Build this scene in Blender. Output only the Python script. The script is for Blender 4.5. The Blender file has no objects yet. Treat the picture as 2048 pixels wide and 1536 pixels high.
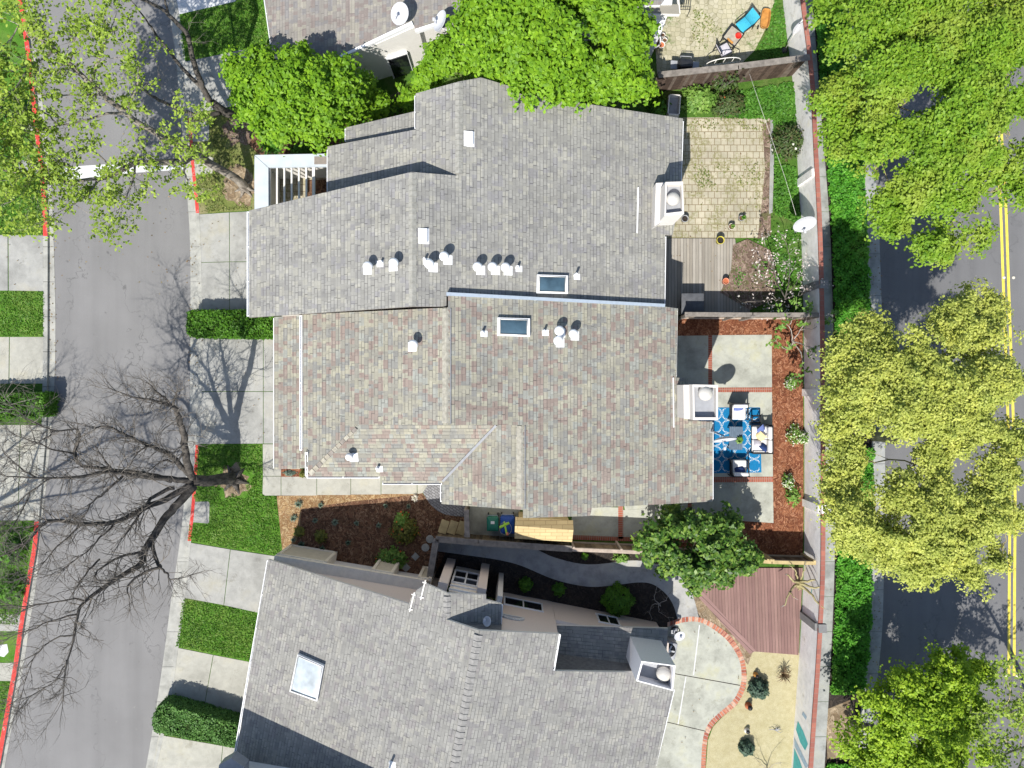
import bpy, math, random
import numpy as np
from mathutils import Vector, Matrix

# ------------------------------------------------------------------ camera, sky, sun, exposure
CAMZ, F = 35.0, 1471.0
scene = bpy.context.scene
cam_data = bpy.data.cameras.new("camera")
cam = bpy.data.objects.new("camera", cam_data)
scene.collection.objects.link(cam)
cam.location = (0, 0, CAMZ)
cam_data.sensor_width = 36.0
cam_data.lens = 36.0 * F / 2048.0
cam_data.clip_end = 400.0
scene.camera = cam

SUN_A, SUN_B = 0.29, 0.69                      # shadow offset per metre of height: right, up
sun_elev = math.atan2(1.0, math.hypot(SUN_A, SUN_B))
sun_dir = Vector((-SUN_A, -SUN_B, 1.0)).normalized()
world = bpy.data.worlds.new("World")
scene.world = world
world.use_nodes = True
wn = world.node_tree
bg = wn.nodes["Background"]
sky = wn.nodes.new("ShaderNodeTexSky")
sky.sky_type = 'NISHITA'
sky.sun_disc = False
sky.sun_elevation = sun_elev
sky.sun_rotation = math.atan2(-SUN_A, -SUN_B)
wn.links.new(sky.outputs[0], bg.inputs[0])
bg.inputs[1].default_value = 0.105
sd = bpy.data.lights.new("sun", 'SUN')
sd.energy = 4.5
sd.angle = math.radians(0.5)
sd.color = (1.0, 0.955, 0.88)
sun = bpy.data.objects.new("sun", sd)
scene.collection.objects.link(sun)
sun.rotation_euler = sun_dir.to_track_quat('Z', 'Y').to_euler()
sun.location = (0, 0, 60)
vs = scene.view_settings
vs.view_transform = 'Standard'
vs.look = 'None'
vs.exposure = 0.62
vs.gamma = 1.0
vs.use_curve_mapping = False

# ------------------------------------------------------------------ helpers
def P(px, py, h=0.0):
    k = (CAMZ - h) / F
    return Vector(((px - 1024) * k, (768 - py) * k, h))

def link(o):
    scene.collection.objects.link(o)
    return o

def wloc(o):
    v = Vector((0, 0, 0))
    while o is not None:
        v = v + o.location
        o = o.parent
    return v

def tag(o, label=None, cat=None, group=None, kind=None):
    if label: o['label'] = label
    if cat: o['category'] = cat
    if group: o['group'] = group
    if kind: o['kind'] = kind
    return o

def thing(name, label, cat, loc=(0, 0, 0), rotz=0.0, group=None):
    o = bpy.data.objects.new(name, None)
    o.empty_display_size = 0.3
    link(o)
    o.location = loc
    o.rotation_euler = (0, 0, rotz)
    return tag(o, label, cat, group)

class MB:
    def __init__(s):
        s.v = []; s.f = []; s.uv = []; s.mi = []; s.sm = []
    def face(s, pts, uv=None, mi=0, sm=False):
        n = len(s.v)
        s.v += [tuple(p) for p in pts]
        s.f.append(list(range(n, n + len(pts))))
        s.uv.append(uv); s.mi.append(mi); s.sm.append(sm)
    def raw(s, verts, faces, mi=0, sm=False):
        n = len(s.v)
        s.v += [tuple(p) for p in verts]
        for f in faces:
            s.f.append([i + n for i in f]); s.uv.append(None); s.mi.append(mi); s.sm.append(sm)
        return s
    def prism(s, bot, top, mi=0, uvtop=None, cap_bottom=True):
        n = len(bot)
        a = len(s.v)
        area = sum(bot[i][0] * bot[(i + 1) % n][1] - bot[(i + 1) % n][0] * bot[i][1] for i in range(n))
        if area < 0:
            bot = bot[::-1]; top = top[::-1]
            if uvtop: uvtop = uvtop[::-1]
        s.v += [tuple(p) for p in bot] + [tuple(p) for p in top]
        for i in range(n):
            j = (i + 1) % n
            s.f.append([a + i, a + j, a + n + j, a + n + i]); s.uv.append(None); s.mi.append(mi); s.sm.append(False)
        s.f.append([a + n + i for i in range(n)]); s.uv.append(uvtop); s.mi.append(mi); s.sm.append(False)
        if cap_bottom:
            s.f.append([a + n - 1 - i for i in range(n)]); s.uv.append(None); s.mi.append(mi); s.sm.append(False)
        return s
    def box(s, c, size, rz=0.0, mi=0, M=None):
        hx, hy, hz = size[0] / 2, size[1] / 2, size[2] / 2
        cs = [(-hx, -hy), (hx, -hy), (hx, hy), (-hx, hy)]
        vs_ = [Vector((x, y, z)) for z in (-hz, hz) for x, y in cs]
        R_ = Matrix.Rotation(rz, 3, 'Z') if M is None else M
        vs_ = [R_ @ v + Vector(c) for v in vs_]
        return s.raw(vs_, [(3, 2, 1, 0), (4, 5, 6, 7), (0, 1, 5, 4), (1, 2, 6, 5), (2, 3, 7, 6), (3, 0, 4, 7)], mi)
    def rbox(s, c, size, r=0.04, rz=0.0, M=None, mi=0, puff=0.0):
        # soft edged box: rounded plan, chamfered top and bottom, optional puffed top
        hx, hy, hz = size[0] / 2, size[1] / 2, size[2] / 2
        r = min(r, hx * .95, hy * .95, hz * .95)
        def ring(ins, z):
            out = []
            for cx, cy, a0 in ((hx - r, hy - r, 0), (-hx + r, hy - r, 90), (-hx + r, -hy + r, 180), (hx - r, -hy + r, 270)):
                for k in range(4):
                    a = math.radians(a0 + 30 * k)
                    out.append(Vector((cx + (r - ins) * math.cos(a), cy + (r - ins) * math.sin(a), z)))
            return out
        q = r * .35
        rings = [ring(r * .6, -hz), ring(0, -hz + q * 1.5), ring(0, hz - q * 1.5), ring(r * .45, hz - q * .3), ring(r * .95, hz + puff * .3)]
        R_ = Matrix.Rotation(rz, 3, 'Z') if M is None else M
        vs_ = [R_ @ v + Vector(c) for rg in rings for v in rg]
        n = 16
        fs = []
        for k in range(len(rings) - 1):
            for i in range(n):
                j = (i + 1) % n
                fs.append((k * n + i, k * n + j, (k + 1) * n + j, (k + 1) * n + i))
        fs.append(tuple(range(n - 1, -1, -1)))
        top = R_ @ Vector((0, 0, hz + puff)) + Vector(c)
        vs_.append(top)
        t = len(vs_) - 1; b = (len(rings) - 1) * n
        for i in range(n):
            fs.append((b + i, b + (i + 1) % n, t))
        return s.raw(vs_, fs, mi, sm=True)
    def tube(s, pts, rad, n=6, mi=0, cap=True):
        pts = [Vector(p) for p in pts]
        if not hasattr(rad, '__len__'): rad = [rad] * len(pts)
        a = len(s.v)
        up = Vector((0.13, 0.21, 1.0)).normalized()
        for i, p in enumerate(pts):
            d = (pts[min(i + 1, len(pts) - 1)] - pts[max(i - 1, 0)])
            if d.length < 1e-6: d = Vector((0, 0, 1))
            d.normalize()
            u = d.cross(up)
            if u.length < 1e-3: u = d.cross(Vector((1, 0, 0)))
            u.normalize(); w = d.cross(u)
            for k in range(n):
                t = 2 * math.pi * k / n
                s.v.append(tuple(p + u * (rad[i] * math.cos(t)) + w * (rad[i] * math.sin(t))))
        for i in range(len(pts) - 1):
            for k in range(n):
                j = (k + 1) % n
                s.f.append([a + i * n + k, a + i * n + j, a + (i + 1) * n + j, a + (i + 1) * n + k])
                s.uv.append(None); s.mi.append(mi); s.sm.append(True)
        if cap:
            s.f.append([a + k for k in range(n)][::-1]); s.uv.append(None); s.mi.append(mi); s.sm.append(False)
            e = a + (len(pts) - 1) * n
            s.f.append([e + k for k in range(n)]); s.uv.append(None); s.mi.append(mi); s.sm.append(False)
        return s
    def lathe(s, c, prof, n=16, mi=0, M=None, sm=True):
        c = Vector(c); a = len(s.v)
        for r, z in prof:
            for k in range(n):
                t = 2 * math.pi * k / n
                v = Vector((r * math.cos(t), r * math.sin(t), z))
                if M is not None: v = M @ v
                s.v.append(tuple(c + v))
        for i in range(len(prof) - 1):
            for k in range(n):
                j = (k + 1) % n
                s.f.append([a + i * n + k, a + i * n + j, a + (i + 1) * n + j, a + (i + 1) * n + k])
                s.uv.append(None); s.mi.append(mi); s.sm.append(sm)
        return s
    def build(s, name, mats, parent=None, local=False):
        me = bpy.data.meshes.new(name)
        off = Vector((0, 0, 0)) if (parent is None or local) else wloc(parent)
        me.from_pydata([(x - off.x, y - off.y, z - off.z) for x, y, z in s.v], [], s.f)
        if not isinstance(mats, (list, tuple)): mats = [mats]
        for m in mats: me.materials.append(m)
        me.polygons.foreach_set("material_index", s.mi)
        me.polygons.foreach_set("use_smooth", s.sm)
        if any(u is not None for u in s.uv):
            L = me.uv_layers.new(name="UVMap")
            buf = []
            for f, u in zip(s.f, s.uv):
                for k in range(len(f)):
                    buf += (list(u[k]) if u else [0.0, 0.0])
            L.data.foreach_set("uv", buf)
        me.update()
        o = bpy.data.objects.new(name, me)
        link(o)
        if parent is not None: o.parent = parent
        return o

def sheet(name, polys, mat, z, z0=None, kind='structure', label=None, cat=None):
    """flat sheet(s) given by photo-pixel outlines lying at height z; with z0 a slab down to z0"""
    m = MB()
    if polys and not hasattr(polys[0][0], '__len__'): polys = [polys]
    for pl in polys:
        top = [P(x, y, z) for x, y in pl]
        m.prism([Vector((p.x, p.y, z0 if z0 is not None else z - 0.0035)) for p in top], top, cap_bottom=False)
    o = m.build(name, mat)
    return tag(o, label, cat, None, kind)

def inpoly(x, y, poly):
    c = False; n = len(poly); j = n - 1
    for i in range(n):
        xi, yi = poly[i]; xj, yj = poly[j]
        if (yi > y) != (yj > y) and x < (xj - xi) * (y - yi) / (yj - yi) + xi: c = not c
        j = i
    return c

def interp(pl, y):
    for (x0, y0), (x1, y1) in zip(pl, pl[1:]):
        if y0 <= y <= y1: return x0 + (x1 - x0) * (y - y0) / (y1 - y0)
    return pl[0][0] if y < pl[0][1] else pl[-1][0]

def smooth_line(pl, n=4):
    """Catmull-Rom through pixel points"""
    out = []
    for i in range(len(pl) - 1):
        p0 = pl[max(i - 1, 0)]; p1 = pl[i]; p2 = pl[i + 1]; p3 = pl[min(i + 2, len(pl) - 1)]
        for k in range(n):
            t = k / n
            out.append(tuple(0.5 * ((2 * p1[d]) + (-p0[d] + p2[d]) * t + (2 * p0[d] - 5 * p1[d] + 4 * p2[d] - p3[d]) * t * t + (-p0[d] + 3 * p1[d] - 3 * p2[d] + p3[d]) * t ** 3) for d in range(len(p1))))
    out.append(tuple(pl[-1]))
    return out

# ------------------------------------------------------------------ materials
class NT:
    def __init__(s, name, rough=0.85, spec=0.25):
        s.m = bpy.data.materials.new(name); s.m.use_nodes = True
        s.t = s.m.node_tree; s.b = s.t.nodes["Principled BSDF"]
        s.b.inputs["Roughness"].default_value = rough
        s.b.inputs["Specular IOR Level"].default_value = spec
        s.geo = s.t.nodes.new("ShaderNodeNewGeometry")
        s.pos = s.geo.outputs["Position"]
    def n(s, t, **kw):
        o = s.t.nodes.new(t)
        for k, v in kw.items(): setattr(o, k, v)
        return o
    def L(s, a, b): s.t.links.new(a, b)
    def set(s, sock, v):
        if hasattr(v, 'is_output'): s.L(v, sock)
        else: sock.default_value = v
    def math(s, op, a, b=0.0, c=0.0):
        o = s.n("ShaderNodeMath", operation=op)
        s.set(o.inputs[0], a); s.set(o.inputs[1], b)
        if len(o.inputs) > 2: s.set(o.inputs[2], c)
        return o.outputs[0]
    def noise(s, scale, detail=3, rough=.55, vec=None, dist=0.0):
        o = s.n("ShaderNodeTexNoise")
        o.inputs["Scale"].default_value = scale; o.inputs["Detail"].default_value = detail
        o.inputs["Roughness"].default_value = rough; o.inputs["Distortion"].default_value = dist
        s.L(vec if vec is not None else s.pos, o.inputs["Vector"])
        return o.outputs["Fac"]
    def mapv(s, scale=(1, 1, 1), rot=(0, 0, 0), vec=None, loc=(0, 0, 0)):
        o = s.n("ShaderNodeMapping")
        o.inputs["Scale"].default_value = scale; o.inputs["Rotation"].default_value = rot; o.inputs["Location"].default_value = loc
        s.L(vec if vec is not None else s.pos, o.inputs["Vector"])
        return o.outputs[0]
    def ramp(s, fac, stops, mode='LINEAR'):
        o = s.n("ShaderNodeValToRGB")
        o.color_ramp.interpolation = mode
        e = o.color_ramp.elements
        while len(e) < len(stops): e.new(0.5)
        for k, (p, c) in enumerate(stops):
            e[k].position = p; e[k].color = (c[0], c[1], c[2], 1) if hasattr(c, '__len__') else (c, c, c, 1)
        s.L(fac, o.inputs[0])
        return o.outputs[0]
    def mix(s, fac, a, b, mode='MIX'):
        o = s.n("ShaderNodeMix", data_type='RGBA', blend_type=mode)
        s.set(o.inputs[0], fac)
        for sock, v in ((o.inputs[6], a), (o.inputs[7], b)):
            if hasattr(v, 'is_output'): s.L(v, sock)
            else: sock.default_value = (v[0], v[1], v[2], 1)
        return o.outputs[2]
    def out(s, col, bump=None, bs=0.3, bd=0.02):
        s.L(col, s.b.inputs["Base Color"])
        if bump is not None:
            o = s.n("ShaderNodeBump"); o.inputs["Strength"].default_value = bs; o.inputs["Distance"].default_value = bd
            s.L(bump, o.inputs["Height"]); s.L(o.outputs[0], s.b.inputs["Normal"])
        return s.m

def plain(name, c, rough=.6, spec=.3, var=.12, scale=6.0, metal=0.0):
    t = NT(name, rough, spec)
    a = t.noise(scale, 4)
    lo = [x * (1 - var) for x in c]; hi = [min(1, x * (1 + var)) for x in c]
    t.b.inputs["Metallic"].default_value = metal
    return t.out(t.ramp(a, [(.3, lo), (.7, hi)]), a, .12, .01)

def concrete(name, c, stain=.25, warm=0.0, scale=.6):
    t = NT(name, .9, .2)
    big = t.noise(scale, 5, .62)
    mid = t.noise(3.1, 4, .6, dist=.6)
    fine = t.noise(70, 2)
    dk = [x * (1 - stain) for x in c]; wm = [c[0] * 1.02, c[1] * .98, c[2] * (.86 - warm)]
    col = t.ramp(big, [(.32, dk), (.55, c), (.75, wm)])
    col = t.mix(.5, col, t.ramp(mid, [(.3, .72), (.6, 1.0), (.75, 1.08)]), 'MULTIPLY')
    col = t.mix(.35, col, t.ramp(fine, [(.3, .7), (.7, 1.15)]), 'MULTIPLY')
    spot = t.noise(1.9, 4, .7, t.mapv(loc=(5, 9, 0))); col = t.mix(.7, col, t.ramp(spot, [(.27, (.62, .60, .55)), (.40, (1, 1, 1))]), 'MULTIPLY')
    dots = t.noise(11, 2, .5); col = t.mix(.5, col, t.ramp(dots, [(.22, .5), (.29, 1.0)]), 'MULTIPLY')
    return t.out(col, fine, .25, .006)

def asphalt(name, c, rot=0.0, streak=.16):
    t = NT(name, .9, .25)
    st = t.noise(1.0, 4, .6, t.mapv((1.1, .055, 1), (0, 0, rot)))
    big = t.noise(.35, 4)
    fine = t.noise(90, 3, .7)
    spk = t.noise(22, 3, .7)
    col = t.ramp(st, [(.3, [x * (1 - streak) for x in c]), (.5, c), (.72, [x * (1 + streak * .7) for x in c])])
    col = t.mix(.7, col, t.ramp(big, [(.3, .85), (.7, 1.1)]), 'MULTIPLY')
    col = t.mix(.6, col, t.ramp(fine, [(.25, .62), (.5, 1.0), (.8, 1.35)]), 'MULTIPLY')
    col = t.mix(.5, col, t.ramp(spk, [(.2, .55), (.36, 1.0)]), 'MULTIPLY')
    # oil spots, pale scuffs and hairline cracks
    spot = t.noise(2.3, 2, .5); col = t.mix(.55, col, t.ramp(spot, [(.24, .45), (.31, 1.0)]), 'MULTIPLY')
    pale = t.noise(3.7, 3, .75, t.mapv(loc=(7, 3, 0))); col = t.mix(t.ramp(pale, [(.70, 0), (.76, .5)]), col, (.34, .33, .30))
    cw = t.n("ShaderNodeTexNoise"); cw.inputs["Scale"].default_value = 1.4; cw.inputs["Detail"].default_value = 4; t.L(t.pos, cw.inputs["Vector"])
    av = t.n("ShaderNodeVectorMath", operation='MULTIPLY_ADD'); t.L(cw.outputs["Color"], av.inputs[0]); av.inputs[1].default_value = (1.6, 1.6, 0); t.L(t.mapv((.75, .22, 1)), av.inputs[2])
    vo = t.n("ShaderNodeTexVoronoi", feature='DISTANCE_TO_EDGE'); vo.inputs["Scale"].default_value = .55; t.L(av.outputs[0], vo.inputs["Vector"])
    col = t.mix(t.math('MULTIPLY', t.ramp(vo.outputs["Distance"], [(.004, 1), (.014, 0)]), t.ramp(big, [(.4, 0), (.6, .5)])), col, (.06, .06, .06))
    return t.out(col, fine, .3, .008)

def grass_mat(name, a, b, dry, dryness=.3):
    t = NT(name, .9, .1)
    big = t.noise(.55, 4, .6); mid = t.noise(4.5, 4, .7); fine = t.noise(38, 3, .75)
    col = t.mix(t.ramp(mid, [(.3, 0), (.7, 1)]), a, b)
    col = t.mix(t.math('MULTIPLY', t.ramp(big, [(.48, 0), (.75, 1)]), dryness * 2), col, dry)
    col = t.mix(.8, col, t.ramp(fine, [(.25, .45), (.5, 1), (.8, 1.5)]), 'MULTIPLY')
    return t.out(col, fine, .7, .04)

def chips(name, cols, scale=16, bs=.8):
    t = NT(name, .9, .15)
    wob = t.n("ShaderNodeTexNoise"); wob.inputs["Scale"].default_value = 3.0
    t.L(t.pos, wob.inputs["Vector"])
    mv = t.n("ShaderNodeMapping"); mv.inputs["Scale"].default_value = (1, .55, 1)
    av = t.n("ShaderNodeVectorMath", operation='MULTIPLY_ADD')
    t.L(wob.outputs["Color"], av.inputs[0]); av.inputs[1].default_value = (.9, .9, 0); t.L(t.pos, av.inputs[2])
    t.L(av.outputs[0], mv.inputs["Vector"])
    v = t.n("ShaderNodeTexVoronoi"); v.inputs["Scale"].default_value = scale
    t.L(mv.outputs[0], v.inputs["Vector"])
    sx = t.n("ShaderNodeSeparateColor"); t.L(v.outputs["Color"], sx.inputs[0])
    n = len(cols)
    col = t.ramp(sx.outputs[0], [(i / n, c) for i, c in enumerate(cols)], 'CONSTANT')
    big = t.noise(1.3, 4)
    col = t.mix(.7, col, t.ramp(big, [(.3, .7), (.7, 1.2)]), 'MULTIPLY')
    col = t.mix(.7, col, t.ramp(v.outputs["Distance"], [(0.0, 1.15), (.6, .6)]), 'MULTIPLY')
    return t.out(col, v.outputs["Distance"], bs, .03)

def shingle(name, pal, joint_shade=.34, tab=.21, row=.145):
    t = NT(name, .95, .12)
    uv = t.n("ShaderNodeUVMap"); uv.uv_map = "UVMap"
    sp = t.n("ShaderNodeSeparateXYZ"); t.L(uv.outputs[0], sp.inputs[0])
    vv = t.math('DIVIDE', sp.outputs[1], row); rw = t.math('FLOOR', vv); fv = t.math('FRACT', vv)
    w1 = t.n("ShaderNodeTexWhiteNoise", noise_dimensions='1D'); t.L(rw, w1.inputs["W"])
    uu = t.math('ADD', t.math('DIVIDE', sp.outputs[0], tab), t.math('MULTIPLY', w1.outputs[0], 9.0))
    # uneven tab widths: bend the running coordinate
    uu = t.math('ADD', uu, t.math('MULTIPLY', t.math('SINE', t.math('MULTIPLY', uu, 2.3)), .28))
    cl = t.math('FLOOR', uu); fu = t.math('FRACT', uu)
    # the tone of the laminated tabs runs over about two courses
    rw2 = t.math('FLOOR', t.math('DIVIDE', vv, 1.45))
    w4 = t.n("ShaderNodeTexWhiteNoise", noise_dimensions='1D'); t.L(rw2, w4.inputs["W"])
    u2 = t.math('ADD', t.math('DIVIDE', sp.outputs[0], tab * 1.05), t.math('MULTIPLY', w4.outputs[0], 7.0))
    u2 = t.math('ADD', u2, t.math('MULTIPLY', t.math('SINE', t.math('MULTIPLY', u2, 1.7)), .33))
    cb = t.n("ShaderNodeCombineXYZ"); t.L(t.math('FLOOR', u2), cb.inputs[0]); t.L(rw2, cb.inputs[1])
    w2 = t.n("ShaderNodeTexWhiteNoise", noise_dimensions='2D'); t.L(cb.outputs[0], w2.inputs["Vector"])
    cb2 = t.n("ShaderNodeCombineXYZ"); t.L(cl, cb2.inputs[1]); t.L(rw, cb2.inputs[0])
    w3 = t.n("ShaderNodeTexWhiteNoise", noise_dimensions='2D'); t.L(cb2.outputs[0], w3.inputs["Vector"])
    acc = 0; stops = []
    tot = sum(w for w, c in pal)
    for w, c in pal:
        stops.append((acc / tot, c)); acc += w
    col = t.ramp(w2.outputs[0], stops, 'CONSTANT')
    col = t.mix(.6, col, t.ramp(w3.outputs[0], [(0, .84), (1, 1.14)]), 'MULTIPLY')
    big = t.noise(.45, 4, .6)
    col = t.mix(.6, col, t.ramp(big, [(.3, .88), (.7, 1.1)]), 'MULTIPLY')
    fine = t.noise(60, 2, .7)
    col = t.mix(.5, col, t.ramp(fine, [(.25, .75), (.75, 1.2)]), 'MULTIPLY')
    stv = t.n("ShaderNodeMapping"); stv.inputs["Scale"].default_value = (1.3, .16, 1); t.L(uv.outputs[0], stv.inputs["Vector"])
    stk = t.noise(1.0, 5, .65, stv.outputs[0]); col = t.mix(.7, col, t.ramp(stk, [(.3, .84), (.5, 1.0), (.72, 1.1)]), 'MULTIPLY')
    lich = t.noise(5.5, 3, .7); col = t.mix(t.ramp(lich, [(.68, 0), (.75, .35)]), col, (.33, .32, .27))
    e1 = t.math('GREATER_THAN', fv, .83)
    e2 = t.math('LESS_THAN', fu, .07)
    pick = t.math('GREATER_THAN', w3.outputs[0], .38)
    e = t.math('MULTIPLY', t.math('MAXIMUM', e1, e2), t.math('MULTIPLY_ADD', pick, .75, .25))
    col = t.mix(t.math('MULTIPLY', e, joint_shade), col, (.035, .035, .036))  # row-edge shadow lines and tab joints, both darkened in the colour
    hgt = t.math('ADD', fv, t.math('MULTIPLY', pick, .6))
    return t.out(col, hgt, .5, .012)

def bricky(name, c1, c2, mortar, bw, bh, msize=.012, scale=1.0, offset=.5, rot=0.0, loc=(0, 0, 0), grime=.4, weeds=None):
    t = NT(name, .9, .2)
    b = t.n("ShaderNodeTexBrick"); b.offset = offset
    b.inputs["Scale"].default_value = scale; b.inputs["Brick Width"].default_value = bw; b.inputs["Row Height"].default_value = bh
    b.inputs["Mortar Size"].default_value = msize; b.inputs["Bias"].default_value = 0.0
    b.inputs["Color1"].default_value = (*c1, 1); b.inputs["Color2"].default_value = (*c2, 1); b.inputs["Mortar"].default_value = (*mortar, 1)
    t.L(t.mapv((1, 1, 1), (0, 0, rot), loc=loc), b.inputs["Vector"])
    col = b.outputs["Color"]
    big = t.noise(.8, 5, .65)
    col = t.mix(grime, col, t.ramp(big, [(.3, .6), (.65, 1.12)]), 'MULTIPLY')
    fine = t.noise(45, 3, .7)
    col = t.mix(.4, col, t.ramp(fine, [(.25, .7), (.75, 1.2)]), 'MULTIPLY')
    if weeds:
        wmask = t.math('MULTIPLY', t.ramp(t.noise(1.1, 5, .7), [(weeds[1], 0), (weeds[1] + .12, 1)]), t.ramp(t.noise(9, 3, .7), [(.42, 0), (.58, 1)]))
        col = t.mix(wmask, col, weeds[0])
    return t.out(col, b.outputs["Fac"], -.35, .02)

def planks(name, cols, w=.14, rot=0.0, gap=.09):
    t = NT(name, .85, .2)
    v = t.mapv((1 / w, 1, 1), (0, 0, rot))
    # rotate first, then scale along the board axis
    mp = t.mapv((1, 1, 1), (0, 0, rot))
    sp = t.n("ShaderNodeSeparateXYZ"); t.L(mp, sp.inputs[0])
    xx = t.math('DIVIDE', sp.outputs[0], w); ix = t.math('FLOOR', xx); fx = t.math('FRACT', xx)
    wn_ = t.n("ShaderNodeTexWhiteNoise", noise_dimensions='1D'); t.L(ix, wn_.inputs["W"])
    n = len(cols)
    col = t.ramp(wn_.outputs[0], [(i / max(1, n - 1), c) for i, c in enumerate(cols)])
    cb = t.n("ShaderNodeCombineXYZ"); t.L(t.math('MULTIPLY', xx, 6.0), cb.inputs[0]); t.L(sp.outputs[1], cb.inputs[1])
    g = t.noise(1.2, 5, .7, cb.outputs[0])
    col = t.mix(.7, col, t.ramp(g, [(.28, .62), (.55, 1.0), (.8, 1.22)]), 'MULTIPLY')
    big = t.noise(.7, 4)
    col = t.mix(.5, col, t.ramp(big, [(.3, .75), (.7, 1.15)]), 'MULTIPLY')
    e = t.math('LESS_THAN', fx, gap)
    col = t.mix(t.math('MULTIPLY', e, .85), col, (.02, .018, .016))
    return t.out(col, t.math('SUBTRACT', g, e), .35, .01)

def leaf_mat(name, cols, trans=.35, rough=.55, patch=None):
    t = NT(name, rough, .3)
    r = t.geo.outputs["Random Per Island"]
    n = len(cols)
    col = t.ramp(r, [(i / max(1, n - 1), c) for i, c in enumerate(cols)])
    big = t.noise(1.3, 4, .65)
    col = t.mix(.85, col, t.ramp(big, [(.3, (.62, .70, .62)), (.52, (1, 1, 1)), (.72, (1.22, 1.14, 1.05))]), 'MULTIPLY')
    if patch:
        col = t.mix(t.ramp(t.noise(.5, 3), [(.5, 0), (.68, 1)]), col, patch)
    t.L(col, t.b.inputs["Base Color"])
    tr = t.n("ShaderNodeBsdfTranslucent"); t.L(col, tr.inputs[0])
    mx = t.n("ShaderNodeMixShader"); mx.inputs[0].default_value = trans
    t.L(t.b.outputs[0], mx.inputs[1]); t.L(tr.outputs[0], mx.inputs[2])
    t.L(mx.outputs[0], t.t.nodes["Material Output"].inputs[0])
    return t.m

def bark(name, a, b, sc=5):
    t = NT(name, .9, .15)
    n1 = t.noise(sc, 5, .7, t.mapv((1, 1, .5))); n2 = t.noise(sc * 7, 3)
    col = t.ramp(n1, [(.35, a), (.62, b)])
    col = t.mix(.5, col, t.ramp(n2, [(.3, .65), (.7, 1.25)]), 'MULTIPLY')
    return t.out(col, n1, .5, .03)

def glassy(name, c, rough=.08):
    t = NT(name, rough, .6)
    a = t.noise(1.6, 3)
    col = t.ramp(a, [(.3, [x * .7 for x in c]), (.7, [min(1, x * 1.3) for x in c])])
    return t.out(col)

def siding(name, c, pitch=.2):
    t = NT(name, .6, .3)
    sp = t.n("ShaderNodeSeparateXYZ"); t.L(t.pos, sp.inputs[0])
    fz = t.math('FRACT', t.math('DIVIDE', sp.outputs[2], pitch))
    a = t.noise(2.0, 4)
    col = t.ramp(a, [(.3, [x * .93 for x in c]), (.7, c)])
    return t.out(col, fz, .5, .03)

MAT = {}
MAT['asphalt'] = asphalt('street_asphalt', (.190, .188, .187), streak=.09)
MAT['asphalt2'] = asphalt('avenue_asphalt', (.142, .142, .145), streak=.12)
MAT['concrete'] = concrete('concrete', (.345, .345, .325), stain=.3)
MAT['concrete_b'] = concrete('concrete_cream', (.385, .38, .335), stain=.2)
MAT['concrete_g'] = concrete('kerb_concrete', (.38, .38, .35), stain=.3, scale=1.2)
MAT['concrete_w'] = concrete('white_concrete', (.62, .63, .64), stain=.12, scale=1.5)
MAT['concrete_old'] = concrete('stained_concrete', (.40, .41, .36), stain=.32, warm=.1, scale=.9)
MAT['walk'] = concrete('sidewalk_concrete', (.33, .34, .33), stain=.35, scale=1.1)
MAT['path_c'] = concrete('side_path_concrete', (.38, .38, .37), stain=.35, scale=1.3)
MAT['lawn'] = grass_mat('lawn_grass', (.05, .145, .014), (.10, .22, .028), (.20, .23, .07), .3)
MAT['lawn_dry'] = grass_mat('dry_lawn_grass', (.10, .14, .03), (.20, .21, .075), (.28, .24, .15), .5)
MAT['weed_ground'] = grass_mat('weedy_ground', (.035, .10, .012), (.09, .17, .03), (.18, .16, .08), .3)
MAT['straw'] = grass_mat('dry_straw_ground', (.36, .32, .18), (.46, .42, .27), (.33, .30, .19), .2)
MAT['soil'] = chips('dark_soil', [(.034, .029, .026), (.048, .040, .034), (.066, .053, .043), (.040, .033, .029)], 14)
MAT['mulch'] = chips('brown_mulch', [(.15, .085, .05), (.085, .045, .028), (.19, .10, .06), (.12, .06, .036), (.26, .16, .10)], 17)
MAT['mulch_red'] = chips('red_mulch', [(.24, .095, .048), (.16, .056, .030), (.31, .13, .066), (.20, .072, .038), (.39, .19, .11)], 19)
MAT['mulch_sunlit'] = chips('sunlit_mulch', [(.36, .24, .12), (.26, .15, .07), (.44, .32, .18), (.3, .19, .1)], 17)  # paler mulch copy with the sunlight put into its colour
MAT['litter'] = chips('leaf_litter', [(.24, .18, .14), (.16, .11, .085), (.3, .23, .18), (.2, .14, .11), (.13, .12, .06)], 13)
MAT['root_soil'] = chips('root_soil', [(.30, .23, .15), (.22, .16, .10), (.38, .30, .21), (.27, .21, .14)], 8)
MAT['paver'] = bricky('square_pavers', (.44, .405, .31), (.38, .355, .27), (.19, .145, .085), .305, .315, .015, grime=.6, weeds=((.20, .19, .09), .46))
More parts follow.
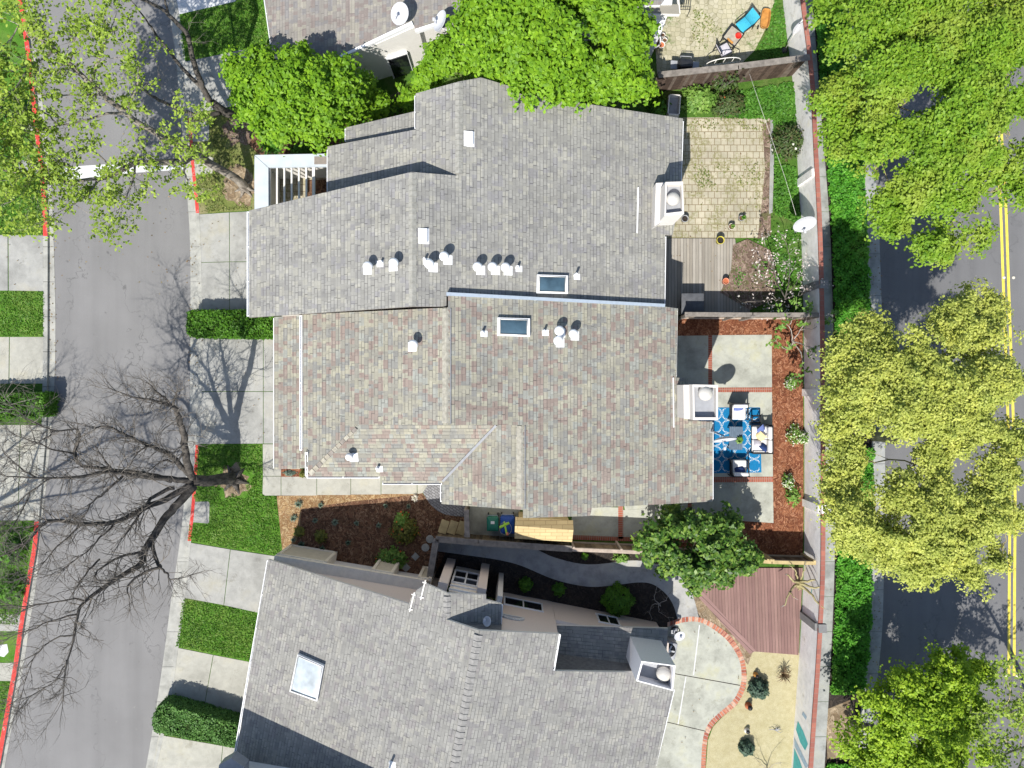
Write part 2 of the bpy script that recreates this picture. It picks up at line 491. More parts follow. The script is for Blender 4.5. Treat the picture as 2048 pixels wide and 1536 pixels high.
def flagstones(name):
    t = NT(name, .9, .2)
    e = t.n("ShaderNodeTexVoronoi", feature='DISTANCE_TO_EDGE'); e.inputs["Scale"].default_value = 4.6; e.inputs["Randomness"].default_value = .62; t.L(t.pos, e.inputs["Vector"])
    c = t.n("ShaderNodeTexVoronoi"); c.inputs["Scale"].default_value = 4.6; c.inputs["Randomness"].default_value = .62; t.L(t.pos, c.inputs["Vector"])
    s = t.n("ShaderNodeSeparateColor"); t.L(c.outputs["Color"], s.inputs[0])
    col = t.ramp(s.outputs[0], [(0, (.36, .335, .23)), (.5, (.42, .39, .27)), (1, (.46, .43, .32))])
    col = t.mix(.6, col, t.ramp(t.noise(.9, 5, .65), [(.3, .65), (.65, 1.1)]), 'MULTIPLY')
    col = t.mix(t.ramp(e.outputs["Distance"], [(.02, .75), (.06, 0)]), col, (.17, .16, .09))
    wm = t.math('MULTIPLY', t.ramp(t.noise(1.0, 5, .7), [(.56, 0), (.64, 1)]), t.ramp(t.noise(9, 3, .7), [(.42, 0), (.58, 1)]))
    col = t.mix(wm, col, (.10, .16, .04))
    return t.out(col, e.outputs["Distance"], .4, .02)
MAT['flag'] = flagstones('flagstone')
MAT['cobble'] = bricky('grey_cobble', (.26, .26, .27), (.19, .19, .2), (.09, .09, .09), .2, .11, .012, rot=.6)
MAT['brick_v'] = bricky('red_brick', (.34, .105, .065), (.25, .075, .05), (.3, .22, .18), .105, .25, .012, offset=0)
MAT['brick_h'] = bricky('red_brick_across', (.34, .105, .065), (.25, .075, .05), (.3, .22, .18), .25, .105, .012, offset=0)
MAT['deck_grey'] = planks('grey_deck_boards', [(.27, .25, .215), (.36, .335, .295), (.31, .28, .235), (.24, .22, .19)], .145)
MAT['deck_red'] = planks('red_deck_boards', [(.22, .135, .12), (.27, .17, .15), (.20, .12, .11), (.245, .155, .135)], .145, rot=math.radians(-2))
MAT['deck_red2'] = planks('red_border_boards', [(.24, .145, .13), (.28, .175, .16), (.21, .13, .12)], .2, rot=math.radians(-46))
def worn_paint(name, c, under, lo=.60):
    t = NT(name, .75, .2)
    col = t.ramp(t.noise(5, 4, .6), [(.3, [x * .78 for x in c]), (.7, [min(1, x * 1.1 + .012) for x in c])])
    w = t.ramp(t.noise(7, 5, .75, t.mapv((1, .45, 1))), [(lo, 0), (lo + .08, .85)])
    return t.out(t.mix(w, col, under))
MAT['red_paint'] = worn_paint('red_kerb_paint', (.60, .05, .04), (.36, .30, .27), .57)
MAT['yellow_paint'] = worn_paint('yellow_road_paint', (.68, .56, .08), (.22, .21, .16), .62)
MAT['white'] = plain('white_paint', (.80, .81, .82), .45, .4, .04)
MAT['offwhite'] = plain('off_white_paint', (.68, .66, .62), .55, .3, .05)
MAT['stucco'] = plain('tan_stucco', (.70, .60, .53), .95, .1, .06, 30)
MAT['stucco_w'] = plain('pale_stucco', (.64, .61, .57), .95, .1, .06, 20)
MAT['stucco_g'] = plain('grey_stucco', (.70, .69, .70), .95, .1, .06, 20)
MAT['trim_tan'] = plain('tan_trim', (.74, .68, .58), .7, .3, .08)
MAT['panel_tan'] = plain('tan_panel', (.54, .49, .40), .8, .2, .08)
MAT['sidingw'] = siding('white_siding', (.85, .83, .79))
MAT['flash'] = plain('blue_grey_flashing', (.27, .32, .38), .4, .5, .08)
MAT['parapet'] = plain('pale_metal_cap', (.46, .51, .56), .45, .5, .08, 3)
MAT['wallw'] = concrete('white_wall_plaster', (.86, .845, .83), stain=.10, scale=1.4)
MAT['wall_post'] = concrete('wall_post_render', (.24, .24, .24), stain=.2)
MAT['cap_brick'] = bricky('wall_cap_brick', (.34, .13, .095), (.26, .10, .08), (.24, .17, .14), .6, .22, .008, offset=0)
MAT['wood_grey'] = plain('weathered_wood', (.20, .18, .16), .85, .2, .3, 5)
MAT['wood_dark'] = planks('dark_fence_boards', [(.10, .07, .055), (.065, .045, .035), (.13, .10, .08)], .15)
MAT['wood_tan'] = plain('tan_wood', (.42, .33, .17), .8, .2, .18, 4)
MAT['wood_pale'] = plain('pale_wood_rail', (.36, .30, .25), .8, .2, .2, 5)
MAT['dark_metal'] = plain('dark_metal', (.018, .019, .022), .4, .5, .2)
MAT['black'] = plain('black_plastic', (.012, .012, .014), .5, .4, .2)
MAT['grey_metal'] = plain('grey_metal', (.30, .31, .33), .4, .5, .1)
MAT['dish'] = plain('dish_grey_white', (.50, .51, .54), .45, .4, .04)
MAT['cap_metal'] = plain('chimney_cap_metal', (.52, .50, .46), .35, .6, .08)
MAT['glass_dark'] = glassy('dark_window_glass', (.012, .014, .018))
MAT['glass_sky'] = glassy('skylight_glass', (.055, .10, .135), .25)
MAT['glass_pale'] = glassy('frosted_skylight', (.40, .45, .48), .5)
MAT['cushion'] = plain('white_cushion', (.68, .67, .66), .95, .1, .05, 12)
MAT['fab_blue'] = plain('blue_fabric', (.12, .16, .36), .95, .1, .15, 12)
MAT['fab_navy'] = plain('navy_fabric', (.03, .055, .16), .95, .1, .15, 12)
MAT['fab_cream'] = plain('cream_fabric', (.62, .50, .28), .95, .1, .1, 12)
MAT['fab_grey'] = plain('pale_grey_fabric', (.50, .48, .52), .95, .1, .1, 12)
MAT['fab_cyan'] = plain('turquoise_fabric', (.05, .36, .50), .9, .15, .12, 10)
MAT['table_grey'] = plain('slate_table', (.10, .14, .19), .6, .3, .15, 6)
MAT['terracotta'] = plain('terracotta', (.40, .13, .06), .8, .2, .2)
MAT['coral'] = plain('coral_glaze', (.66, .24, .15), .5, .4, .1)
MAT['pot_yellow'] = plain('yellow_glaze', (.50, .44, .06), .4, .5, .1)
MAT['pot_cream'] = plain('cream_pot', (.60, .56, .46), .6, .3, .1)
MAT['orange'] = plain('orange_wood', (.42, .20, .05), .6, .3, .3, 5)
MAT['bin_green'] = plain('green_plastic', (.012, .14, .09), .5, .4, .1)
MAT['bin_blue'] = plain('blue_plastic', (.01, .06, .28), .5, .4, .1)
MAT['lime'] = plain('lime_plastic', (.38, .66, .05), .5, .4, .1)
MAT['teal'] = plain('teal_paint', (.09, .42, .42), .7, .2, .15)
MAT['mural_blue'] = plain('mural_blue', (.34, .45, .55), .7, .2, .15)
MAT['red'] = plain('red_petals', (.6, .03, .02), .7, .2, .2)
MAT['shed_roof'] = bricky('tan_shed_shingles', (.52, .41, .22), (.46, .36, .19), (.28, .2, .1), .5, .17, .01, grime=.25)
H1PAL = [(3, (0.254, 0.250, 0.231)), (3, (0.276, 0.272, 0.250)), (2, (0.230, 0.227, 0.215)), (1.6, (0.296, 0.290, 0.256)), (1.2, (0.241, 0.237, 0.234)), (.8, (0.318, 0.311, 0.273))]
H2PAL = [(3, (0.256, 0.247, 0.212)), (2.4, (0.297, 0.285, 0.230)), (1.8, (0.247, 0.200, 0.174)), (2, (0.227, 0.225, 0.207)), (1.2, (0.325, 0.312, 0.245)), (1.2, (0.258, 0.216, 0.187)), (1.2, (0.278, 0.284, 0.254))]
H3PAL = [(3, (0.250, 0.246, 0.230)), (3, (0.273, 0.269, 0.250)), (2, (0.227, 0.221, 0.215)), (1.3, (0.297, 0.290, 0.262)), (.8, (0.242, 0.231, 0.223))]
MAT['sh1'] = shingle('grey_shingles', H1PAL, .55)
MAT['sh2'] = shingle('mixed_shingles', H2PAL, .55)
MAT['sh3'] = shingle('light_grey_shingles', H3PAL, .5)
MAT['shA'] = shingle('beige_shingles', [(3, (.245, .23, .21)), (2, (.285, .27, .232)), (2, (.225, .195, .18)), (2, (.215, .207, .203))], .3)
MAT['ridge1'] = plain('ridge_shingle', (.30, .295, .265), .95, .1, .2, 7)
MAT['ridge2'] = plain('ridge_shingle_beige', (.33, .315, .265), .95, .1, .25, 7)
MAT['ridge3'] = plain('ridge_shingle_pale', (.245, .24, .23), .95, .1, .2, 7)
MAT['ridge_gap'] = plain('ridge_gap', (.10, .10, .10), .95, .1, .2, 7)
MAT['riser_shade'] = plain('shaded_riser_shingle', (.15, .15, .155), .95, .1, .25, 7)  # shade put into the colour so the risers merge with the roof shadow
MAT['valley'] = plain('valley_metal', (.17, .18, .20), .5, .4, .15)
MAT['bark_dark'] = bark('dark_bark', (.035, .032, .03), (.12, .108, .094))
MAT['bark_pale'] = bark('pale_bark', (.10, .085, .07), (.30, .27, .23), 4)
MAT['bark_yellow'] = bark('lichen_bark', (.20, .17, .08), (.42, .37, .20), 4)
MAT['twig'] = bark('grey_twigs', (.10, .088, .078), (.22, .20, .175), 3)
MAT['twig_pale'] = bark('pale_twigs', (.20, .175, .15), (.42, .38, .34), 3)
MAT['leaf_maple'] = leaf_mat('maple_leaves', [(.115, .25, .012), (.17, .34, .016), (.25, .44, .022), (.14, .30, .014)])
MAT['leaf_young'] = leaf_mat('young_leaves', [(.18, .28, .03), (.27, .39, .045), (.36, .48, .075), (.22, .33, .035)])
MAT['leaf_green'] = leaf_mat('avenue_green_leaves', [(.12, .25, .016), (.18, .33, .022), (.26, .41, .035), (.15, .29, .018)], patch=(.30, .40, .05))
MAT['leaf_yellow'] = leaf_mat('yellow_green_leaves', [(.31, .36, .06), (.43, .48, .095), (.56, .60, .15), (.36, .41, .07)])
MAT['leaf_lime'] = leaf_mat('lime_leaves', [(.20, .34, .018), (.28, .44, .025), (.38, .53, .04), (.24, .38, .02)])
MAT['leaf_dark'] = leaf_mat('glossy_dark_leaves', [(.028, .075, .010), (.055, .135, .015), (.11, .21, .03), (.20, .30, .05)], .2, .45)
MAT['dead_leaf'] = leaf_mat('fallen_leaves', [(.16, .10, .05), (.26, .18, .09), (.10, .07, .04), (.34, .28, .14)], .1)
MAT['leaf_hedge'] = leaf_mat('hedge_leaves', [(.05, .15, .010), (.075, .20, .015), (.11, .26, .02), (.06, .17, .012)], .25)
MAT['leaf_hedge2'] = leaf_mat('fine_hedge_leaves', [(.055, .15, .025), (.085, .20, .04), (.13, .27, .065), (.07, .17, .03)], .25)
MAT['leaf_ivy'] = leaf_mat('ivy_leaves', [(.05, .21, .016), (.09, .33, .025), (.17, .46, .05), (.07, .26, .02)], .35, patch=(.19, .42, .05))
MAT['leaf_weed'] = leaf_mat('weed_leaves', [(.05, .17, .018), (.08, .23, .025), (.12, .29, .035), (.06, .18, .02)], .3)
MAT['leaf_rose'] = leaf_mat('rose_leaves', [(.04, .08, .02), (.065, .11, .03), (.09, .14, .045), (.09, .065, .03)], .25)
MAT['leaf_blue'] = leaf_mat('blue_green_leaves', [(.035, .07, .045), (.06, .11, .075), (.10, .16, .11), (.045, .09, .06)], .2)
MAT['leaf_sage'] = leaf_mat('sage_leaves', [(.14, .19, .15), (.20, .26, .20), (.11, .17, .12)], .25)
MAT['leaf_olive'] = leaf_mat('olive_leaves', [(.10, .12, .02), (.16, .17, .03), (.20, .2, .04)], .25)
MAT['leaf_fresh'] = leaf_mat('fresh_leaves', [(.10, .22, .03), (.16, .30, .05), (.24, .38, .09)], .3)
MAT['petal'] = leaf_mat('pale_petals', [(.66, .56, .55), (.74, .70, .66), (.60, .46, .46)], .3)
MAT['petal_w'] = leaf_mat('white_petals', [(.72, .70, .62), (.80, .78, .72), (.60, .58, .42)], .3)
MAT['petal_o'] = leaf_mat('orange_petals', [(.62, .10, .03), (.70, .16, .04)], .3)
MAT['spike'] = leaf_mat('bronze_spikes', [(.10, .065, .035), (.16, .11, .06), (.08, .05, .03)], .1)
MAT['grassblade'] = leaf_mat('grass_blades', [(.075, .20, .02), (.115, .27, .03), (.17, .33, .045), (.23, .33, .08)], .4)
MAT['grassdry'] = leaf_mat('dry_grass_blades', [(.19, .24, .06), (.30, .31, .12), (.15, .23, .05)], .4)

# ------------------------------------------------------------------ setting: ground, streets, kerbs
RC = [(318, -80), (346, 0), (364, 120), (375, 232), (382, 328), (391, 420), (396, 544), (397, 675), (396, 790), (391, 888), (383, 1007), (375, 1083), (363, 1196), (350, 1293), (334, 1404), (306, 1536), (285, 1630)]
RG = [(305, -80), (333, 0), (352, 120), (362, 246), (369, 328), (375, 400), (380, 489), (381, 626), (380, 763), (379, 829), (375, 900), (369, 993), (360, 1081), (343, 1194), (332, 1279), (315, 1398), (292, 1534), (270, 1630)]
LC = [(20, -80), (44, 0), (63, 125), (76, 246), (86, 328), (92, 400), (95, 472), (95, 582), (95, 675), (94, 763), (92, 857), (86, 939), (79, 1021), (74, 1089), (60, 1171), (47, 1248), (36, 1327), (21, 1412), (6, 1497), (-18, 1630)]
LG = [(32, -80), (56, 0), (75, 125), (90, 246), (99, 328), (104, 400), (108, 503), (111, 653), (109, 763), (106, 802), (98, 911), (90, 993), (80, 1076), (72, 1171), (59, 1248), (48, 1327), (31, 1412), (16, 1497), (-8, 1630)]
SR = [(1684, -80), (1692, 0), (1712, 200), (1730, 400), (1738, 600), (1744, 800), (1745, 960), (1743, 1120), (1740, 1250), (1731, 1350), (1722, 1430), (1706, 1560), (1695, 1630)]
WB = [(1560, -80), (1565, 13), (1581, 142), (1588, 215), (1594, 340), (1600, 450), (1605, 620), (1607, 860), (1607, 1050), (1606, 1136), (1603, 1200), (1597, 1305), (1590, 1400), (1581, 1536), (1575, 1630)]
WK = [(1616, -80), (1625, 0), (1640, 200), (1659, 440), (1665, 600), (1672, 860), (1672, 1000), (1667, 1200), (1660, 1350), (1649, 1536), (1643, 1630)]
YL = [(1974, -80), (1980, 0), (1985, 90), (2000, 300), (2006, 400), (2013, 600), (2022, 860), (2025, 1000), (2024, 1150), (2023, 1352)]
for nm in ('RC', 'RG', 'LC', 'LG', 'SR', 'WB', 'WK', 'YL'):
    globals()[nm] = smooth_line(globals()[nm], 4)

def off(pl, d): return [(x + d, y) for x, y in pl]

def band(name, A, B, mat, z1, z0, y0=-80, y1=1630, step=14, gaps=None, label=None):
    """strip between two kerb lines (pixel polylines x(y)); closed slab from z0 to z1"""
    m = MB()
    ys = list(np.arange(y0, y1, step)) + [y1]
    for a, b in zip(ys, ys[1:]):
        b2 = b - 0.9 if (gaps and int(b / step) % gaps == 0) else b
        q = [P(interp(A, a), a, z1), P(interp(B, a), a, z1), P(interp(B, b2), b2, z1), P(interp(A, b2), b2, z1)]
        m.prism([Vector((p.x, p.y, z0)) for p in q], q, cap_bottom=False)
    return tag(m.build(name, mat), label, None, None, 'structure')

m = MB()
g = 90
m.face([(-g, -g, -.03), (g, -g, -.03), (g, g, -.03), (-g, g, -.03)])
def land(A, B):
    ys = list(range(-1000, 2600, 300))
    ys = [y for y in ys if y < -80 or y > 1630] + list(range(-80, 1631, 15))
    ys.sort()
    top = [P(interp(A, y), y, .10) for y in ys] + [P(interp(B, y), y, .10) for y in ys[::-1]]
    m.prism([Vector((p.x, p.y, -.03)) for p in top], top, cap_bottom=False)
land([(-1500, 0), (-1500, 10)], off(LC, -9))
land(off(RC, 7), SR)
land([(2330, -80), (2330, 1630)], [(3600, -80), (3600, 1630)])
tag(m.build('ground', MAT['weed_ground']), None, None, None, 'structure')

def road(name, A, B, mat):
    mm = MB()
    ys = [-600] + list(range(-80, 1631, 20)) + [2200]
    for a, b in zip(ys, ys[1:]):
        mm.face([P(interp(A, a), a, 0), P(interp(A, b), b, 0), P(interp(B, b), b, 0), P(interp(B, a), a, 0)])
    return tag(mm.build(name, mat), None, None, None, 'structure')
road('road', off(LC, -2), off(RC, 2), MAT['asphalt'])
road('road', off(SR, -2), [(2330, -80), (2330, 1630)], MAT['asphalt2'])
band('kerb', RC, off(RC, 7), MAT['concrete_g'], .125, -.03, gaps=5)
band('kerb', off(LC, -9), LC, MAT['concrete_g'], .125, -.03, gaps=5)
band('kerb', off(SR, -1), off(SR, 5), MAT['concrete_g'], .125, -.03, gaps=6)
band('gutter', RG, off(RC, .3), MAT['concrete_g'], .012, -.02, gaps=5)
band('gutter', off(LC, -.3), LG, MAT['concrete_g'], .012, -.02, gaps=5)
band('gutter', off(SR, 4.7), off(SR, 25), MAT['walk'], .012, -.02, gaps=6)
for (A, o0, o1, ya, yb) in ((RC, .2, 6.6, 236, 426), (RC, .2, 6.6, 889, 1082), (LC, -8.8, -.2, -60, 472), (LC, -8.8, -.2, 1043, 1560)):
    band('kerb_marking', off(A, o0), off(A, o1), MAT['red_paint'], .129, .1255, ya, yb)
for d0, d1 in ((-8, -2.6), (2.6, 8)):
    band('road_marking', off(YL, d0), off(YL, d1), MAT['yellow_paint'], .004, .001, -80, 1352)
# raised reflectors beside the double line: real little domes
for (px, py) in ((2008, 555), (2027, 555), (2010, 877), (2035, 877), (2012, 1352), (2034, 1352)):
    mm = MB(); mm.lathe(P(px, py, .004), [(.075, 0), (.07, .02), (.045, .032), (0.001, .036)], 10)
    tag(mm.build('road_stud', MAT['pot_cream']), 'round stud %s the double yellow line, %s' % ({2008: 'left of', 2010: 'left of', 2012: 'left of'}.get(px, 'right of'), {555: 'above the yellow-green tree', 877: 'amid the yellow-green tree', 1352: 'at its end'}[py]), 'road stud', 'road studs beside the yellow line')
sheet('road_strip', [(98, 339), (160, 332), (250, 326), (366, 317), (368, 339), (260, 346), (160, 358), (100, 359)], MAT['concrete_w'], .009)

# left side of the street
sheet('lawn', [(-120, -100), (8, -100), (35, 0), (54, 125), (67, 246), (77, 328), (83, 400), (86, 470), (-120, 470)], MAT['lawn'], .110)
sheet('lawn', [(-120, 582), (86, 583), (86, 674), (-120, 673)], MAT['lawn'], .110)
sheet('lawn', [(-120, 768), (85, 768), (83, 850), (-120, 850)], MAT['weed_ground'], .110)
sheet('lawn', [(-120, 1040), (71, 1042), (65, 1089), (51, 1171), (38, 1248), (27, 1326), (-120, 1320)], MAT['lawn'], .110)
sheet('lawn', [(-120, 1362), (22, 1364), (12, 1412), (-3, 1497), (-28, 1640), (-120, 1640)], MAT['lawn'], .110)
sheet('driveway', [[(-120, 470), (15, 470), (15.5, 581), (-120, 581)], [(17, 470), (86, 471), (86, 582), (17.5, 581)]], MAT['concrete'], .118, .09)
sheet('driveway', [[(-120, 674), (18, 674), (17, 767), (-120, 767)], [(19.6, 674), (86, 674), (85.5, 767), (18.6, 767)]], MAT['concrete_b'], .118, .09)
sheet('driveway', [[(-120, 850), (40, 850), (35, 1041), (-120, 1041)], [(41.5, 850), (83, 850), (78, 935), (70, 1041), (36.5, 1041)]], MAT['concrete_b'], .118, .09)
sheet('driveway', [(-120, 1326), (27, 1326), (22, 1362), (-120, 1360)], MAT['concrete_b'], .118, .09)
sheet('utility_pad', [(0, 1228), (40, 1230), (38, 1263), (-2, 1262)], MAT['concrete'], .122, .09)
sheet('utility_pad', [(-10, 1292), (14, 1288), (17, 1304), (8, 1314), (-10, 1310)], MAT['concrete_w'], .122, .09)
sheet('utility_pad', [(28, 222), (60, 222), (66, 262), (28, 262)], MAT['concrete'], .122, .09)
sheet('utility_pad', [(36, 320), (78, 322), (78, 345), (40, 345)], MAT['walk'], .122, .09)

# between the street and the houses
sheet('driveway', [(350, -60), (540, -90), (470, 3), (356, 29), (353, 5)], MAT['concrete_w'], .118, .09)
sheet('lawn', [(356, 29), (470, 3), (523, -10), (548, 90), (517, 93), (366, 123)], MAT['lawn'], .110)
sheet('driveway', [[(367, 124), (455, 106), (466, 212), (378, 228)], [(456.5, 105.5), (520, 92), (700, 60), (700, 170), (467.5, 211.7)]], MAT['concrete'], .118, .09)
sheet('lawn', [(379, 229), (420, 222), (480, 214), (600, 200), (700, 260), (700, 330), (510, 310), (510, 420), (398, 428), (388, 328)], MAT['lawn_dry'], .108)
sheet('utility_pad', [(382, 246), (414, 243), (418, 246), (418, 278), (414, 282), (384, 283)], MAT['concrete'], .122, .09)
sheet('utility_pad', [(387, 324), (420, 313), (427, 316), (425, 346), (390, 351)], MAT['concrete_b'], .122, .09)
for px, py in ((400, 263), (400, 1025)):
    sheet('meter_lid', [(px - 5, py - 7), (px + 6, py - 7), (px + 6, py + 6), (px - 5, py + 6)], MAT['concrete_g'], .127)
sheet('driveway', [[(398.5, 429), (458, 425), (458.5, 523), (398.5, 524.5)], [(459.3, 425), (560, 419), (560, 522.5), (459.6, 523)], [(398.5, 525.6), (458.5, 524.2), (458.5, 640), (399, 640)], [(459.6, 524.2), (560, 523.8), (560, 640), (459.6, 640)]], MAT['concrete'], .118, .09)
sheet('driveway', [[(398.5, 650), (526, 650), (526, 782.5), (398, 782.5)], [(527.2, 650), (600, 650), (600, 782.5), (527.2, 782.5)], [(398, 783.8), (526, 783.8), (526, 887), (393, 888)], [(527.2, 783.8), (600, 783.8), (600, 887), (527.2, 887)]], MAT['concrete'], .118, .09)
sheet('lawn', [(393, 889), (525, 888), (525, 992), (553, 993), (565, 1113), (376, 1083), (385, 1007)], MAT['lawn'], .110)
sheet('utility_pad', [(383, 1004), (416, 1003), (419, 1006), (418, 1045), (415, 1047), (380, 1044)], MAT['concrete'], .122, .09)
sheet('path', [[(525.6, 888.5), (600, 888.5), (600, 952), (526, 952)], [(526, 953), (561.5, 953), (561.5, 991), (529, 991), (525, 987)], [(562.6, 953), (633, 953), (633, 991), (562.6, 991)], [(634, 953), (701, 953), (701, 990), (634, 990)], [(702, 953), (761.5, 953), (761.5, 989), (702, 989)], [(762.6, 953), (833.5, 953), (834, 988), (762.6, 988)], [(834.6, 953), (866, 953), (845, 986), (835, 988)]], MAT['concrete_b'], .118, .09)
sheet('planter_bed', [(562, 938), (615, 938), (611, 953.5), (562, 953.5)], MAT['mulch_red'], .121)
sheet('paved_path', smooth_line([(846, 985), (858, 1005), (876, 1022), (900, 1031), (938, 1034)], 4) + [(940, 990), (890, 970), (866, 953)], MAT['cobble'], .116, .09)
sheet('mulch_bed', [(553, 991), (845, 986), (858, 1005), (876, 1022), (900, 1031), (938, 1034), (937, 1072), (905, 1075), (870, 1150), (860, 1220), (580, 1150), (566, 1113)], MAT['mulch'], .108)
sheet('lit_mulch_strip', [(553.5, 992), (845, 987), (800, 993), (700, 1003), (602, 1018), (600, 1060), (588, 1096), (583, 1108), (566, 1113)], MAT['mulch_sunlit'], .1125)  # sunlit part of the bed painted paler, bounded by the house's shadow edge
sheet('driveway', [[(377, 1085), (460, 1099), (447, 1210), (365, 1195)], [(461.2, 1099.3), (580, 1117), (560, 1235), (448.2, 1210.4)]], MAT['concrete'], .118, .09)
sheet('lawn', [(364, 1197), (448, 1212), (560, 1232), (540, 1332), (425, 1309), (351, 1294)], MAT['lawn'], .110)
sheet('driveway', [[(351, 1295), (426, 1310), (403, 1440), (337, 1420)], [(427.2, 1310.3), (545, 1333), (520, 1465), (404.2, 1440)]], MAT['concrete_b'], .118, .09)
sheet('lawn', [(337, 1404), (530, 1440), (510, 1500), (318, 1470)], MAT['weed_ground'], .108)
sheet('driveway', [[(318, 1470), (445, 1492), (430, 1640), (285, 1640)], [(446.2, 1492.2), (520, 1506), (510, 1640), (431.2, 1640)]], MAT['concrete_b'], .118, .09)

# back yards
sheet('flagstone_patio', [(1300, -100), (1545, -100), (1550, 0), (1530, 60), (1510, 100), (1480, 130), (1315, 165)], MAT['flag'], .110)
sheet('weed_patch', [(1545, -100), (1563, -100), (1566, 13), (1582, 142), (1470, 150), (1510, 100), (1532, 60), (1552, 0)], MAT['weed_ground'], .113)
sheet('paver_patio', [(1290, 235), (1540, 235), (1543, 330), (1540, 420), (1536, 476), (1290, 476)], MAT['paver'], .112, .09)
sheet('garden_bed', [(1320, 180), (1586, 160), (1594, 340), (1600, 450), (1604, 632), (1500, 640), (1500, 480), (1538, 475), (1543, 235), (1320, 236)], MAT['weed_ground'], .106)
sheet('stone_edging', [(1541, 240), (1546, 240), (1548, 330), (1545, 425), (1538, 428), (1540, 330)], MAT['walk'], .125, .09)
sheet('leaf_litter', [(1466, 490), (1495, 478), (1540, 500), (1560, 560), (1545, 600), (1500, 620), (1440, 585), (1462, 540)], MAT['litter'], .159)
sheet('leaf_litter', [(1525, 250), (1540, 240), (1542, 470), (1515, 478), (1522, 420), (1530, 340)], MAT['litter'], .1165)
sheet('mulch_bed', [(1340, 637), (1605, 634), (1607, 860), (1607, 1050), (1605, 1128), (1300, 1105), (1300, 1000), (1340, 900)], MAT['mulch_red'], .107)
sheet('patio', [[(1320, 672), (1416.5, 671), (1416.5, 780), (1320, 780)], [(1424.5, 670.5), (1543.5, 669.5), (1544, 774.5), (1424.5, 775)], [(1330, 784.5), (1544, 784.5), (1546, 953), (1330, 955)], [(1240, 966), (1546, 964), (1547, 1046), (1470, 1041), (1384, 1030), (1384, 1012), (1250, 1020)],
                [(1146, 1012), (1236.5, 1015), (1236.5, 1076), (1140, 1076)], [(1246.5, 1020), (1375.5, 1012), (1375.5, 1078), (1246.5, 1078)], [(940, 1012), (1040, 1020), (1036, 1078), (940, 1074)]], MAT['concrete_old'], .118, .09)
sheet('brick_band', [(1416.5, 671), (1424.5, 670.5), (1424.5, 784), (1416.5, 784)], MAT['brick_h'], .116)
sheet('brick_band', [(1330, 775), (1544, 775), (1544, 784.5), (1330, 784.5)], MAT['brick_v'], .1195)
sheet('brick_band', [(1330, 955), (1546, 953.5), (1546, 964), (1330, 966)], MAT['brick_v'], .116)
sheet('brick_band', [(1236.5, 1012), (1246.5, 1012), (1246.5, 1078), (1236.5, 1078)], MAT['brick_h'], .1195)
sheet('brick_band', [(1375.5, 1000), (1384, 1000), (1384, 1030), (1375.5, 1030)], MAT['brick_h'], .1195)
sheet('brick_band', [(1140, 1070), (1376, 1078), (1376, 1086), (1140, 1079)], MAT['brick_v'], .1195)
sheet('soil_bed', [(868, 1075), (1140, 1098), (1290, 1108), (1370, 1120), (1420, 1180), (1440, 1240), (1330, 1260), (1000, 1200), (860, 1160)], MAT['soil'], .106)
pu = smooth_line([(878, 1076), (960, 1081), (1051, 1091), (1109, 1115), (1177, 1129), (1262, 1121), (1304, 1126), (1346, 1142), (1382, 1183), (1398, 1236)], 5)
pl_ = smooth_line([(872, 1102), (930, 1110), (992, 1119), (1041, 1131), (1109, 1159), (1173, 1173), (1225, 1171), (1273, 1165), (1304, 1168), (1330, 1186), (1346, 1209), (1355, 1238)], 5)
sheet('garden_path', pu + pl_[::-1], MAT['path_c'], .116, .09)
bo = smooth_line([(1335, 1245), (1371, 1234), (1403, 1236), (1434, 1251), (1464, 1276), (1486, 1312), (1493, 1346), (1490, 1378), (1473, 1410), (1444, 1434), (1425, 1454), (1415, 1481), (1411, 1536), (1408, 1630)], 5)
bi = smooth_line([(1335, 1254), (1371, 1244), (1401, 1245), (1429, 1260), (1456, 1283), (1477, 1316), (1483, 1346), (1480, 1374), (1465, 1402), (1438, 1426), (1417, 1447), (1406, 1478), (1402, 1536), (1399, 1630)], 5)
sheet('patio', bi + [(1275, 1630), (1300, 1340), (1300, 1262)], MAT['concrete_old'], .118, .09)
# the border bricks are laid one by one round the curve
mm = MB()
acc = 0.0
for (o1, o2, i1, i2) in zip(bo, bo[1:], bi, bi[1:]):
    seg = math.hypot(o2[0] - o1[0], o2[1] - o1[1]); n = max(1, round(seg / 5.2))
    for k in range(n):
        a, b = k / n + .06 / n * n * .9 / n, (k + .88) / n
        lp = lambda u, v, t: (u[0] + (v[0] - u[0]) * t, u[1] + (v[1] - u[1]) * t)
        q = [P(*lp(o1, o2, a), .121), P(*lp(o1, o2, b), .121), P(*lp(i1, i2, b), .121), P(*lp(i1, i2, a), .121)]
        mm.prism([Vector((p.x, p.y, .09)) for p in q], q, mi=random.Random(len(mm.f)).choice([0, 0, 0, 1, 2]), cap_bottom=False)
tag(mm.build('brick_edging', [plain('edging_brick', (.40, .16, .10), .9, .2, .25, 9), plain('edging_brick_pale', (.48, .30, .22), .9, .2, .25, 9), plain('edging_brick_dark', (.30, .10, .07), .9, .2, .25, 9)]), None, None, None, 'structure')
sheet('brick_mortar', bo + bi[::-1], MAT['concrete_g'], .1125)
sheet('soil_bed', [(1380, 1165), (1396, 1180), (1506, 1303), (1496, 1330), (1440, 1262), (1402, 1238), (1396, 1226)], MAT['root_soil'], .1075)
sheet('dry_yard', [(1484, 1296), (1506, 1300), (1606, 1306), (1596, 1400), (1588, 1536), (1582, 1630), (1405, 1630), (1412, 1536), (1416, 1481), (1426, 1454), (1445, 1434), (1474, 1410), (1491, 1378), (1494, 1346)], MAT['straw'], .1065)
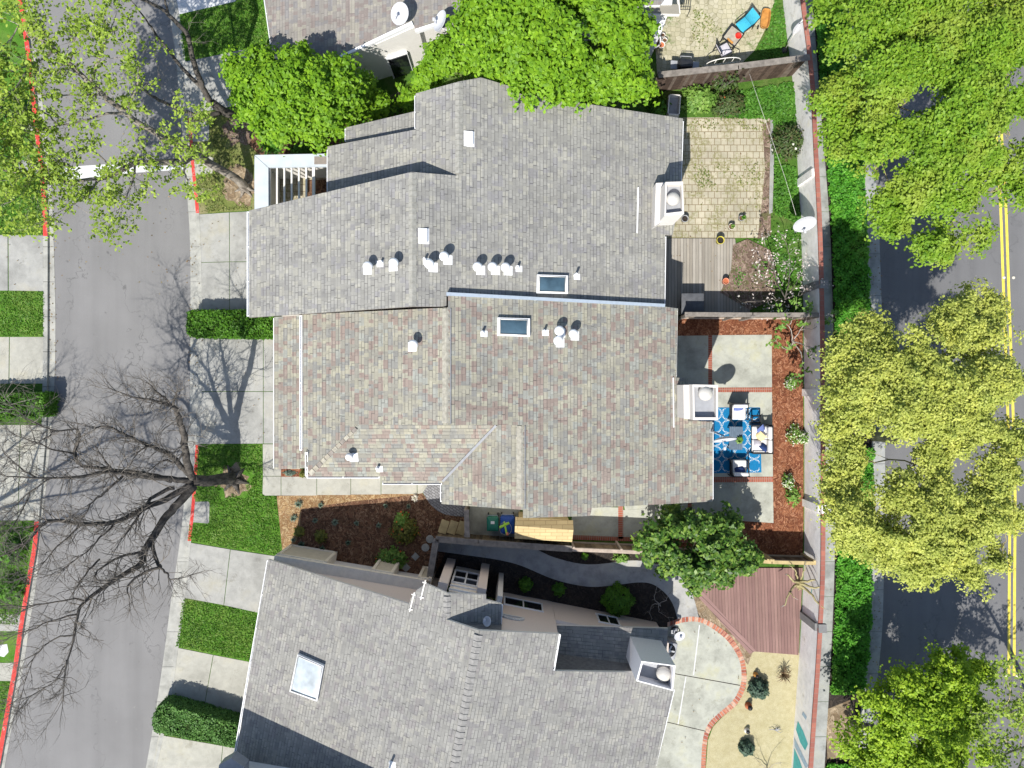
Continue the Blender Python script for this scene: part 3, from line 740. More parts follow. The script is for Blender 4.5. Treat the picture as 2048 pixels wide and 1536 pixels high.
# joints scored in the round patio: narrow gaps would be under a pixel, so real timber dividers as in the photo
sheet('patio_joint', [[(1398, 1250), (1400, 1250), (1388, 1350), (1386, 1350)], [(1371, 1353), (1373, 1353), (1357, 1449), (1355, 1449)]], MAT['concrete_w'], .1225)
sheet('patio_joint', [[(1345, 1346), (1480, 1370), (1480, 1371.6), (1345, 1347.4)], [(1328, 1442), (1412, 1462), (1412, 1463.4), (1328, 1443.4)]], MAT['soil'], .1225)

# east of the wall: sidewalk and planting strip
band('sidewalk', off(WB, 2), WK, MAT['walk'], .114, .09, gaps=5)
band('planting_strip', WK, off(SR, -.5), MAT['soil'], .107, .09)
sheet('root_patch', [(1650, 1420), (1700, 1400), (1716, 1440), (1700, 1510), (1655, 1520)], MAT['root_soil'], .111)
sheet('root_patch', [(1655, 240), (1712, 245), (1720, 300), (1668, 310)], MAT['litter'], .111)
def roots(px, py, r, seed):
    rg = random.Random(seed); pts = []
    for k in range(22):
        a = 2 * math.pi * k / 22; q = r * rg.uniform(.65, 1.1)
        pts.append((px + q * math.cos(a), py + q * .95 * math.sin(a)))
    return pts
for (px, py, r, s) in ((466, 962, 38, 1), (482, 372, 44, 2), (478, 262, 36, 3)):
    sheet('root_patch', smooth_line(roots(px, py, r, s), 2), MAT['root_soil'] if s != 3 else MAT['litter'], .1145)
sheet('garden_bed', [(480, 270), (700, 240), (830, 190), (830, 240), (700, 300), (660, 320), (600, 312), (520, 312)], MAT['mulch'], .1085)

# ------------------------------------------------------------------ houses
def plane_at(p, gx, gy): return (gx, gy, p.z - gx * p.x - gy * p.y)
def pz(pl, x, y): return pl[0] * x + pl[1] * y + pl[2]
def onp(px, py, pl, dz=0.0):
    """point where the sight line through a photo pixel meets a roof plane"""
    X, Y = (px - 1024) / F, (768 - py) / F
    q = pl[0] * X + pl[1] * Y
    z = (CAMZ * q + pl[2] + dz) / (1 + q)
    k = CAMZ - z
    return Vector((X * k, Y * k, z))
def roof_slab(mb, pl, pts_px, th=.16, ends=None):
    top = [onp(x, y, pl) for x, y in pts_px]
    g = math.hypot(pl[0], pl[1]); s = math.sqrt(1 + g * g)
    if g < 1e-6: d = (0, -1)
    else: d = (-pl[0] / g, -pl[1] / g)
    uv = [((-p.x * d[1] + p.y * d[0]) + 50, (p.x * d[0] + p.y * d[1]) * s + 50) for p in top]
    bot = [Vector((p.x, p.y, p.z - th)) for p in top]
    n0 = len(mb.f)
    mb.prism(bot, top, uvtop=uv)
    for k in range(n0, len(mb.f)):
        if mb.uv[k] is None: mb.mi[k] = 1
def wall_under(mb, pl, pts_px, inset=.35, drop=.2):
    top = [onp(x, y, pl) for x, y in pts_px]
    c = Vector((sum(p.x for p in top) / len(top), sum(p.y for p in top) / len(top), 0))
    r = sum(math.hypot(p.x - c.x, p.y - c.y) for p in top) / len(top)
    k = 1 - inset / r
    q = [(c.x + (p.x - c.x) * k, c.y + (p.y - c.y) * k) for p in top]
    mb.prism([Vector((x, y, .06)) for x, y in q], [Vector((x, y, pz(pl, x, y) - drop)) for x, y in q])
def gutter(parent, a, b, pl, dz=-.03, w=.11, mat='white', name='gutter', brackets=True):
    A = onp(*a, pl); B = onp(*b, pl); A.z += dz; B.z += dz
    d = (B - A); L_ = d.length; d.normalize(); side = Vector((-d.y, d.x, 0)).normalized()
    m = MB()
    # U-shaped trough: two lips and a floor
    up = Vector((0, 0, 1))
    for s0, s1, z0, z1 in ((-w / 2, -w / 2 + .025, -.09, .015), (w / 2 - .025, w / 2, -.09, .015), (-w / 2, w / 2, -.115, -.088)):
        q = [A + side * s0, B + side * s0, B + side * s1, A + side * s1]
        m.prism([p + up * z0 for p in q], [p + up * z1 for p in q])
    n = max(2, int(L_ / 1.3))
    for k in range(n + 1):
        c = A + d * (L_ * k / n)
        m.box(c + up * .012, (.03, w, .012), math.atan2(d.y, d.x))
    return m.build(name, MAT[mat], parent)
def flash_strip(parent, a, b, pl, w, hgt, mat, name='flashing', dz=.02):
    A = onp(*a, pl, dz); B = onp(*b, pl, dz)
    d = (B - A).normalized(); side = Vector((-d.y, d.x, 0)).normalized()
    q = [A - side * w / 2, B - side * w / 2, B + side * w / 2, A + side * w / 2]
    m = MB(); m.prism([p - Vector((0, 0, .05)) for p in q], [p + Vector((0, 0, hgt)) for p in q])
    return m.build(name, MAT[mat], parent)
def ridge_cap(parent, a, b, pl, mat, w=.30, step=.22):
    A = onp(*a, pl); B = onp(*b, pl); d = B - A; L_ = d.length; d.normalize()
    side = Vector((-d.y, d.x, 0)).normalized()
    m = MB(); n = int(L_ / step); rg = random.Random(int(a[0]))
    for k in range(n):
        c0 = A + d * (k * step); c1 = A + d * ((k + 1) * step + .012)
        z0 = .012; z1 = .034
        dw = w / 2 + rg.uniform(-.012, .012)
        dn = -.11 * dw / .15 * .45
        m.face([c0 + side * dw + Vector((0, 0, z0 + dn)), c0 + Vector((0, 0, z0 + .02)), c1 + Vector((0, 0, z1 + .02)), c1 + side * dw + Vector((0, 0, z1 + dn))], mi=k % 2)
        m.face([c0 + Vector((0, 0, z0 + .02)), c0 - side * dw + Vector((0, 0, z0 + dn)), c1 - side * dw + Vector((0, 0, z1 + dn)), c1 + Vector((0, 0, z1 + .02))], mi=k % 2)
        m.face([c1 + side * dw + Vector((0, 0, z1 + dn)), c1 + Vector((0, 0, z1 + .02)), c1 - side * dw + Vector((0, 0, z1 + dn)), c1 - side * dw + Vector((0, 0, z0 + dn)), c1 + Vector((0, 0, z0)), c1 + side * dw + Vector((0, 0, z0 + dn))], mi=2)
    return m.build('ridge_cap', [MAT[mat], MAT[mat], MAT['ridge_gap']], parent)
def plate(m, p, pl, w, l, rz=0.0, dz=.012, dx=0, dy=0):
    c, s = math.cos(rz), math.sin(rz); q = []
    for x, y in ((-w / 2, -l / 2), (w / 2, -l / 2), (w / 2, l / 2), (-w / 2, l / 2)):
        X = p.x + dx + x * c - y * s; Y = p.y + dy + x * s + y * c
        q.append(Vector((X, Y, pz(pl, X, Y) + dz)))
    m.prism([v - Vector((0, 0, .02)) for v in q], q)
def dome_vent(parent, px, py, pl, r=.19, h=.52, side=1):
    p = onp(px, py, pl, h); p = Vector((p.x, p.y, pz(pl, p.x, p.y)))
    m = MB(); plate(m, p, pl, .34, .36, dx=.10 * side, dy=-.06)
    m.lathe(p, [(.09, 0), (.085, h - .05)], 12)
    f = m.build('roof_vent', MAT['white'], parent)
    m = MB(); m.lathe(p, [(r * .96, h - .09), (r, h - .06), (r * .97, h), (r * .8, h + .06), (r * .45, h + .10), (.001, h + .115)], 18)
    m.build('vent_hood', MAT['white'], f)
def pipe_vent(parent, px, py, pl, h=.36, r=.05, side=1):
    p = onp(px, py, pl, 0)
    m = MB(); plate(m, p, pl, .26, .24, dx=.06 * side, dy=-.05)
    m.lathe(p, [(r * 2.0, -.02), (r * 1.25, .09), (r, .1), (r, h), (r * .7, h), (r * .7, h - .12), (.001, h - .12)], 10)
    return m.build('vent_pipe', MAT['white'], parent)
def box_vent(parent, px, py, pl):
    p = onp(px, py, pl, .1)
    m = MB(); plate(m, p, pl, .40, .60, dz=.012)
    q = []
    for x, y in ((-.19, -.25), (.14, -.25), (.14, .27), (-.19, .27)):
        q.append(Vector((p.x + x, p.y + y, pz(pl, p.x + x, p.y + y))))
    m.prism(q, [v + Vector((0, 0, .02 if k in (0, 3) else .13)) for k, v in enumerate(q)])
    return m.build('roof_vent', MAT['white'], parent)
def skylight(parent, quad, pl, h=.20, glass='glass_sky', fr=.09):
    top = [onp(x, y, pl, h) for x, y in quad]
    c = sum(top, Vector()) / 4
    inn = [p + (c - p).normalized() * fr * 1.35 for p in top]
    bot = [Vector((p.x, p.y, pz(pl, p.x, p.y) - .03)) for p in top]
    m = MB()
    n = 4
    for i in range(4):
        j = (i + 1) % 4
        m.face([bot[i], bot[j], top[j], top[i]]); m.face([top[i], top[j], inn[j], inn[i]])
        dn = Vector((0, 0, -.05)); m.face([inn[i], inn[j], inn[j] + dn, inn[i] + dn])
    s = m.build('skylight', MAT['white'], parent)
    m = MB()
    # shallow acrylic dome: a grid bulging over the frame opening
    N = 8; vs_ = []
    for a in range(N + 1):
        for b in range(N + 1):
            u, v = a / N, b / N
            p = inn[0].lerp(inn[1], u).lerp(inn[3].lerp(inn[2], u), v)
            z = .07 * (1 - (2 * u - 1) ** 4) * (1 - (2 * v - 1) ** 4)
            vs_.append(p + Vector((0, 0, -.035 + z)))
    fs = [(a * (N + 1) + b, (a + 1) * (N + 1) + b, (a + 1) * (N + 1) + b + 1, a * (N + 1) + b + 1) for a in range(N) for b in range(N)]
    m.raw(vs_, fs, sm=True)
    m.build('pane', MAT[glass], s)
    m = MB()
    for i in range(4):
        m.tube([inn[i] + Vector((0, 0, .012)), inn[(i + 1) % 4] + Vector((0, 0, .012))], .022, 5)
    m.build('frame', MAT['offwhite'], s)
    return s
def chimney(parent, top_px, z, zbot, mat, rim=.09, depth=.32, cap=None, cap_r=.27, shoulder=None, cornice=0.0):
    """box chimney: outer quad in pixels at height z, hollow top with a spun metal cap"""
    q = [P(x, y, z) for x, y in top_px]
    c = sum(q, Vector()) / 4
    def ins(d): return [p + (c - p).normalized() * d for p in q]
    m = MB()
    bot = [Vector((p.x, p.y, zbot)) for p in q]
    inn = ins(rim * 1.4); fl = [p - Vector((0, 0, depth)) for p in inn]
    for i in range(4):
        j = (i + 1) % 4
        m.face([bot[i], bot[j], q[j], q[i]]); m.face([q[i], q[j], inn[j], inn[i]]); m.face([inn[i], inn[j], fl[j], fl[i]])
    m.face(fl, mi=1)
    if cornice:
        o = [p - (c - p).normalized() * cornice for p in q]
        m.prism([p - Vector((0, 0, .30)) for p in o], [p - Vector((0, 0, .05)) for p in o], mi=0)
    if shoulder:
        sq, sz = shoulder
        s = [P(x, y, sz) for x, y in sq]
        m.prism([Vector((p.x, p.y, zbot)) for p in s], s)
    ch = m.build('chimney', [MAT[mat], MAT['grey_metal']], parent)
    m = MB()
    cc = P(*cap, z) - Vector((0, 0, depth)); r = cap_r
    m.lathe(cc, [(r * .6, 0), (r * .6, .16), (r, .18), (r * 1.02, .24), (r * .92, .34), (r * .6, .42), (r * .25, .455), (.001, .46)], 20)
    m.build('chimney_cap', MAT['cap_metal'], ch)
    return ch
def dish(name, label, px, py, h, r, direction, foot, group='satellite dishes'):
    c = P(px, py, h); d = Vector(direction).normalized()
    ft = Vector(foot)
    root = thing(name, label, 'satellite dish', ft, 0, group)
    M = d.to_track_quat('Z', 'Y').to_matrix() @ Matrix.Diagonal((1, 1.08, 1))
    m = MB()
    prof = [(.001, 0), (r * .35, .02), (r * .7, .075), (r * .95, .14), (r, .155), (r * .99, .17), (r * .94, .155), (r * .68, .09), (r * .3, .035), (.001, .02)]
    m.lathe(c, [(a, b * r / .5) for a, b in prof], 26, M=M)
    m.build('reflector', MAT['dish'], root)
    m = MB(); back = c - d * .03
    m.tube([ft, Vector((ft.x, ft.y, ft.z + (back.z - ft.z) * .6)), back], [.032, .032, .028], 8)
    m.box(ft + Vector((0, 0, .01)), (.16, .16, .02))
    m.build('mast', MAT['grey_metal'], root)
    m = MB()
    tip = c + d * (r * 1.05) + Vector((0, 0, -r * .35)); edge = c + M @ Vector((0, -r * .9, 0))
    m.tube([edge, edge.lerp(tip, .6), tip], .018, 6)
    m.rbox(tip, (.10, .13, .09), .02)
    m.build('feed_arm', MAT['dish'], root)
    return root

S1 = .30
# --- grey house (upper middle)
R1 = plane_at(P(1366, 400, 3.6), -S1, 0)
ridB = onp(825, 480, R1); ridA = onp(918, 250, R1)
BL = plane_at(ridB, .275, 0)
AL = plane_at(ridA, .37, 0)
AL2 = (AL[0], AL[1], AL[2] - .55)
h1 = thing('house', 'grey shingled house with long roof slopes, many white vents and the paver yard', 'house', P(1050, 400, 0), 0, 'townhouses')
rb = MB(); wb = MB()
polyR1 = [(825, 344), (912, 351), (918, 349), (918, 163), (962, 155), (1036, 177), (1033, 186), (1366, 237), (1363, 330), (1360, 400), (1345, 470), (1330, 470), (1328, 613), (893, 589), (893, 613), (825, 613)]
polyBL = [(498, 421), (822, 344), (825, 344), (825, 613), (498, 635)]
polyAL = [(655, 293), (831, 259), (831, 187), (918, 163), (918, 352), (822, 352), (722, 380), (655, 398)]
polyA2 = [(692, 255), (836, 221), (836, 262), (692, 292)]
for pl, po in ((R1, polyR1), (BL, polyBL), (AL, polyAL), (AL2, polyA2)): roof_slab(rb, pl, po)
wall_under(wb, R1, [(932, 200), (1036, 196), (1340, 247), (1310, 600), (893, 585), (840, 600), (840, 400), (932, 400)], .3)
wall_under(wb, BL, [(505, 425), (820, 350), (825, 605), (505, 625)], .25)
wall_under(wb, AL, [(662, 305), (835, 270), (916, 260), (916, 380), (662, 400)], .3, .5)
wall_under(wb, AL2, [(697, 262), (830, 232), (830, 270), (697, 300)], .25, .4)
rb.build('roof', [MAT['sh1'], MAT['wood_grey']], h1)
wb.build('wall', MAT['stucco_w'], h1)
ridge_cap(h1, (918, 165), (918, 350), R1, 'ridge1'); ridge_cap(h1, (825, 346), (825, 612), R1, 'ridge1')
gutter(h1, (496, 424), (496, 632), BL); gutter(h1, (656, 300), (656, 385), AL); gutter(h1, (831.5, 192), (831.5, 256), AL); gutter(h1, (692, 258), (692, 282), AL2)
gutter(h1, (1365, 243), (1361, 362), R1); gutter(h1, (1330, 474), (1328, 610), R1)
gutter(h1, (1276, 376), (1274, 466), R1, dz=.05, w=.05, name='drain_pipe')
for x, y in ((735, 532), (787, 525), (858, 527)): dome_vent(h1, x, y, BL if x < 825 else R1, side=1 if x > 825 else -1)
for x, y in ((888, 512), (955, 533), (985, 533), (1011, 534)): dome_vent(h1, x, y, R1)
pipe_vent(h1, 763, 525, BL, .25, side=-1); pipe_vent(h1, 1035, 535, R1, .3); pipe_vent(h1, 1151, 551, R1, .45); pipe_vent(h1, 850, 520, R1, .3)
box_vent(h1, 938, 276, R1); box_vent(h1, 847, 471, R1)
skylight(h1, [(1074, 549), (1136, 551), (1136, 587), (1073, 586)], R1)
chimney(h1, [(1331, 364), (1366, 363), (1368, 428), (1329, 432)], 5.75, 2.4, 'stucco_w', cap=(1347, 397), cap_r=.27,
        shoulder=([(1312, 366), (1333, 365), (1331, 438), (1309, 452)], 4.75))
# courtyard wall with a wide pale cap and rafters
cy = thing('courtyard_wall', 'L-shaped courtyard wall with wide pale blue metal cap and open rafters beside the grey house', 'courtyard wall', P(580, 360, 0))
zc = 2.75
def capbox(mb, pts, z0, z1, mi=0):
    t = [P(x, y, z1) for x, y in pts]; mb.prism([Vector((p.x, p.y, z0)) for p in t], t, mi)
m = MB(); capbox(m, [(509, 310), (660, 307), (660, 333), (537, 335)], zc - .12, zc); capbox(m, [(509, 311), (536.6, 335.5), (537, 440), (509, 440)], zc - .12, zc); m.build('cap', MAT['parapet'], cy)
m = MB(); capbox(m, [(514, 316), (658, 312), (658, 322), (524, 326)], .08, zc - .12); capbox(m, [(514, 317), (523.5, 326), (524, 436), (514, 436)], .08, zc - .12); m.build('wall', MAT['offwhite'], cy)
for k in range(7):
    x = 540 + k * 14.6
    m = MB(); a = P(x, 331, zc - .2); b = P(x, 430, zc - .2); m.box((a + b) / 2, (.07 if k < 6 else .12, (a - b).length, .12)); m.build('rafter', MAT['offwhite'], cy)
m = MB()
for k in range(16):
    a = P(629 + k * 1.8, 321, zc + .02); m.box(a, (.02, .34, .02))
m.build('vent_grille', MAT['wood_pale'], cy)
sheet('courtyard_floor', [(520, 320), (660, 316), (660, 440), (520, 440)], MAT['paver'], .113)
sheet('mulch_bed', [(612, 360), (660, 358), (660, 430), (618, 420)], MAT['mulch'], .118)

# --- mixed-colour house (middle)
R2 = plane_at(P(1425, 900, 3.4), -S1, 0)
rid2 = onp(896, 730, R2)
L2 = plane_at(rid2, .29, 0)
SK = (L2[0], L2[1], L2[2] - .28)
S2 = plane_at(Vector((0, P(855, 850, 5.6).y, 5.55)), 0, .36)
W2 = plane_at(onp(1045, 930, R2), .38, 0)
h2 = thing('house', 'house with mixed red, green and beige shingles and hipped south wing, middle of the row', 'house', P(1050, 820, 0), 0, 'townhouses')
rb = MB(); wb = MB()
polyR2 = [(896, 591), (1328, 613), (1356, 617), (1353, 755), (1376, 757), (1376, 842), (1425, 843), (1425, 1003), (1184, 1016), (1180, 1032), (1046, 1036), (1045, 850), (896, 850)]
polyL2 = [(605, 629), (896, 615), (896, 850), (715, 849), (618, 942), (612, 930), (605, 905)]
polySK = [(548, 634), (610, 630), (610, 920), (613, 936), (548, 939)]
polyS2 = [(715, 848), (995, 850), (884, 966), (764, 966), (764, 953), (612, 953)]
polyW2 = [(995, 850), (1046, 850), (1046, 1020), (883, 1008), (883, 966)]
for pl, po in ((R2, polyR2), (L2, polyL2), (SK, polySK), (S2, polyS2), (W2, polyW2)): roof_slab(rb, pl, po)
wall_under(wb, R2, [(896, 600), (1340, 622), (1345, 750), (1415, 848), (1415, 996), (1180, 1005), (1046, 1015), (1046, 850), (896, 850)], .25)
wall_under(wb, L2, [(610, 632), (896, 618), (896, 848), (715, 847), (625, 900)], .25)
wall_under(wb, SK, [(556, 638), (610, 634), (610, 925), (556, 932)], .2)
wall_under(wb, S2, [(715, 850), (985, 852), (884, 958), (625, 946)], .25)
wall_under(wb, W2, [(985, 852), (1045, 852), (1045, 1012), (888, 1002), (888, 966)], .2)
rb.build('roof', [MAT['sh2'], MAT['wood_grey']], h2)
wb.build('wall', MAT['stucco_w'], h2)
ridge_cap(h2, (893, 617), (893, 848), (R2[0], R2[1], R2[2] - .03), 'ridge2', .34); ridge_cap(h2, (1042, 852), (1042, 1018), (R2[0], R2[1], R2[2] - .03), 'ridge2', .34)
flash_strip(h2, (901.5, 617), (901.5, 848), R2, .035, .02, 'valley'); flash_strip(h2, (1050, 852), (1050, 1018), R2, .035, .02, 'valley')
hip = (0, 0, 0)
def hipcap(a, b, pa, pb):
    A = onp(*a, pa); B = onp(*b, pb); d = B - A; L_ = d.length; d.normalize(); side = Vector((-d.y, d.x, 0)).normalized()
    m = MB(); n = int(L_ / .24)
    for k in range(n):
        c0 = A + d * (k * .24); c1 = A + d * ((k + 1) * .24 + .01)
        m.prism([c0 + side * .16 - Vector((0, 0, .1)), c0 - side * .16 - Vector((0, 0, .1)), c1 - side * .16 - Vector((0, 0, .1)), c1 + side * .16 - Vector((0, 0, .1))],
                [c0 + side * .16 + Vector((0, 0, .02)), c0 - side * .16 + Vector((0, 0, .02)), c1 - side * .16 + Vector((0, 0, .045)), c1 + side * .16 + Vector((0, 0, .045))], mi=k % 3)
    m.build('ridge_cap', [MAT['ridge2'], plain('hip_shingle', (.28, .26, .215), .95, .1, .2), plain('hip_shingle_dull', (.22, .20, .18), .95, .1, .2)], h2)
hipcap((618, 946), (712, 850), S2, S2)
# flashings: raised party edge, valley
A = onp(893, 590, R2, .06); B = onp(1330, 613, R2, .06)
m = MB(); dd = (B - A).normalized(); sd_ = Vector((-dd.y, dd.x, 0))
m.prism([A - sd_ * .02 - Vector((0, 0, .3)), B - sd_ * .02 - Vector((0, 0, .3)), B + sd_ * .11 - Vector((0, 0, .3)), A + sd_ * .11 - Vector((0, 0, .3))],
        [A - sd_ * .02, B - sd_ * .02, B + sd_ * .11 + Vector((0, 0, .05)), A + sd_ * .11 + Vector((0, 0, .05))])
m.build('flashing', MAT['flash'], h2)
flash_strip(h2, (992, 851), (885, 963), S2, .10, .03, 'valley', dz=.04)
flash_strip(h2, (898, 852), (1044, 852), S2, .05, .02, 'flash', dz=.03) if False else None
gutter(h2, (549, 637), (549, 936), SK); gutter(h2, (602, 632), (602, 900), L2, dz=0.02)
gutter(h2, (613, 905), (613, 952), S2, dz=.0); gutter(h2, (614, 954), (758, 954), S2); gutter(h2, (765, 967), (883, 967), S2); gutter(h2, (883, 968), (883, 1003), W2)
gutter(h2, (1352.5, 622), (1351, 752), R2); gutter(h2, (1424.5, 846), (1424.5, 998), R2)
gutter(h2, (1346, 756), (1347, 854), R2, dz=.05, w=.04, name='drain_pipe')
dome_vent(h2, 826, 689, L2, side=-1); dome_vent(h2, 1119, 661, R2, .2); dome_vent(h2, 1117, 681, R2, .2); dome_vent(h2, 1147, 667, R2, .19); dome_vent(h2, 698, 914, S2, .16, .42)
pipe_vent(h2, 965, 665, R2, .3); pipe_vent(h2, 1088, 663, R2, .34); pipe_vent(h2, 756, 936, S2, .3)
skylight(h2, [(995, 635), (1060, 637), (1060, 673), (994, 671)], R2)
chimney(h2, [(1385, 769), (1436, 770), (1436, 840), (1386, 840)], 5.7, 2.6, 'stucco_w', cap=(1412, 787), cap_r=.29,
        shoulder=([(1367, 770), (1388, 770), (1388, 838), (1368, 837)], 5.1))
# --- light grey house (bottom), turned about ten degrees
ux, uy = .982, -.188
rid3 = P(960, 1261, 6.4)
R3 = plane_at(rid3, -.29 * ux, -.29 * uy)
L3 = plane_at(rid3, .385 * ux, .385 * uy)
DR = plane_at(onp(894, 1215, L3, -.02), -.30, 0)
RL = plane_at(P(1200, 1252, 2.95), -.03, -.34)
h3 = thing('house', 'light grey shingled house with big frosted skylight and stucco north wall, bottom of the picture', 'house', P(1000, 1400, 0), 0, 'townhouses')
rb = MB()
polyL3 = [(537, 1119), (818, 1208), (822, 1196), (834, 1180), (853, 1168), (894, 1186), (894, 1239), (958, 1261), (905, 1560), (890, 1640), (440, 1640), (470, 1520)]
polyR3 = [(958, 1261), (1118, 1268), (1106, 1342), (1270, 1345), (1348, 1376), (1312, 1536), (1295, 1640), (890, 1640)]
polyDR = [(894, 1187), (972, 1190), (972, 1200), (1003, 1208), (998, 1300), (894, 1300)]
polyRL = [(1112, 1251), (1336, 1257), (1332, 1330), (1272, 1400), (1090, 1400)]
roof_slab(rb, L3, polyL3); roof_slab(rb, R3, polyR3); roof_slab(rb, DR, polyDR); roof_slab(rb, RL, polyRL)
rb.build('roof', [MAT['sh3'], MAT['offwhite']], h3)
def riser(a, b, pl, d=2.6):
    m = MB()
    A = onp(*a, pl); B = onp(*b, pl); dv = (B - A).normalized(); n_ = Vector((-dv.y, dv.x, 0))
    q = [A - n_ * .12, B - n_ * .12, B - n_ * .04, A - n_ * .04]
    m.prism([p - Vector((0, 0, d)) for p in q], [p - Vector((0, 0, .165)) for p in q])
    m.build('shade_riser', MAT['riser_shade'], h3)  # dark riser added to carry on the shadow below the roof step
riser((896, 1245), (958, 1261), L3); riser((958, 1261), (1003, 1263), R3); riser((1106, 1342), (1272, 1345), R3, 3.2)
wb = MB()
def gwall(pts, pl, drop=.17):
    q = [P(x, y, .1) for x, y in pts]
    wb.prism([Vector((p.x, p.y, .06)) for p in q], [Vector((p.x, p.y, pz(pl, p.x, p.y) - drop)) for p in q])
gwall([(1006, 1184), (1104, 1203), (1088, 1310), (985, 1300)], R3)
gwall([(1104.5, 1203.5), (1312, 1244), (1302, 1330), (1090, 1312)], RL)
gwall([(985, 1304), (1285, 1330), (1240, 1640), (905, 1640)], R3)
gwall([(590, 1109), (880, 1157), (890, 1215), (930, 1225), (900, 1600), (530, 1560)], L3, .3)
gwall([(899, 1192), (985, 1198), (985, 1290), (899, 1280)], DR, .25)
wb.build('wall', MAT['stucco'], h3)
# windows of the north wall
wd = (P(1312, 1244, 0) - P(1006, 1184, 0)).normalized(); wnrm = Vector((-wd.y, wd.x, 0))
if wnrm.y < 0: wnrm = -wnrm
def wall_window(px, w, z0, z1, panes=2):
    o = P(1006, 1184, .1); t = (P(px, 1200, .1) - o).dot(wd); c = o + wd * t + wnrm * .02
    rz = math.atan2(wd.y, wd.x)
    m = MB()
    for a, b, sx, sz in ((0, z1, w + .1, .06), (0, z0, w + .1, .07), (-w / 2, (z0 + z1) / 2, .06, z1 - z0), (w / 2, (z0 + z1) / 2, .06, z1 - z0), (0, (z0 + z1) / 2, .05, z1 - z0)):
        m.box(c + wd * a + Vector((0, 0, b - c.z)), (sx, .07, sz), rz)
    f = m.build('window', MAT['white'], h3)
    for s in (-1, 1):
        m = MB(); m.box(c + wd * (s * w / 4) + Vector((0, 0, (z0 + z1) / 2 - c.z)) - wnrm * .01, (w / 2 - .05, .03, z1 - z0 - .05), rz); m.build('pane', MAT['glass_dark'], f)
wall_window(1044, 1.75, .9, 2.05); wall_window(1214, .95, .75, 1.9)
m = MB(); o = P(1006, 1184, .1); rz = math.atan2(wd.y, wd.x)
cen = o + wd * .42 + Vector((0, 0, 3.5)) + wnrm * .03
for k in range(13):
    a0 = math.pi * k / 12; a1 = math.pi * (k + 1) / 12
    if k < 12: m.tube([cen + wd * (.5 * math.cos(a0)) + Vector((0, 0, .34 * math.sin(a0))), cen + wd * (.5 * math.cos(a1)) + Vector((0, 0, .34 * math.sin(a1)))], .06, 6)
m.box(cen, (1.1, .1, .07), rz)
m.build('window_arch', MAT['offwhite'], h3)
# bay: two stucco piers with a white window between
def pier(px, py, w, d, z1, rz=rz):
    m = MB(); c = P(px, py, .1); m.box((c.x, c.y, z1 / 2 + .05), (w, d, z1), rz); return m.build('bay_pier', MAT['stucco'], h3)
pier(902, 1124, .40, .34, 4.3); pier(970, 1134, .38, .34, 4.3)
bayA = P(912, 1133, .1); bayB = P(962, 1141, .1); bm = (bayA + bayB) / 2; bw = (bayB - bayA).length
m = MB(); m.box((bm.x, bm.y - .05, 2.2), (bw, .12, 4.2), rz); m.build('bay_wall', MAT['trim_tan'], h3)
m = MB()
for dx, z, sx, sz in ((0, 3.0, bw, .08), (0, 2.1, bw, .06), (0, .95, bw, .09), (0, 2.0, .07, 2.1), (-bw / 2 + .05, 2.0, .08, 2.1), (bw / 2 - .05, 2.0, .08, 2.1), (0, 3.5, bw, .07), (0, 4.1, bw, .08)):
    m.box(bm + wd * dx + Vector((0, .04, z - bm.z)), (sx, .07, sz), rz)
bf = m.build('window', MAT['white'], h3)
m = MB(); m.box(bm + Vector((0, .02, 2.0 - bm.z)), (bw - .1, .03, 2.0), rz); m.build('pane', MAT['glass_dark'], bf)
m = MB(); c = P(1000, 1160, .1); m.box((c.x, c.y, 2.0), (.22, .7, 3.9), rz); m.build('corner_trim', MAT['offwhite'], h3)
# boxed bays on the garage side wall with trim frames
fa, fb = P(578, 1106, .1), P(862, 1153, .1); fd = (fb - fa).normalized(); fn = Vector((-fd.y, fd.x, 0)); frz = math.atan2(fd.y, fd.x); fl = (fb - fa).length
m = MB(); c = (fa + fb) / 2 - fn * .05; m.box((c.x, c.y, 1.15), (fl, .12, 2.1), frz); m.build('garage_wall', MAT['stucco_g'], h3)
m = MB(); c = (fa + fb) / 2 + fn * .02; m.box((c.x + fn.x * .16, c.y + fn.y * .16, 2.32), (fl, .5, .24), frz); m.build('trim_band', MAT['trim_tan'], h3)
def boxbay(t0, t1, z0, z1, dpt=.42):
    c = fa + fd * ((t0 + t1) / 2) + fn * dpt / 2; w = t1 - t0; zm = (z0 + z1) / 2; hh = z1 - z0
    m = MB(); m.box((c.x, c.y, zm), (w, dpt, hh), frz)
    b = m.build('box_bay', MAT['panel_tan'], h3)
    m = MB(); f = c + fn * (dpt / 2)
    for a, z, sx, sz in ((0, z1 - .06, w + .06, .14), (0, z0 + .06, w + .06, .14), (-w / 2 + .05, zm, .13, hh), (w / 2 - .05, zm, .13, hh)):
        m.box((f.x + fd.x * a, f.y + fd.y * a, z), (sx, .09, sz), frz)
    m.box((c.x + fd.x * w / 2, c.y + fd.y * w / 2, zm), (.06, dpt, hh), frz)
    m.build('trim_frame', MAT['trim_tan'], b)
boxbay(.05, 2.25, .2, 2.19); boxbay(4.3, 5.25, .2, 2.19); boxbay(6.4, 6.98, .2, 2.19)
ridge_cap(h3, (905, 1550), (958, 1263), R3, 'ridge3', .34, .24); ridge_cap(h3, (894, 1238), (894, 1188), DR, 'ridge3', .30, .22)
gutter(h3, (536, 1122), (466, 1530), L3); gutter(h3, (1347, 1380), (1311, 1530), R3); gutter(h3, (1119, 1270), (1107, 1340), R3); gutter(h3, (1003, 1210), (1000, 1262), DR)
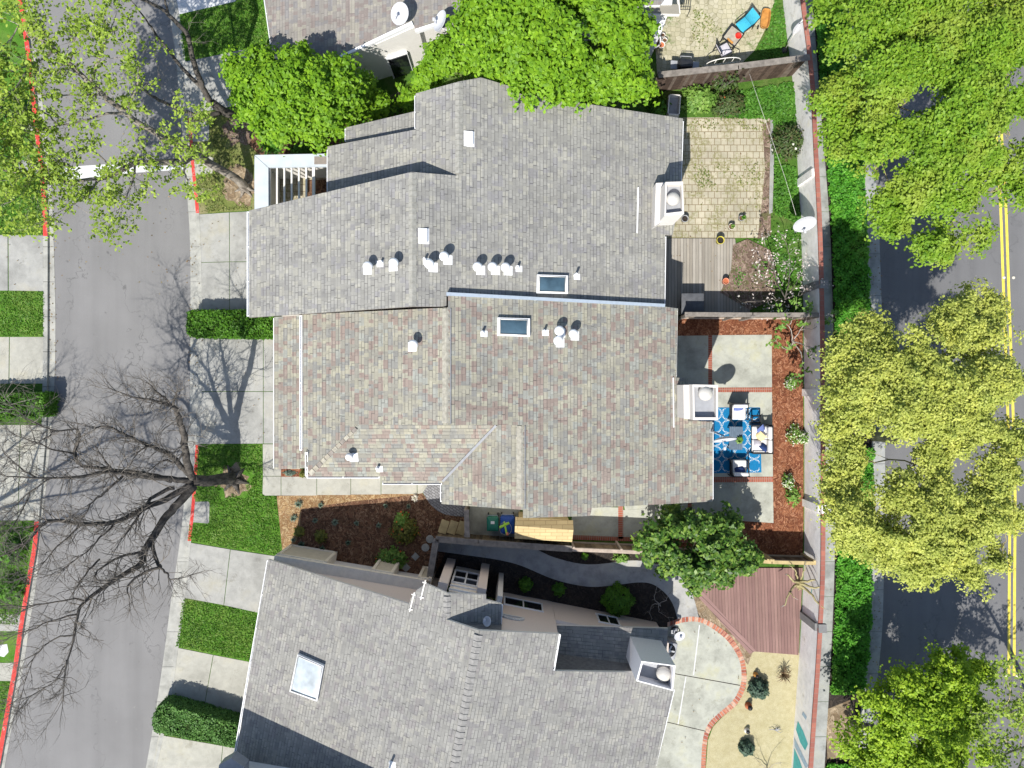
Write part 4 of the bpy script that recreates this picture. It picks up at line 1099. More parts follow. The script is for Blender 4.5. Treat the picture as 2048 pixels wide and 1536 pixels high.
for x, y in ((824, 1204), (846, 1180)):
    m = MB(); p = onp(x, y, L3, .03); m.box(p, (.05, .8, .02), math.radians(-14)); m.box(p + Vector((.06, .3, .01)), (.16, .05, .02), math.radians(-10)); m.box(p + Vector((-.05, -.3, .01)), (.16, .05, .02), math.radians(-10)); m.build('snow_guard', MAT['offwhite'], h3)
skylight(h3, [(595, 1309), (647, 1332), (634, 1403), (579, 1383)], L3, .2, 'glass_pale', .05)
chimney(h3, [(1283, 1322), (1351, 1331), (1346, 1382), (1272, 1362)], 5.9, 2.6, 'stucco_g', rim=.06, depth=.62, cap=(1331, 1356), cap_r=.29)
pipe_vent(h3, 782, 1526, L3, .5)
# --- beige house (top) and the tall house beyond the bottom edge
RA = plane_at(P(826, 47, 4.0), .25, .0)
hA = thing('house', 'beige-brown shingled house with white siding, partly under trees at the top edge', 'house', P(750, -20, 0), 0, 'townhouses')
rb = MB()
polyA = [(522, -60), (545, 112), (672, 120), (826, 47), (832, 62), (872, 50), (900, 62), (1000, 20), (1320, 10), (1345, -20), (1345, -160), (500, -160)]
roof_slab(rb, RA, polyA); rb.build('roof', [MAT['shA'], MAT['white']], hA)
def fasc(a, b, pl, w=.12, dz=.03):
    A = onp(*a, pl, dz); B = onp(*b, pl, dz); d = B - A
    m = MB(); c = (A + B) / 2
    M = Matrix.Rotation(math.atan2(d.y, d.x), 3, 'Z') @ Matrix.Rotation(-math.atan2(d.z, math.hypot(d.x, d.y)), 3, 'Y')
    m.box(c, (d.length, w, .2), M=M); m.build('fascia', MAT['white'], hA)
fasc((672, 120), (826, 47), RA); fasc((832, 63), (872, 50), RA); fasc((900, 63), (1000, 22), RA)
gutter(hA, (522, -55), (545, 108), RA)
wb = MB()
def awall(pts, drop=.17):
    q = [P(x, y, .1) for x, y in pts]; wb.prism([Vector((p.x, p.y, .06)) for p in q], [Vector((p.x, p.y, min(4.6, pz(RA, p.x, p.y) - drop))) for p in q])
awall([(705, 176), (856, 129), (862, 119), (1000, 84), (1240, 80), (1240, -60), (600, -60), (590, 120)])
wb.build('wall', MAT['sidingw'], hA)
m = MB(); a = P(806, 146, .1); m.box((a.x, a.y - .06, 1.1), (1.0, .12, 2.0), math.radians(18)); dA = m.build('window', MAT['white'], hA)
m = MB(); m.box((a.x + .03, a.y - .12, 1.1), (.86, .06, 1.86), math.radians(18)); m.build('pane', MAT['glass_dark'], dA)
m = MB()
for (quad, z0, z1) in (([(1270, 28), (1336, 28), (1322, 66), (1296, 72), (1272, 60)], .1, 3.0),):
    t = [P(x, y, z1) for x, y in quad]; m.prism([Vector((p.x, p.y, z0)) for p in t], t)
m.build('porch_wall', MAT['white'], hA)
m = MB(); t = [P(x, y, 3.3) for x, y in ((1283, 10), (1357, 9), (1359, 27), (1283, 25))]; m.prism([p - Vector((0, 0, .15)) for p in t], t); m.build('porch_roof', MAT['shA'], hA)
m = MB(); t = [P(x, y, 3.4) for x, y in ((1283, -20), (1346, -22), (1344, 8), (1283, 9))]; m.prism([p - Vector((0, 0, .15)) for p in t], t); m.build('porch_panel', MAT['white'], hA)
m = MB()
t = [P(x, y, 3.28) for x, y in ((1283, 26), (1359, 28), (1359, 31), (1283, 29))]; m.prism([p - Vector((0, 0, .12)) for p in t], t)
t = [P(x, y, 3.28) for x, y in ((1353, -20), (1357, -20), (1361, 27), (1357, 27))]; m.prism([p - Vector((0, 0, .12)) for p in t], t)
m.build('porch_fascia', MAT['offwhite'], hA)
h4 = thing('house', 'tall neighbouring house whose grey roof corner just enters at the bottom edge', 'house', P(600, 1750, 0), 0, 'townhouses')
m = MB(); wb = MB()
def shade_src(px, py, H):
    s = onp(px, py, L3); t = H - s.z
    return Vector((s.x - SUN_A * t, s.y - SUN_B * t, H))
C1, C2 = shade_src(487, 1415, 5.7), shade_src(760, 1534, 5.9)
PL4 = (0, 0, 5.7)
def topx(p): k = F / (CAMZ - p.z); return (1024 + p.x * k, 768 - p.y * k)
C2b = C1 + (C2 - C1) * 1.12; C2b.z = 5.7
po4 = [topx(C1), topx(C2b), (topx(C2b)[0], 2000), (topx(C1)[0] - 20, 2000)]
roof_slab(m, PL4, po4); m.build('roof', [MAT['sh3'], MAT['offwhite']], h4)
wall_under(wb, PL4, po4, .3); wb.build('wall', MAT['stucco_g'], h4)
m = MB(); q = [P(x, y, 4.6) for x, y in ((462, 1516), (488, 1534), (488, 1600), (430, 1600), (438, 1530))]; m.prism([Vector((p.x, p.y, 4.0)) for p in q], q); m.build('porch_roof', MAT['grey_metal'], h4)

# dishes
dish('satellite_dish', 'round grey-white dish on the beige roof, left of the two', 803, 28, 4.6, .42, (-.5, -.35, .95), onp(806, 42, RA))
dish('satellite_dish', 'tilted grey-white dish on the beige roof, beside the green crown', 885, 44, 5.0, .42, (-.75, .1, .6), onp(878, 60, RA))
dish('satellite_dish', 'large pale dish on a pole against the white wall, in the weedy bed', 1608, 443, 2.2, .50, (.05, -1.0, .50), P(1592, 462, .1))
dish('satellite_dish', 'thin edge-on dish on the eave above the blue rug', 1448, 873, 4.2, .50, (.1, -1.0, .22), onp(1422, 862, R2))
dish('satellite_dish', 'small white dish beside the big square chimney of the light grey house', 1358, 1270, 3.2, .24, (.2, -.4, .9), P(1346, 1264, 2.6))
dish('satellite_dish', 'small grey dish on the shaded lower roof of the light grey house', 976, 1243, onp(976, 1243, DR).z + .4, .2, (-.6, .3, .7), onp(976, 1246, DR))

# ------------------------------------------------------------------ walls and fences
wl = thing('garden_wall', 'long white plastered boundary wall with red brick cap beside the avenue sidewalk', 'wall', P(1605, 768, 0))
WH = 1.98
m = MB(); mc = MB()
ys = list(range(-80, 1631, 24))
def wpt(y, d, z):
    p = P(interp(WB, y), y, 0); return Vector((p.x + d, p.y, z))
for a, b in zip(ys, ys[1:]):
    t = [wpt(a, 0, WH), wpt(a, .15, WH), wpt(b, .15, WH), wpt(b, 0, WH)]
    m.prism([Vector((p.x, p.y, .05)) for p in t], t)
    t = [wpt(a, -.02, WH + .07), wpt(a, .17, WH + .07), wpt(b, .17, WH + .07), wpt(b, -.02, WH + .07)]
    mc.prism([Vector((p.x, p.y, WH)) for p in t], t)
m.build('panel', MAT['wallw'], wl); mc.build('brick_cap', MAT['cap_brick'], wl)
for y in (145, 368, 580, 785, 1004, 1228):
    m = MB(); c = wpt(y, .1, 0); m.box((c.x - .13, c.y, .98), (.16, .34, 1.86))
    if y in (580, 1004, 1228): m.box((c.x + .06, c.y, 2.02), (.36, .38, .19))
    m.build('pillar', MAT['wallw'] if y not in (580, 1228) else MAT['wall_post'], wl)
for pts, mat in (([(1432, .5), (1452, .35), (1466, .9), (1470, 1.5), (1452, 1.75), (1440, 1.2)], 'teal'), ([(1490, .3), (1530, .3), (1536, 1.3), (1515, 1.6), (1500, 1.0)], 'teal'), ([(1404, 1.0), (1412, .9), (1414, 1.35), (1406, 1.45)], 'mural_blue'), ([(1470, .2), (1486, .3), (1500, 1.7), (1490, 1.9)], 'mural_blue'), ([(1164, 1.1), (1176, 1.0), (1177, 1.06), (1165, 1.16)], 'teal')):
    m = MB(); q = [wpt(y, -.006, z) for y, z in pts]; q2 = [wpt(y, .004, z) for y, z in pts]
    m.face(q[::-1]); m.build('mural_patch', MAT[mat], wl)

def fence(label, pts, h, mat='wood_dark', cap='wood_grey', capw=.2, posts=True, rails=True, side=1, z0=.1, boards=None):
    root = thing('fence', label, 'fence', P(*pts[0], 0))
    mb = MB(); mc = MB(); mr = MB()
    W = [P(x, y, 0) for x, y in pts]
    rg = random.Random(int(pts[0][0]))
    for A, B in zip(W, W[1:]):
        d = B - A; L_ = d.length; d.normalize(); n_ = Vector((-d.y, d.x, 0)); rz_ = math.atan2(d.y, d.x)
        k = max(1, int(L_ / .155))
        for i in range(k):
            c = A + d * ((i + .5) * L_ / k) + n_ * rg.uniform(-.006, .006)
            hh = h - rg.uniform(.02, .05)
            mb.box((c.x, c.y, z0 + hh / 2), (L_ / k * .95, .022, hh), rz_, mi=rg.choice([0, 0, 1, 2]))
        c = (A + B) / 2
        mc.box((c.x, c.y, z0 + h), (L_ + .04, capw, .045), rz_)
        if rails:
            for zz in (.35, h - .12):
                cc = c - n_ * (.045 * side); mr.box((cc.x, cc.y, z0 + zz), (L_, .06, .09), rz_)
        if posts:
            for i in range(int(L_ / 2.2) + 2):
                t = min(i * 2.2, L_ - .05); p = A + d * max(.05, t) - n_ * (.08 * side)
                q = MB(); q.box((p.x, p.y, z0 + (h + .05) / 2), (.1, .1, h + .05), rz_); q.build('post', MAT[cap], root)
    cols = boards or [(.10, .07, .055), (.065, .045, .035), (.14, .11, .09)]
    ms = [plain('fence_board', c, .85, .2, .3, 5) for c in cols]
    mb.build('board_panel', ms, root); mc.build('top_board', MAT[cap], root)
    if rails: mr.build('rail', MAT['wood_pale'], root)
    return root
fence('dark brown board fence with grey top board between the flagstone yard and the paver yard', [(1300, 186), (1450, 170), (1584, 153)], 1.95, capw=.27, side=-1)
fence('grey board fence with wide top board between deck yard and blue rug patio', [(1352, 636), (1480, 637), (1606, 637)], 1.75, capw=.2, boards=[(.24, .20, .16), (.17, .14, .115), (.30, .25, .20)])
fence('grey topped L-shaped fence round the dark side path, running to the tan shed', [(868, 1135), (880, 1062), (960, 1069), (1137, 1081)], 1.7, capw=.28, boards=[(.15, .12, .08), (.10, .08, .055), (.2, .16, .1)])
fence('short fence gate between brown mulch bed and bin yard', [(938, 1007), (939, 1058)], 1.7, capw=.24, boards=[(.15, .12, .08), (.10, .08, .055), (.2, .16, .1)])
fence('pale topped wooden fence behind the small concrete slabs, east of the tan shed', [(1139, 1082), (1280, 1088), (1400, 1098)], 1.7, capw=.16, cap='wood_pale', boards=[(.15, .11, .07), (.10, .075, .05), (.2, .15, .1)], side=-1)
fence('open dark wooden fence end in the red mulch next to the white wall', [(1420, 1100), (1520, 1108), (1603, 1110)], 1.5, capw=.16, cap='wood_tan', boards=[(.10, .07, .05), (.07, .05, .035), (.13, .10, .07)], side=-1)

# decks
def deck(label, pts, mat, z=.155):
    m = MB(); t = [P(x, y, z) for x, y in pts]
    m.prism([Vector((p.x, p.y, .08)) for p in t], t)
    return tag(m.build('deck', MAT[mat]), label, 'deck', None, None)
deck('weathered grey wooden deck with lengthwise boards beside the paver patio', [(1300, 476.5), (1470, 477), (1478, 520), (1448, 580), (1500, 612), (1500, 631), (1300, 629)], 'deck_grey')
dr = thing('deck', 'red-brown painted wooden deck with slanting border boards', 'deck', P(1480, 1220, 0))
m = MB(); t = [P(x, y, .16) for x, y in ((1372, 1157), (1380, 1136), (1606, 1136), (1603, 1200), (1597, 1310), (1508, 1303), (1396, 1180))]
m.prism([Vector((p.x, p.y, .08)) for p in t], t); m.build('deck_boards', MAT['deck_red'], dr)
m = MB(); t = [P(x, y, .168) for x, y in ((1366, 1160), (1378, 1152), (1512, 1302), (1499, 1308))]
m.prism([Vector((p.x, p.y, .08)) for p in t], t); m.build('border_boards', MAT['deck_red2'], dr)

# ------------------------------------------------------------------ garden furniture on the blue rug
rug = thing('rug', 'blue outdoor rug with white chain lattice pattern on the concrete patio', 'rug', P(1465, 880, .118))
za = .128
def flat(mb, px_pts, z):
    mb.face([P(x, y, z) for x, y in px_pts][::-1])
m = MB(); t = [P(x, y, za) for x, y in ((1392, 815), (1520, 815), (1523, 945), (1392, 947))]; m.prism([Vector((p.x, p.y, .119)) for p in t], t)
m.build('rug_ground', plain('rug_blue', (.012, .15, .33), .95, .05, .12, 14), rug)
m = MB()
def ringseg(cx, cy, r, a0, a1, w=1.3, n=8):
    for k in range(n):
        t0 = math.radians(a0 + (a1 - a0) * k / n); t1 = math.radians(a0 + (a1 - a0) * (k + 1) / n)
        q = []
        for rr, t in ((r - w / 2, t0), (r + w / 2, t0), (r + w / 2, t1), (r - w / 2, t1)):
            q.append(P(cx + rr * math.cos(t), cy + rr * math.sin(t), za + .002))
        m.face(q[::-1])
def inrug(x, y): return 1394 < x < 1519 and 817 < y < 944
CW, CH = 26.0, 26.0
for i in range(-1, 6):
    for j in range(-1, 6):
        cx, cy = 1404.5 + i * CW, 827 + j * CH
        for k in range(8):
            a = k * 45 + 22.5
            ox, oy = cx + 12.0 * math.cos(math.radians(a)) , cy + 12.0 * math.sin(math.radians(a))
            # each link a small flattened loop along the octagon
            tx, ty = -math.sin(math.radians(a)), math.cos(math.radians(a))
            pts = [(ox + tx * 4.9 * math.cos(u) + math.cos(math.radians(a)) * 1.45 * math.sin(u), oy + ty * 4.9 * math.cos(u) + math.sin(math.radians(a)) * 1.45 * math.sin(u)) for u in [2 * math.pi * q / 12 for q in range(12)]]
            pin = [(ox + (x - ox) * .6, oy + (y - oy) * .6) for x, y in pts]
            for q in range(12):
                r_ = (q + 1) % 12
                if all(inrug(*v) for v in (pts[q], pts[r_])):
                    m.face([P(*pts[q], za + .002), P(*pts[r_], za + .002), P(*pin[r_], za + .002), P(*pin[q], za + .002)][::-1])
m.build('lattice_pattern', plain('rug_white', (.55, .60, .62), .95, .05, .05), rug)

def seat(name, label, cat, px, py, rz, w, d, back=.36):
    """metal framed outdoor seat facing local -y; origin on the ground"""
    g = P(px, py, .45); root = thing(name, label, cat, (g.x, g.y, .128), rz, 'lounge seats on the blue rug' if cat == 'armchair' else None)
    for sx in (-1, 1):
        for sy in (-1, 1):
            m = MB(); m.box((sx * (w / 2 - .03), sy * (d / 2 - .04), .3), (.05, .05, .6)); m.build('leg', MAT['dark_metal'], root, True)
        m = MB(); m.rbox((sx * (w / 2 - .03), -.02, .60), (.065, d - .04, .04), .015); m.build('armrest', MAT['dark_metal'], root, True)
    m = MB(); m.box((0, 0, .25), (w - .06, d - .06, .05)); m.build('seat_frame', MAT['dark_metal'], root, True)
    m = MB(); m.box((0, d / 2 - .02, .52), (w - .02, .05, .5)); m.build('back_frame', MAT['dark_metal'], root, True)
    n = 1 if w < 1 else 2
    for k in range(n):
        cw = (w - .14) / n; cx = (k - (n - 1) / 2) * cw
        m = MB(); m.rbox((cx, -.05, .36), (cw - .012, d - .16, .16), .06, puff=.04); m.build('seat_cushion', MAT['cushion'], root, True)
        m = MB(); m.rbox((cx, d / 2 - .13, .60), (cw - .012, .17, .40), .06, puff=.02); m.build('back_cushion', MAT['cushion'], root, True)
    return root
def pillow(label, px, py, h, rz, tilt, mat, s=.42):
    c = P(px, py, h); root = tag(bpy.data.objects.new('pillow', None), None)
    N = 8; vs_ = []; fs = []
    for sgn in (1, -1):
        for a in range(N + 1):
            for b in range(N + 1):
                u, v = 2 * a / N - 1, 2 * b / N - 1
                e = (1 - u ** 4) * (1 - v ** 4)
                pinch = 1 - .06 * (u * u * (1 - v * v) + v * v * (1 - u * u)) * 0 - .05 * (1 - abs(u * v))
                vs_.append(Vector((u * s / 2 * (pinch if abs(v) > .9 else 1), v * s / 2 * (pinch if abs(u) > .9 else 1), sgn * .085 * e)))
    o = (N + 1) ** 2
    for a in range(N):
        for b in range(N):
            q = (a * (N + 1) + b, (a + 1) * (N + 1) + b, (a + 1) * (N + 1) + b + 1, a * (N + 1) + b + 1)
            fs.append(q); fs.append(tuple(i + o for i in q[::-1]))
    M = Matrix.Rotation(rz, 3, 'Z') @ Matrix.Rotation(tilt, 3, 'X')
    m = MB(); m.raw([M @ v for v in vs_], fs, sm=True)
    bpy.data.objects.remove(root)
    ob = m.build('pillow', MAT[mat]); ob.location = c
    return tag(ob, label, 'pillow', 'pillows on the outdoor seats')
seat('armchair', 'white cushioned armchair at the north end of the blue rug', 'armchair', 1476, 823, 0, .82, .80)
seat('armchair', 'half shaded white cushioned armchair at the south end of the blue rug', 'armchair', 1477, 935, math.pi, .84, .80)
seat('sofa', 'white cushioned two-seat sofa with dark frame on the right edge of the blue rug', 'sofa', 1521, 878, -math.pi / 2, 1.36, .90)
pillow('periwinkle blue pillow on the armchair at the north end of the rug', 1478, 815, .72, .1, .9, 'fab_blue', .46)
pillow('navy pillow on the half shaded armchair', 1480, 941, .66, .2, -.6, 'fab_navy', .46)
pillow('periwinkle blue pillow at the top end of the sofa', 1522, 859, .68, .75, .75, 'fab_blue')
pillow('cream yellow pillow on the sofa', 1521, 873, .66, -.75, .7, 'fab_cream')
pillow('pale grey pillow on the sofa', 1515, 886, .64, -.1, -.5, 'fab_grey', .36)
pillow('navy pillow at the bottom end of the sofa', 1527, 894, .66, -.7, -.75, 'fab_navy')
g = P(1470, 876, .4); ct = thing('coffee_table', 'slate blue slatted coffee table in the middle of the blue rug', 'coffee table', (g.x, g.y, .128), math.radians(-1))
m = MB()
for k in range(7): m.box((-.27 + k * .09, 0, .41), (.082, 1.08, .03))
m.build('tabletop', MAT['table_grey'], ct, True)
for sx in (-1, 1):
    for sy in (-1, 1):
        m = MB(); m.box((sx * .27, sy * .48, .2), (.045, .045, .4)); m.build('leg', MAT['dark_metal'], ct, True)
# side table at the sofa's head
g = P(1510, 838, .4); st = thing('side_table', 'small dark metal side table standing at the upper end of the sofa', 'side table', (g.x, g.y, .128), 0)
m = MB(); m.box((0, .17, .43), (.44, .06, .025)); m.box((0, -.17, .43), (.44, .06, .025)); m.box((-.19, 0, .43), (.06, .4, .025)); m.box((.19, 0, .43), (.06, .4, .025)); m.build('tabletop', MAT['dark_metal'], st, True)
for sx in (-1, 1):
    for sy in (-1, 1):
        m = MB(); m.box((sx * .2, sy * .18, .21), (.035, .035, .42)); m.build('leg', MAT['dark_metal'], st, True)

# ------------------------------------------------------------------ pots and things in the paver yard
def pot(label, px, py, r, h, mat, soil='mulch', z=.116, group='flower pots'):
    g = P(px, py, h); root = thing('flower_pot', label, 'flower pot', (g.x, g.y, z), 0, group)
    m = MB(); m.lathe((0, 0, 0), [(.001, 0), (r * .68, 0), (r * .95, h * .9), (r, h * .92), (r, h), (r * .86, h), (r * .82, h * .8)], 18); m.build('pot', MAT[mat], root, True)
    m = MB(); m.lathe((0, 0, 0), [(r * .83, h * .82), (r * .5, h * .84), (.001, h * .83)], 14); m.build('soil', MAT[soil], root, True)
    return root
pot('yellow glazed pot at the edge of the grey deck', 1440, 481, .19, .42, 'pot_yellow', 'soil')
pot1 = pot('white pot with low green plant, nearer the deck of the two planted pots', 1462, 454, .155, .3, 'pot_cream')
pot2 = pot('grey pot with a green seedling, farther from the deck of the two planted pots', 1482, 437, .14, .28, 'concrete_w' if False else 'grey_metal')
pot('coral pink pot alone on the grey deck', 1450, 563, .15, .36, 'coral', 'terracotta', .158)
pot('grey pot on the pavers tucked behind the white chimney', 1369, 438, .17, .35, 'grey_metal', 'soil')
g = P(1384, 608, .85); kt = thing('kettle_table', 'dark round-cornered covered table in the corner of the grey deck', 'covered table', (g.x, g.y, .158), 0)
m = MB(); m.rbox((0, .0, .80), (1.05, .98, .07), .30, puff=.01); m.build('tabletop', plain('charcoal_cover', (.09, .095, .105), .6, .3, .2, 4), kt, True)
m = MB(); m.rbox((0, 0, .42), (.82, .74, .72), .22); m.build('base', plain('charcoal_skirt', (.05, .053, .06), .8, .2, .2), kt, True)
g = P(1347, 212, .5); tb = thing('tub', 'white square-edged tub half hidden by leaves above the grey house', 'tub', (g.x, g.y, .1), math.radians(-4))
m = MB()
for sx, sy, w, l in ((-.26, 0, .05, .95), (.26, 0, .05, .95), (0, -.45, .57, .05), (0, .45, .57, .05)): m.box((sx, sy, .3), (w, l, .55))
m.build('shell', MAT['offwhite'], tb, True)
m = MB(); m.box((0, 0, .3), (.5, .9, .05)); m.build('water', MAT['grey_metal'], tb, True)
m = MB(); m.tube([P(1499, 148, 2.0), P(1525, 225, 1.75), P(1546, 285, 1.6), P(1570, 355, 1.75), P(1592, 430, 2.1)], .006, 5)
tag(m.build('cable', MAT['offwhite']), 'thin pale cable strung over the weedy bed from fence to wall', 'cable')

# ------------------------------------------------------------------ flagstone yard at the top
def patio_chair(name, label, px, py, rz, mat, seatmat, w=.72, d=.72):
    g = P(px, py, .4); root = thing(name, label, 'garden chair', (g.x, g.y, .113), rz, 'chairs on the flagstone patio')
    for sx in (-1, 1):
        m = MB(); m.tube([(sx * w / 2, -d / 2, 0), (sx * w / 2, -d / 2, .58), (sx * w / 2, d / 2, .60), (sx * w / 2, d / 2 + .06, 0)], .022, 6); m.build('side_frame', MAT[mat], root, True)
    m = MB(); m.rbox((0, -.02, .40), (w - .06, d - .06, .06), .03, puff=.015); m.build('seat', MAT[seatmat], root, True)
    M = Matrix.Rotation(math.radians(20), 3, 'X')
    m = MB(); m.rbox((0, d / 2 + .06, .72), (w - .06, .05, .62), .02, M=M.inverted()); m.build('backrest', MAT[seatmat], root, True)
    m = MB(); q = [(-w / 2 + .01, d / 2 - .02, .40), (-w / 2 + .01, d / 2 + .16, 1.04), (w / 2 - .01, d / 2 + .16, 1.04), (w / 2 - .01, d / 2 - .02, .40)]; m.tube(q, .022, 6); m.build('back_frame', MAT[mat], root, True)
    return root
patio_chair('garden_chair', 'garden chair with turquoise seat and back beside the square side table', 1487, 52, math.radians(-52), 'dark_metal', 'fab_cyan', .62, .62)
patio_chair('garden_chair', 'brown sling garden chair below the square side table', 1447, 103, math.radians(128 - 10), 'dark_metal', 'fab_grey', .6, .6)
g = P(1465, 74, .45); t4 = thing('side_table', 'square glass-topped table with odds and ends between two garden chairs', 'side table', (g.x, g.y, .113), math.radians(-37))
m = MB(); m.box((0, 0, .45), (.66, .70, .02)); m.build('tabletop', plain('table_glass', (.34, .31, .25), .4, .4, .2), t4, True)
m = MB()
for a, b, sx, sy in ((0, .36, .74, .05), (0, -.36, .74, .05), (.35, 0, .05, .74), (-.35, 0, .05, .74)): m.box((a, b, .455), (sx, sy, .045))
m.build('rim', MAT['dark_metal'], t4, True)
for sx in (-1, 1):
    for sy in (-1, 1):
        m = MB(); m.box((sx * .33, sy * .34, .22), (.04, .04, .44)); m.build('leg', MAT['dark_metal'], t4, True)
g = P(1475, 74, .5); m = MB(); m.lathe((0, 0, 0), [(.001, 0), (.13, .01), (.15, .07), (.12, .07), (.10, .02), (.001, .02)], 14); o = m.build('bowl', MAT['red']); o.location = (g.x, g.y, .58); tag(o, 'red bowl on the square glass-topped table', 'bowl')
g = P(1459, 84, .5); m = MB(); m.box((0, 0, .02), (.34, .09, .04), -.7); o = m.build('garden_tool', MAT['orange']); o.location = (g.x, g.y, .58); tag(o, 'orange handled tool lying on the square glass-topped table', 'tool')
g = P(1531, 37, .5); wb_ = thing('planter_cart', 'rust-orange oblong planter cart on small wheels, right end of the flagstone yard', 'planter cart', (g.x, g.y, .113), math.radians(-8))
m = MB()
def oblong(rx, ry, z, n=24):
    out = []
    for k in range(n):
        a = 2 * math.pi * k / n; c_, s_ = math.cos(a), math.sin(a)
        out.append(Vector((rx * math.copysign(abs(c_) ** .55, c_), ry * math.copysign(abs(s_) ** .55, s_), z)))
    return out
r0, r1, r2, r3 = oblong(.16, .38, .16), oblong(.22, .47, .42), oblong(.19, .44, .42), oblong(.15, .38, .28)
for A, B in ((r0, r1), (r1, r2), (r2, r3)):
    for k in range(24):
        j = (k + 1) % 24; m.face([A[k], A[j], B[j], B[k]], sm=True)
m.face(r3); m.build('tray', MAT['orange'], wb_, True)
for sx in (-1, 1):
    for sy in (-1, 1):
        m = MB(); M = Matrix.Rotation(math.pi / 2, 3, 'Y'); m.lathe((sx * .22, sy * .30, .09), [(.001, -.02), (.09, -.02), (.09, .02), (.001, .02)], 14, M=M); m.build('wheel', MAT['black'], wb_, True)
g = P(1369, 131, .9); bq = thing('barbecue', 'black gas barbecue with side shelves by the brown fence', 'barbecue', (g.x, g.y, .113), math.radians(-3))
m = MB(); m.rbox((0, 0, .45), (.62, .45, .75), .04); m.build('cabinet', MAT['black'], bq, True)
m = MB(); m.rbox((0, 0, .95), (.66, .48, .30), .12, puff=.03); m.build('lid', MAT['dark_metal'], bq, True)
m = MB(); m.tube([(-.25, .27, .98), (-.25, .33, 1.0), (.25, .33, 1.0), (.25, .27, .98)], .018, 6); m.build('handle', MAT['grey_metal'], bq, True)
for sx in (-1, 1):
    m = MB(); m.rbox((sx * .5, -.02, .84), (.32, .40, .04), .02); m.build('side_shelf', MAT['grey_metal'], bq, True)
m = MB()
for k in range(4):
    m.lathe((-.24 + k * .16, .25, .72), [(.001, .05), (.03, .05), (.035, 0)], 8, M=Matrix.Rotation(-math.pi / 2, 3, 'X'))
m.build('knob', MAT['offwhite'], bq, True)
g = P(1427, 160, 0); ar = thing('trellis_hoop', 'white hoop trellis leaning on the brown fence beside the barbecue', 'trellis', (g.x, g.y, .1), math.radians(7))
m = MB(); m.tube([(.78 * math.cos(math.pi * k / 14), .12, 1.55 + .45 * math.sin(math.pi * k / 14)) for k in range(15)], .022, 6); m.tube([(-.78, .12, 0), (-.78, .12, 1.55)], .022, 6); m.tube([(.78, .12, 0), (.78, .12, 1.55)], .022, 6); m.build('hoop', MAT['offwhite'], ar, True)
m = MB()
for x in (-.4, 0, .4): m.tube([(x, .12, .1), (x, .12, 1.55 + .45 * math.sqrt(1 - (x / .78) ** 2))], .012, 5)
m.tube([(-.78, .12, 1.4), (.78, .12, 1.4)], .012, 5); m.build('bar', MAT['offwhite'], ar, True)
g = P(1567, 103, 0); sp = thing('garden_spinner', 'white leaf-shaped garden spinner on a pole leaning against the white wall', 'garden spinner', (g.x, g.y, .1), 0)
a = Vector((0, 0, 0)); b = P(1605, 40, 2.3) - Vector((g.x, g.y, .1))
m = MB(); m.tube([a, b], .025, 6); m.build('pole', MAT['offwhite'], sp, True)
m = MB(); d_ = b.normalized(); sd2 = d_.cross(Vector((0, 0, 1))).normalized()
N = 10; L0, L1 = b.length * .52, b.length * 1.0
prev = None
for k in range(N + 1):
    t = k / N; w = .17 * math.sin(math.pi * min(1, t * 1.05)) ** .7 * (1 if t < .95 else .6) if t < .98 else .01
    c = d_ * (L0 + (L1 - L0) * t); cur = (c - sd2 * w, c + Vector((0, 0, .05)), c + sd2 * w)
    if prev:
        m.face([prev[0], prev[1], cur[1], cur[0]], sm=True); m.face([prev[1], prev[2], cur[2], cur[1]], sm=True)
    prev = cur
m.build('blade', MAT['dish'], sp, True)
m = MB(); m.lathe((0, 0, 0), [(.17, 0), (.15, .05), (.05, .08), (.001, .08)], 14); m.build('base', MAT['dark_metal'], sp, True)
pot('big white bowl planter under the edge of the big maple', 1305, 82, .40, .55, 'offwhite')
pot('white pot of three by the bowl planter, largest', 1322, 91, .17, .3, 'offwhite', 'terracotta')
pot('white pot of three by the bowl planter, middle one', 1329, 82, .12, .26, 'offwhite')
pot('white pot of three by the bowl planter, nearest the white porch', 1325, 72, .11, .26, 'offwhite')
g = P(1370, 6, .8); gr = thing('drying_rack', 'dark wire drying rack against the white porch at the top edge', 'rack', (g.x, g.y, .11), 0)
m = MB()
for k in range(6): m.tube([(-.3 + k * .1, -.32, .72), (-.22 + k * .1, .5, .9)], .012, 5)
m.tube([(-.3, -.32, .72), (.24, -.32, .72)], .015, 5); m.tube([(-.22, .5, .9), (.3, .5, .9)], .015, 5)
m.build('rack_bars', MAT['dark_metal'], gr, True)
for x, y, z in ((-.3, -.32, .72), (.24, -.32, .72), (-.22, .5, .9), (.3, .5, .9)):
    m = MB(); m.tube([(x, y, z), (x, y, 0)], .015, 5); m.build('leg', MAT['dark_metal'], gr, True)

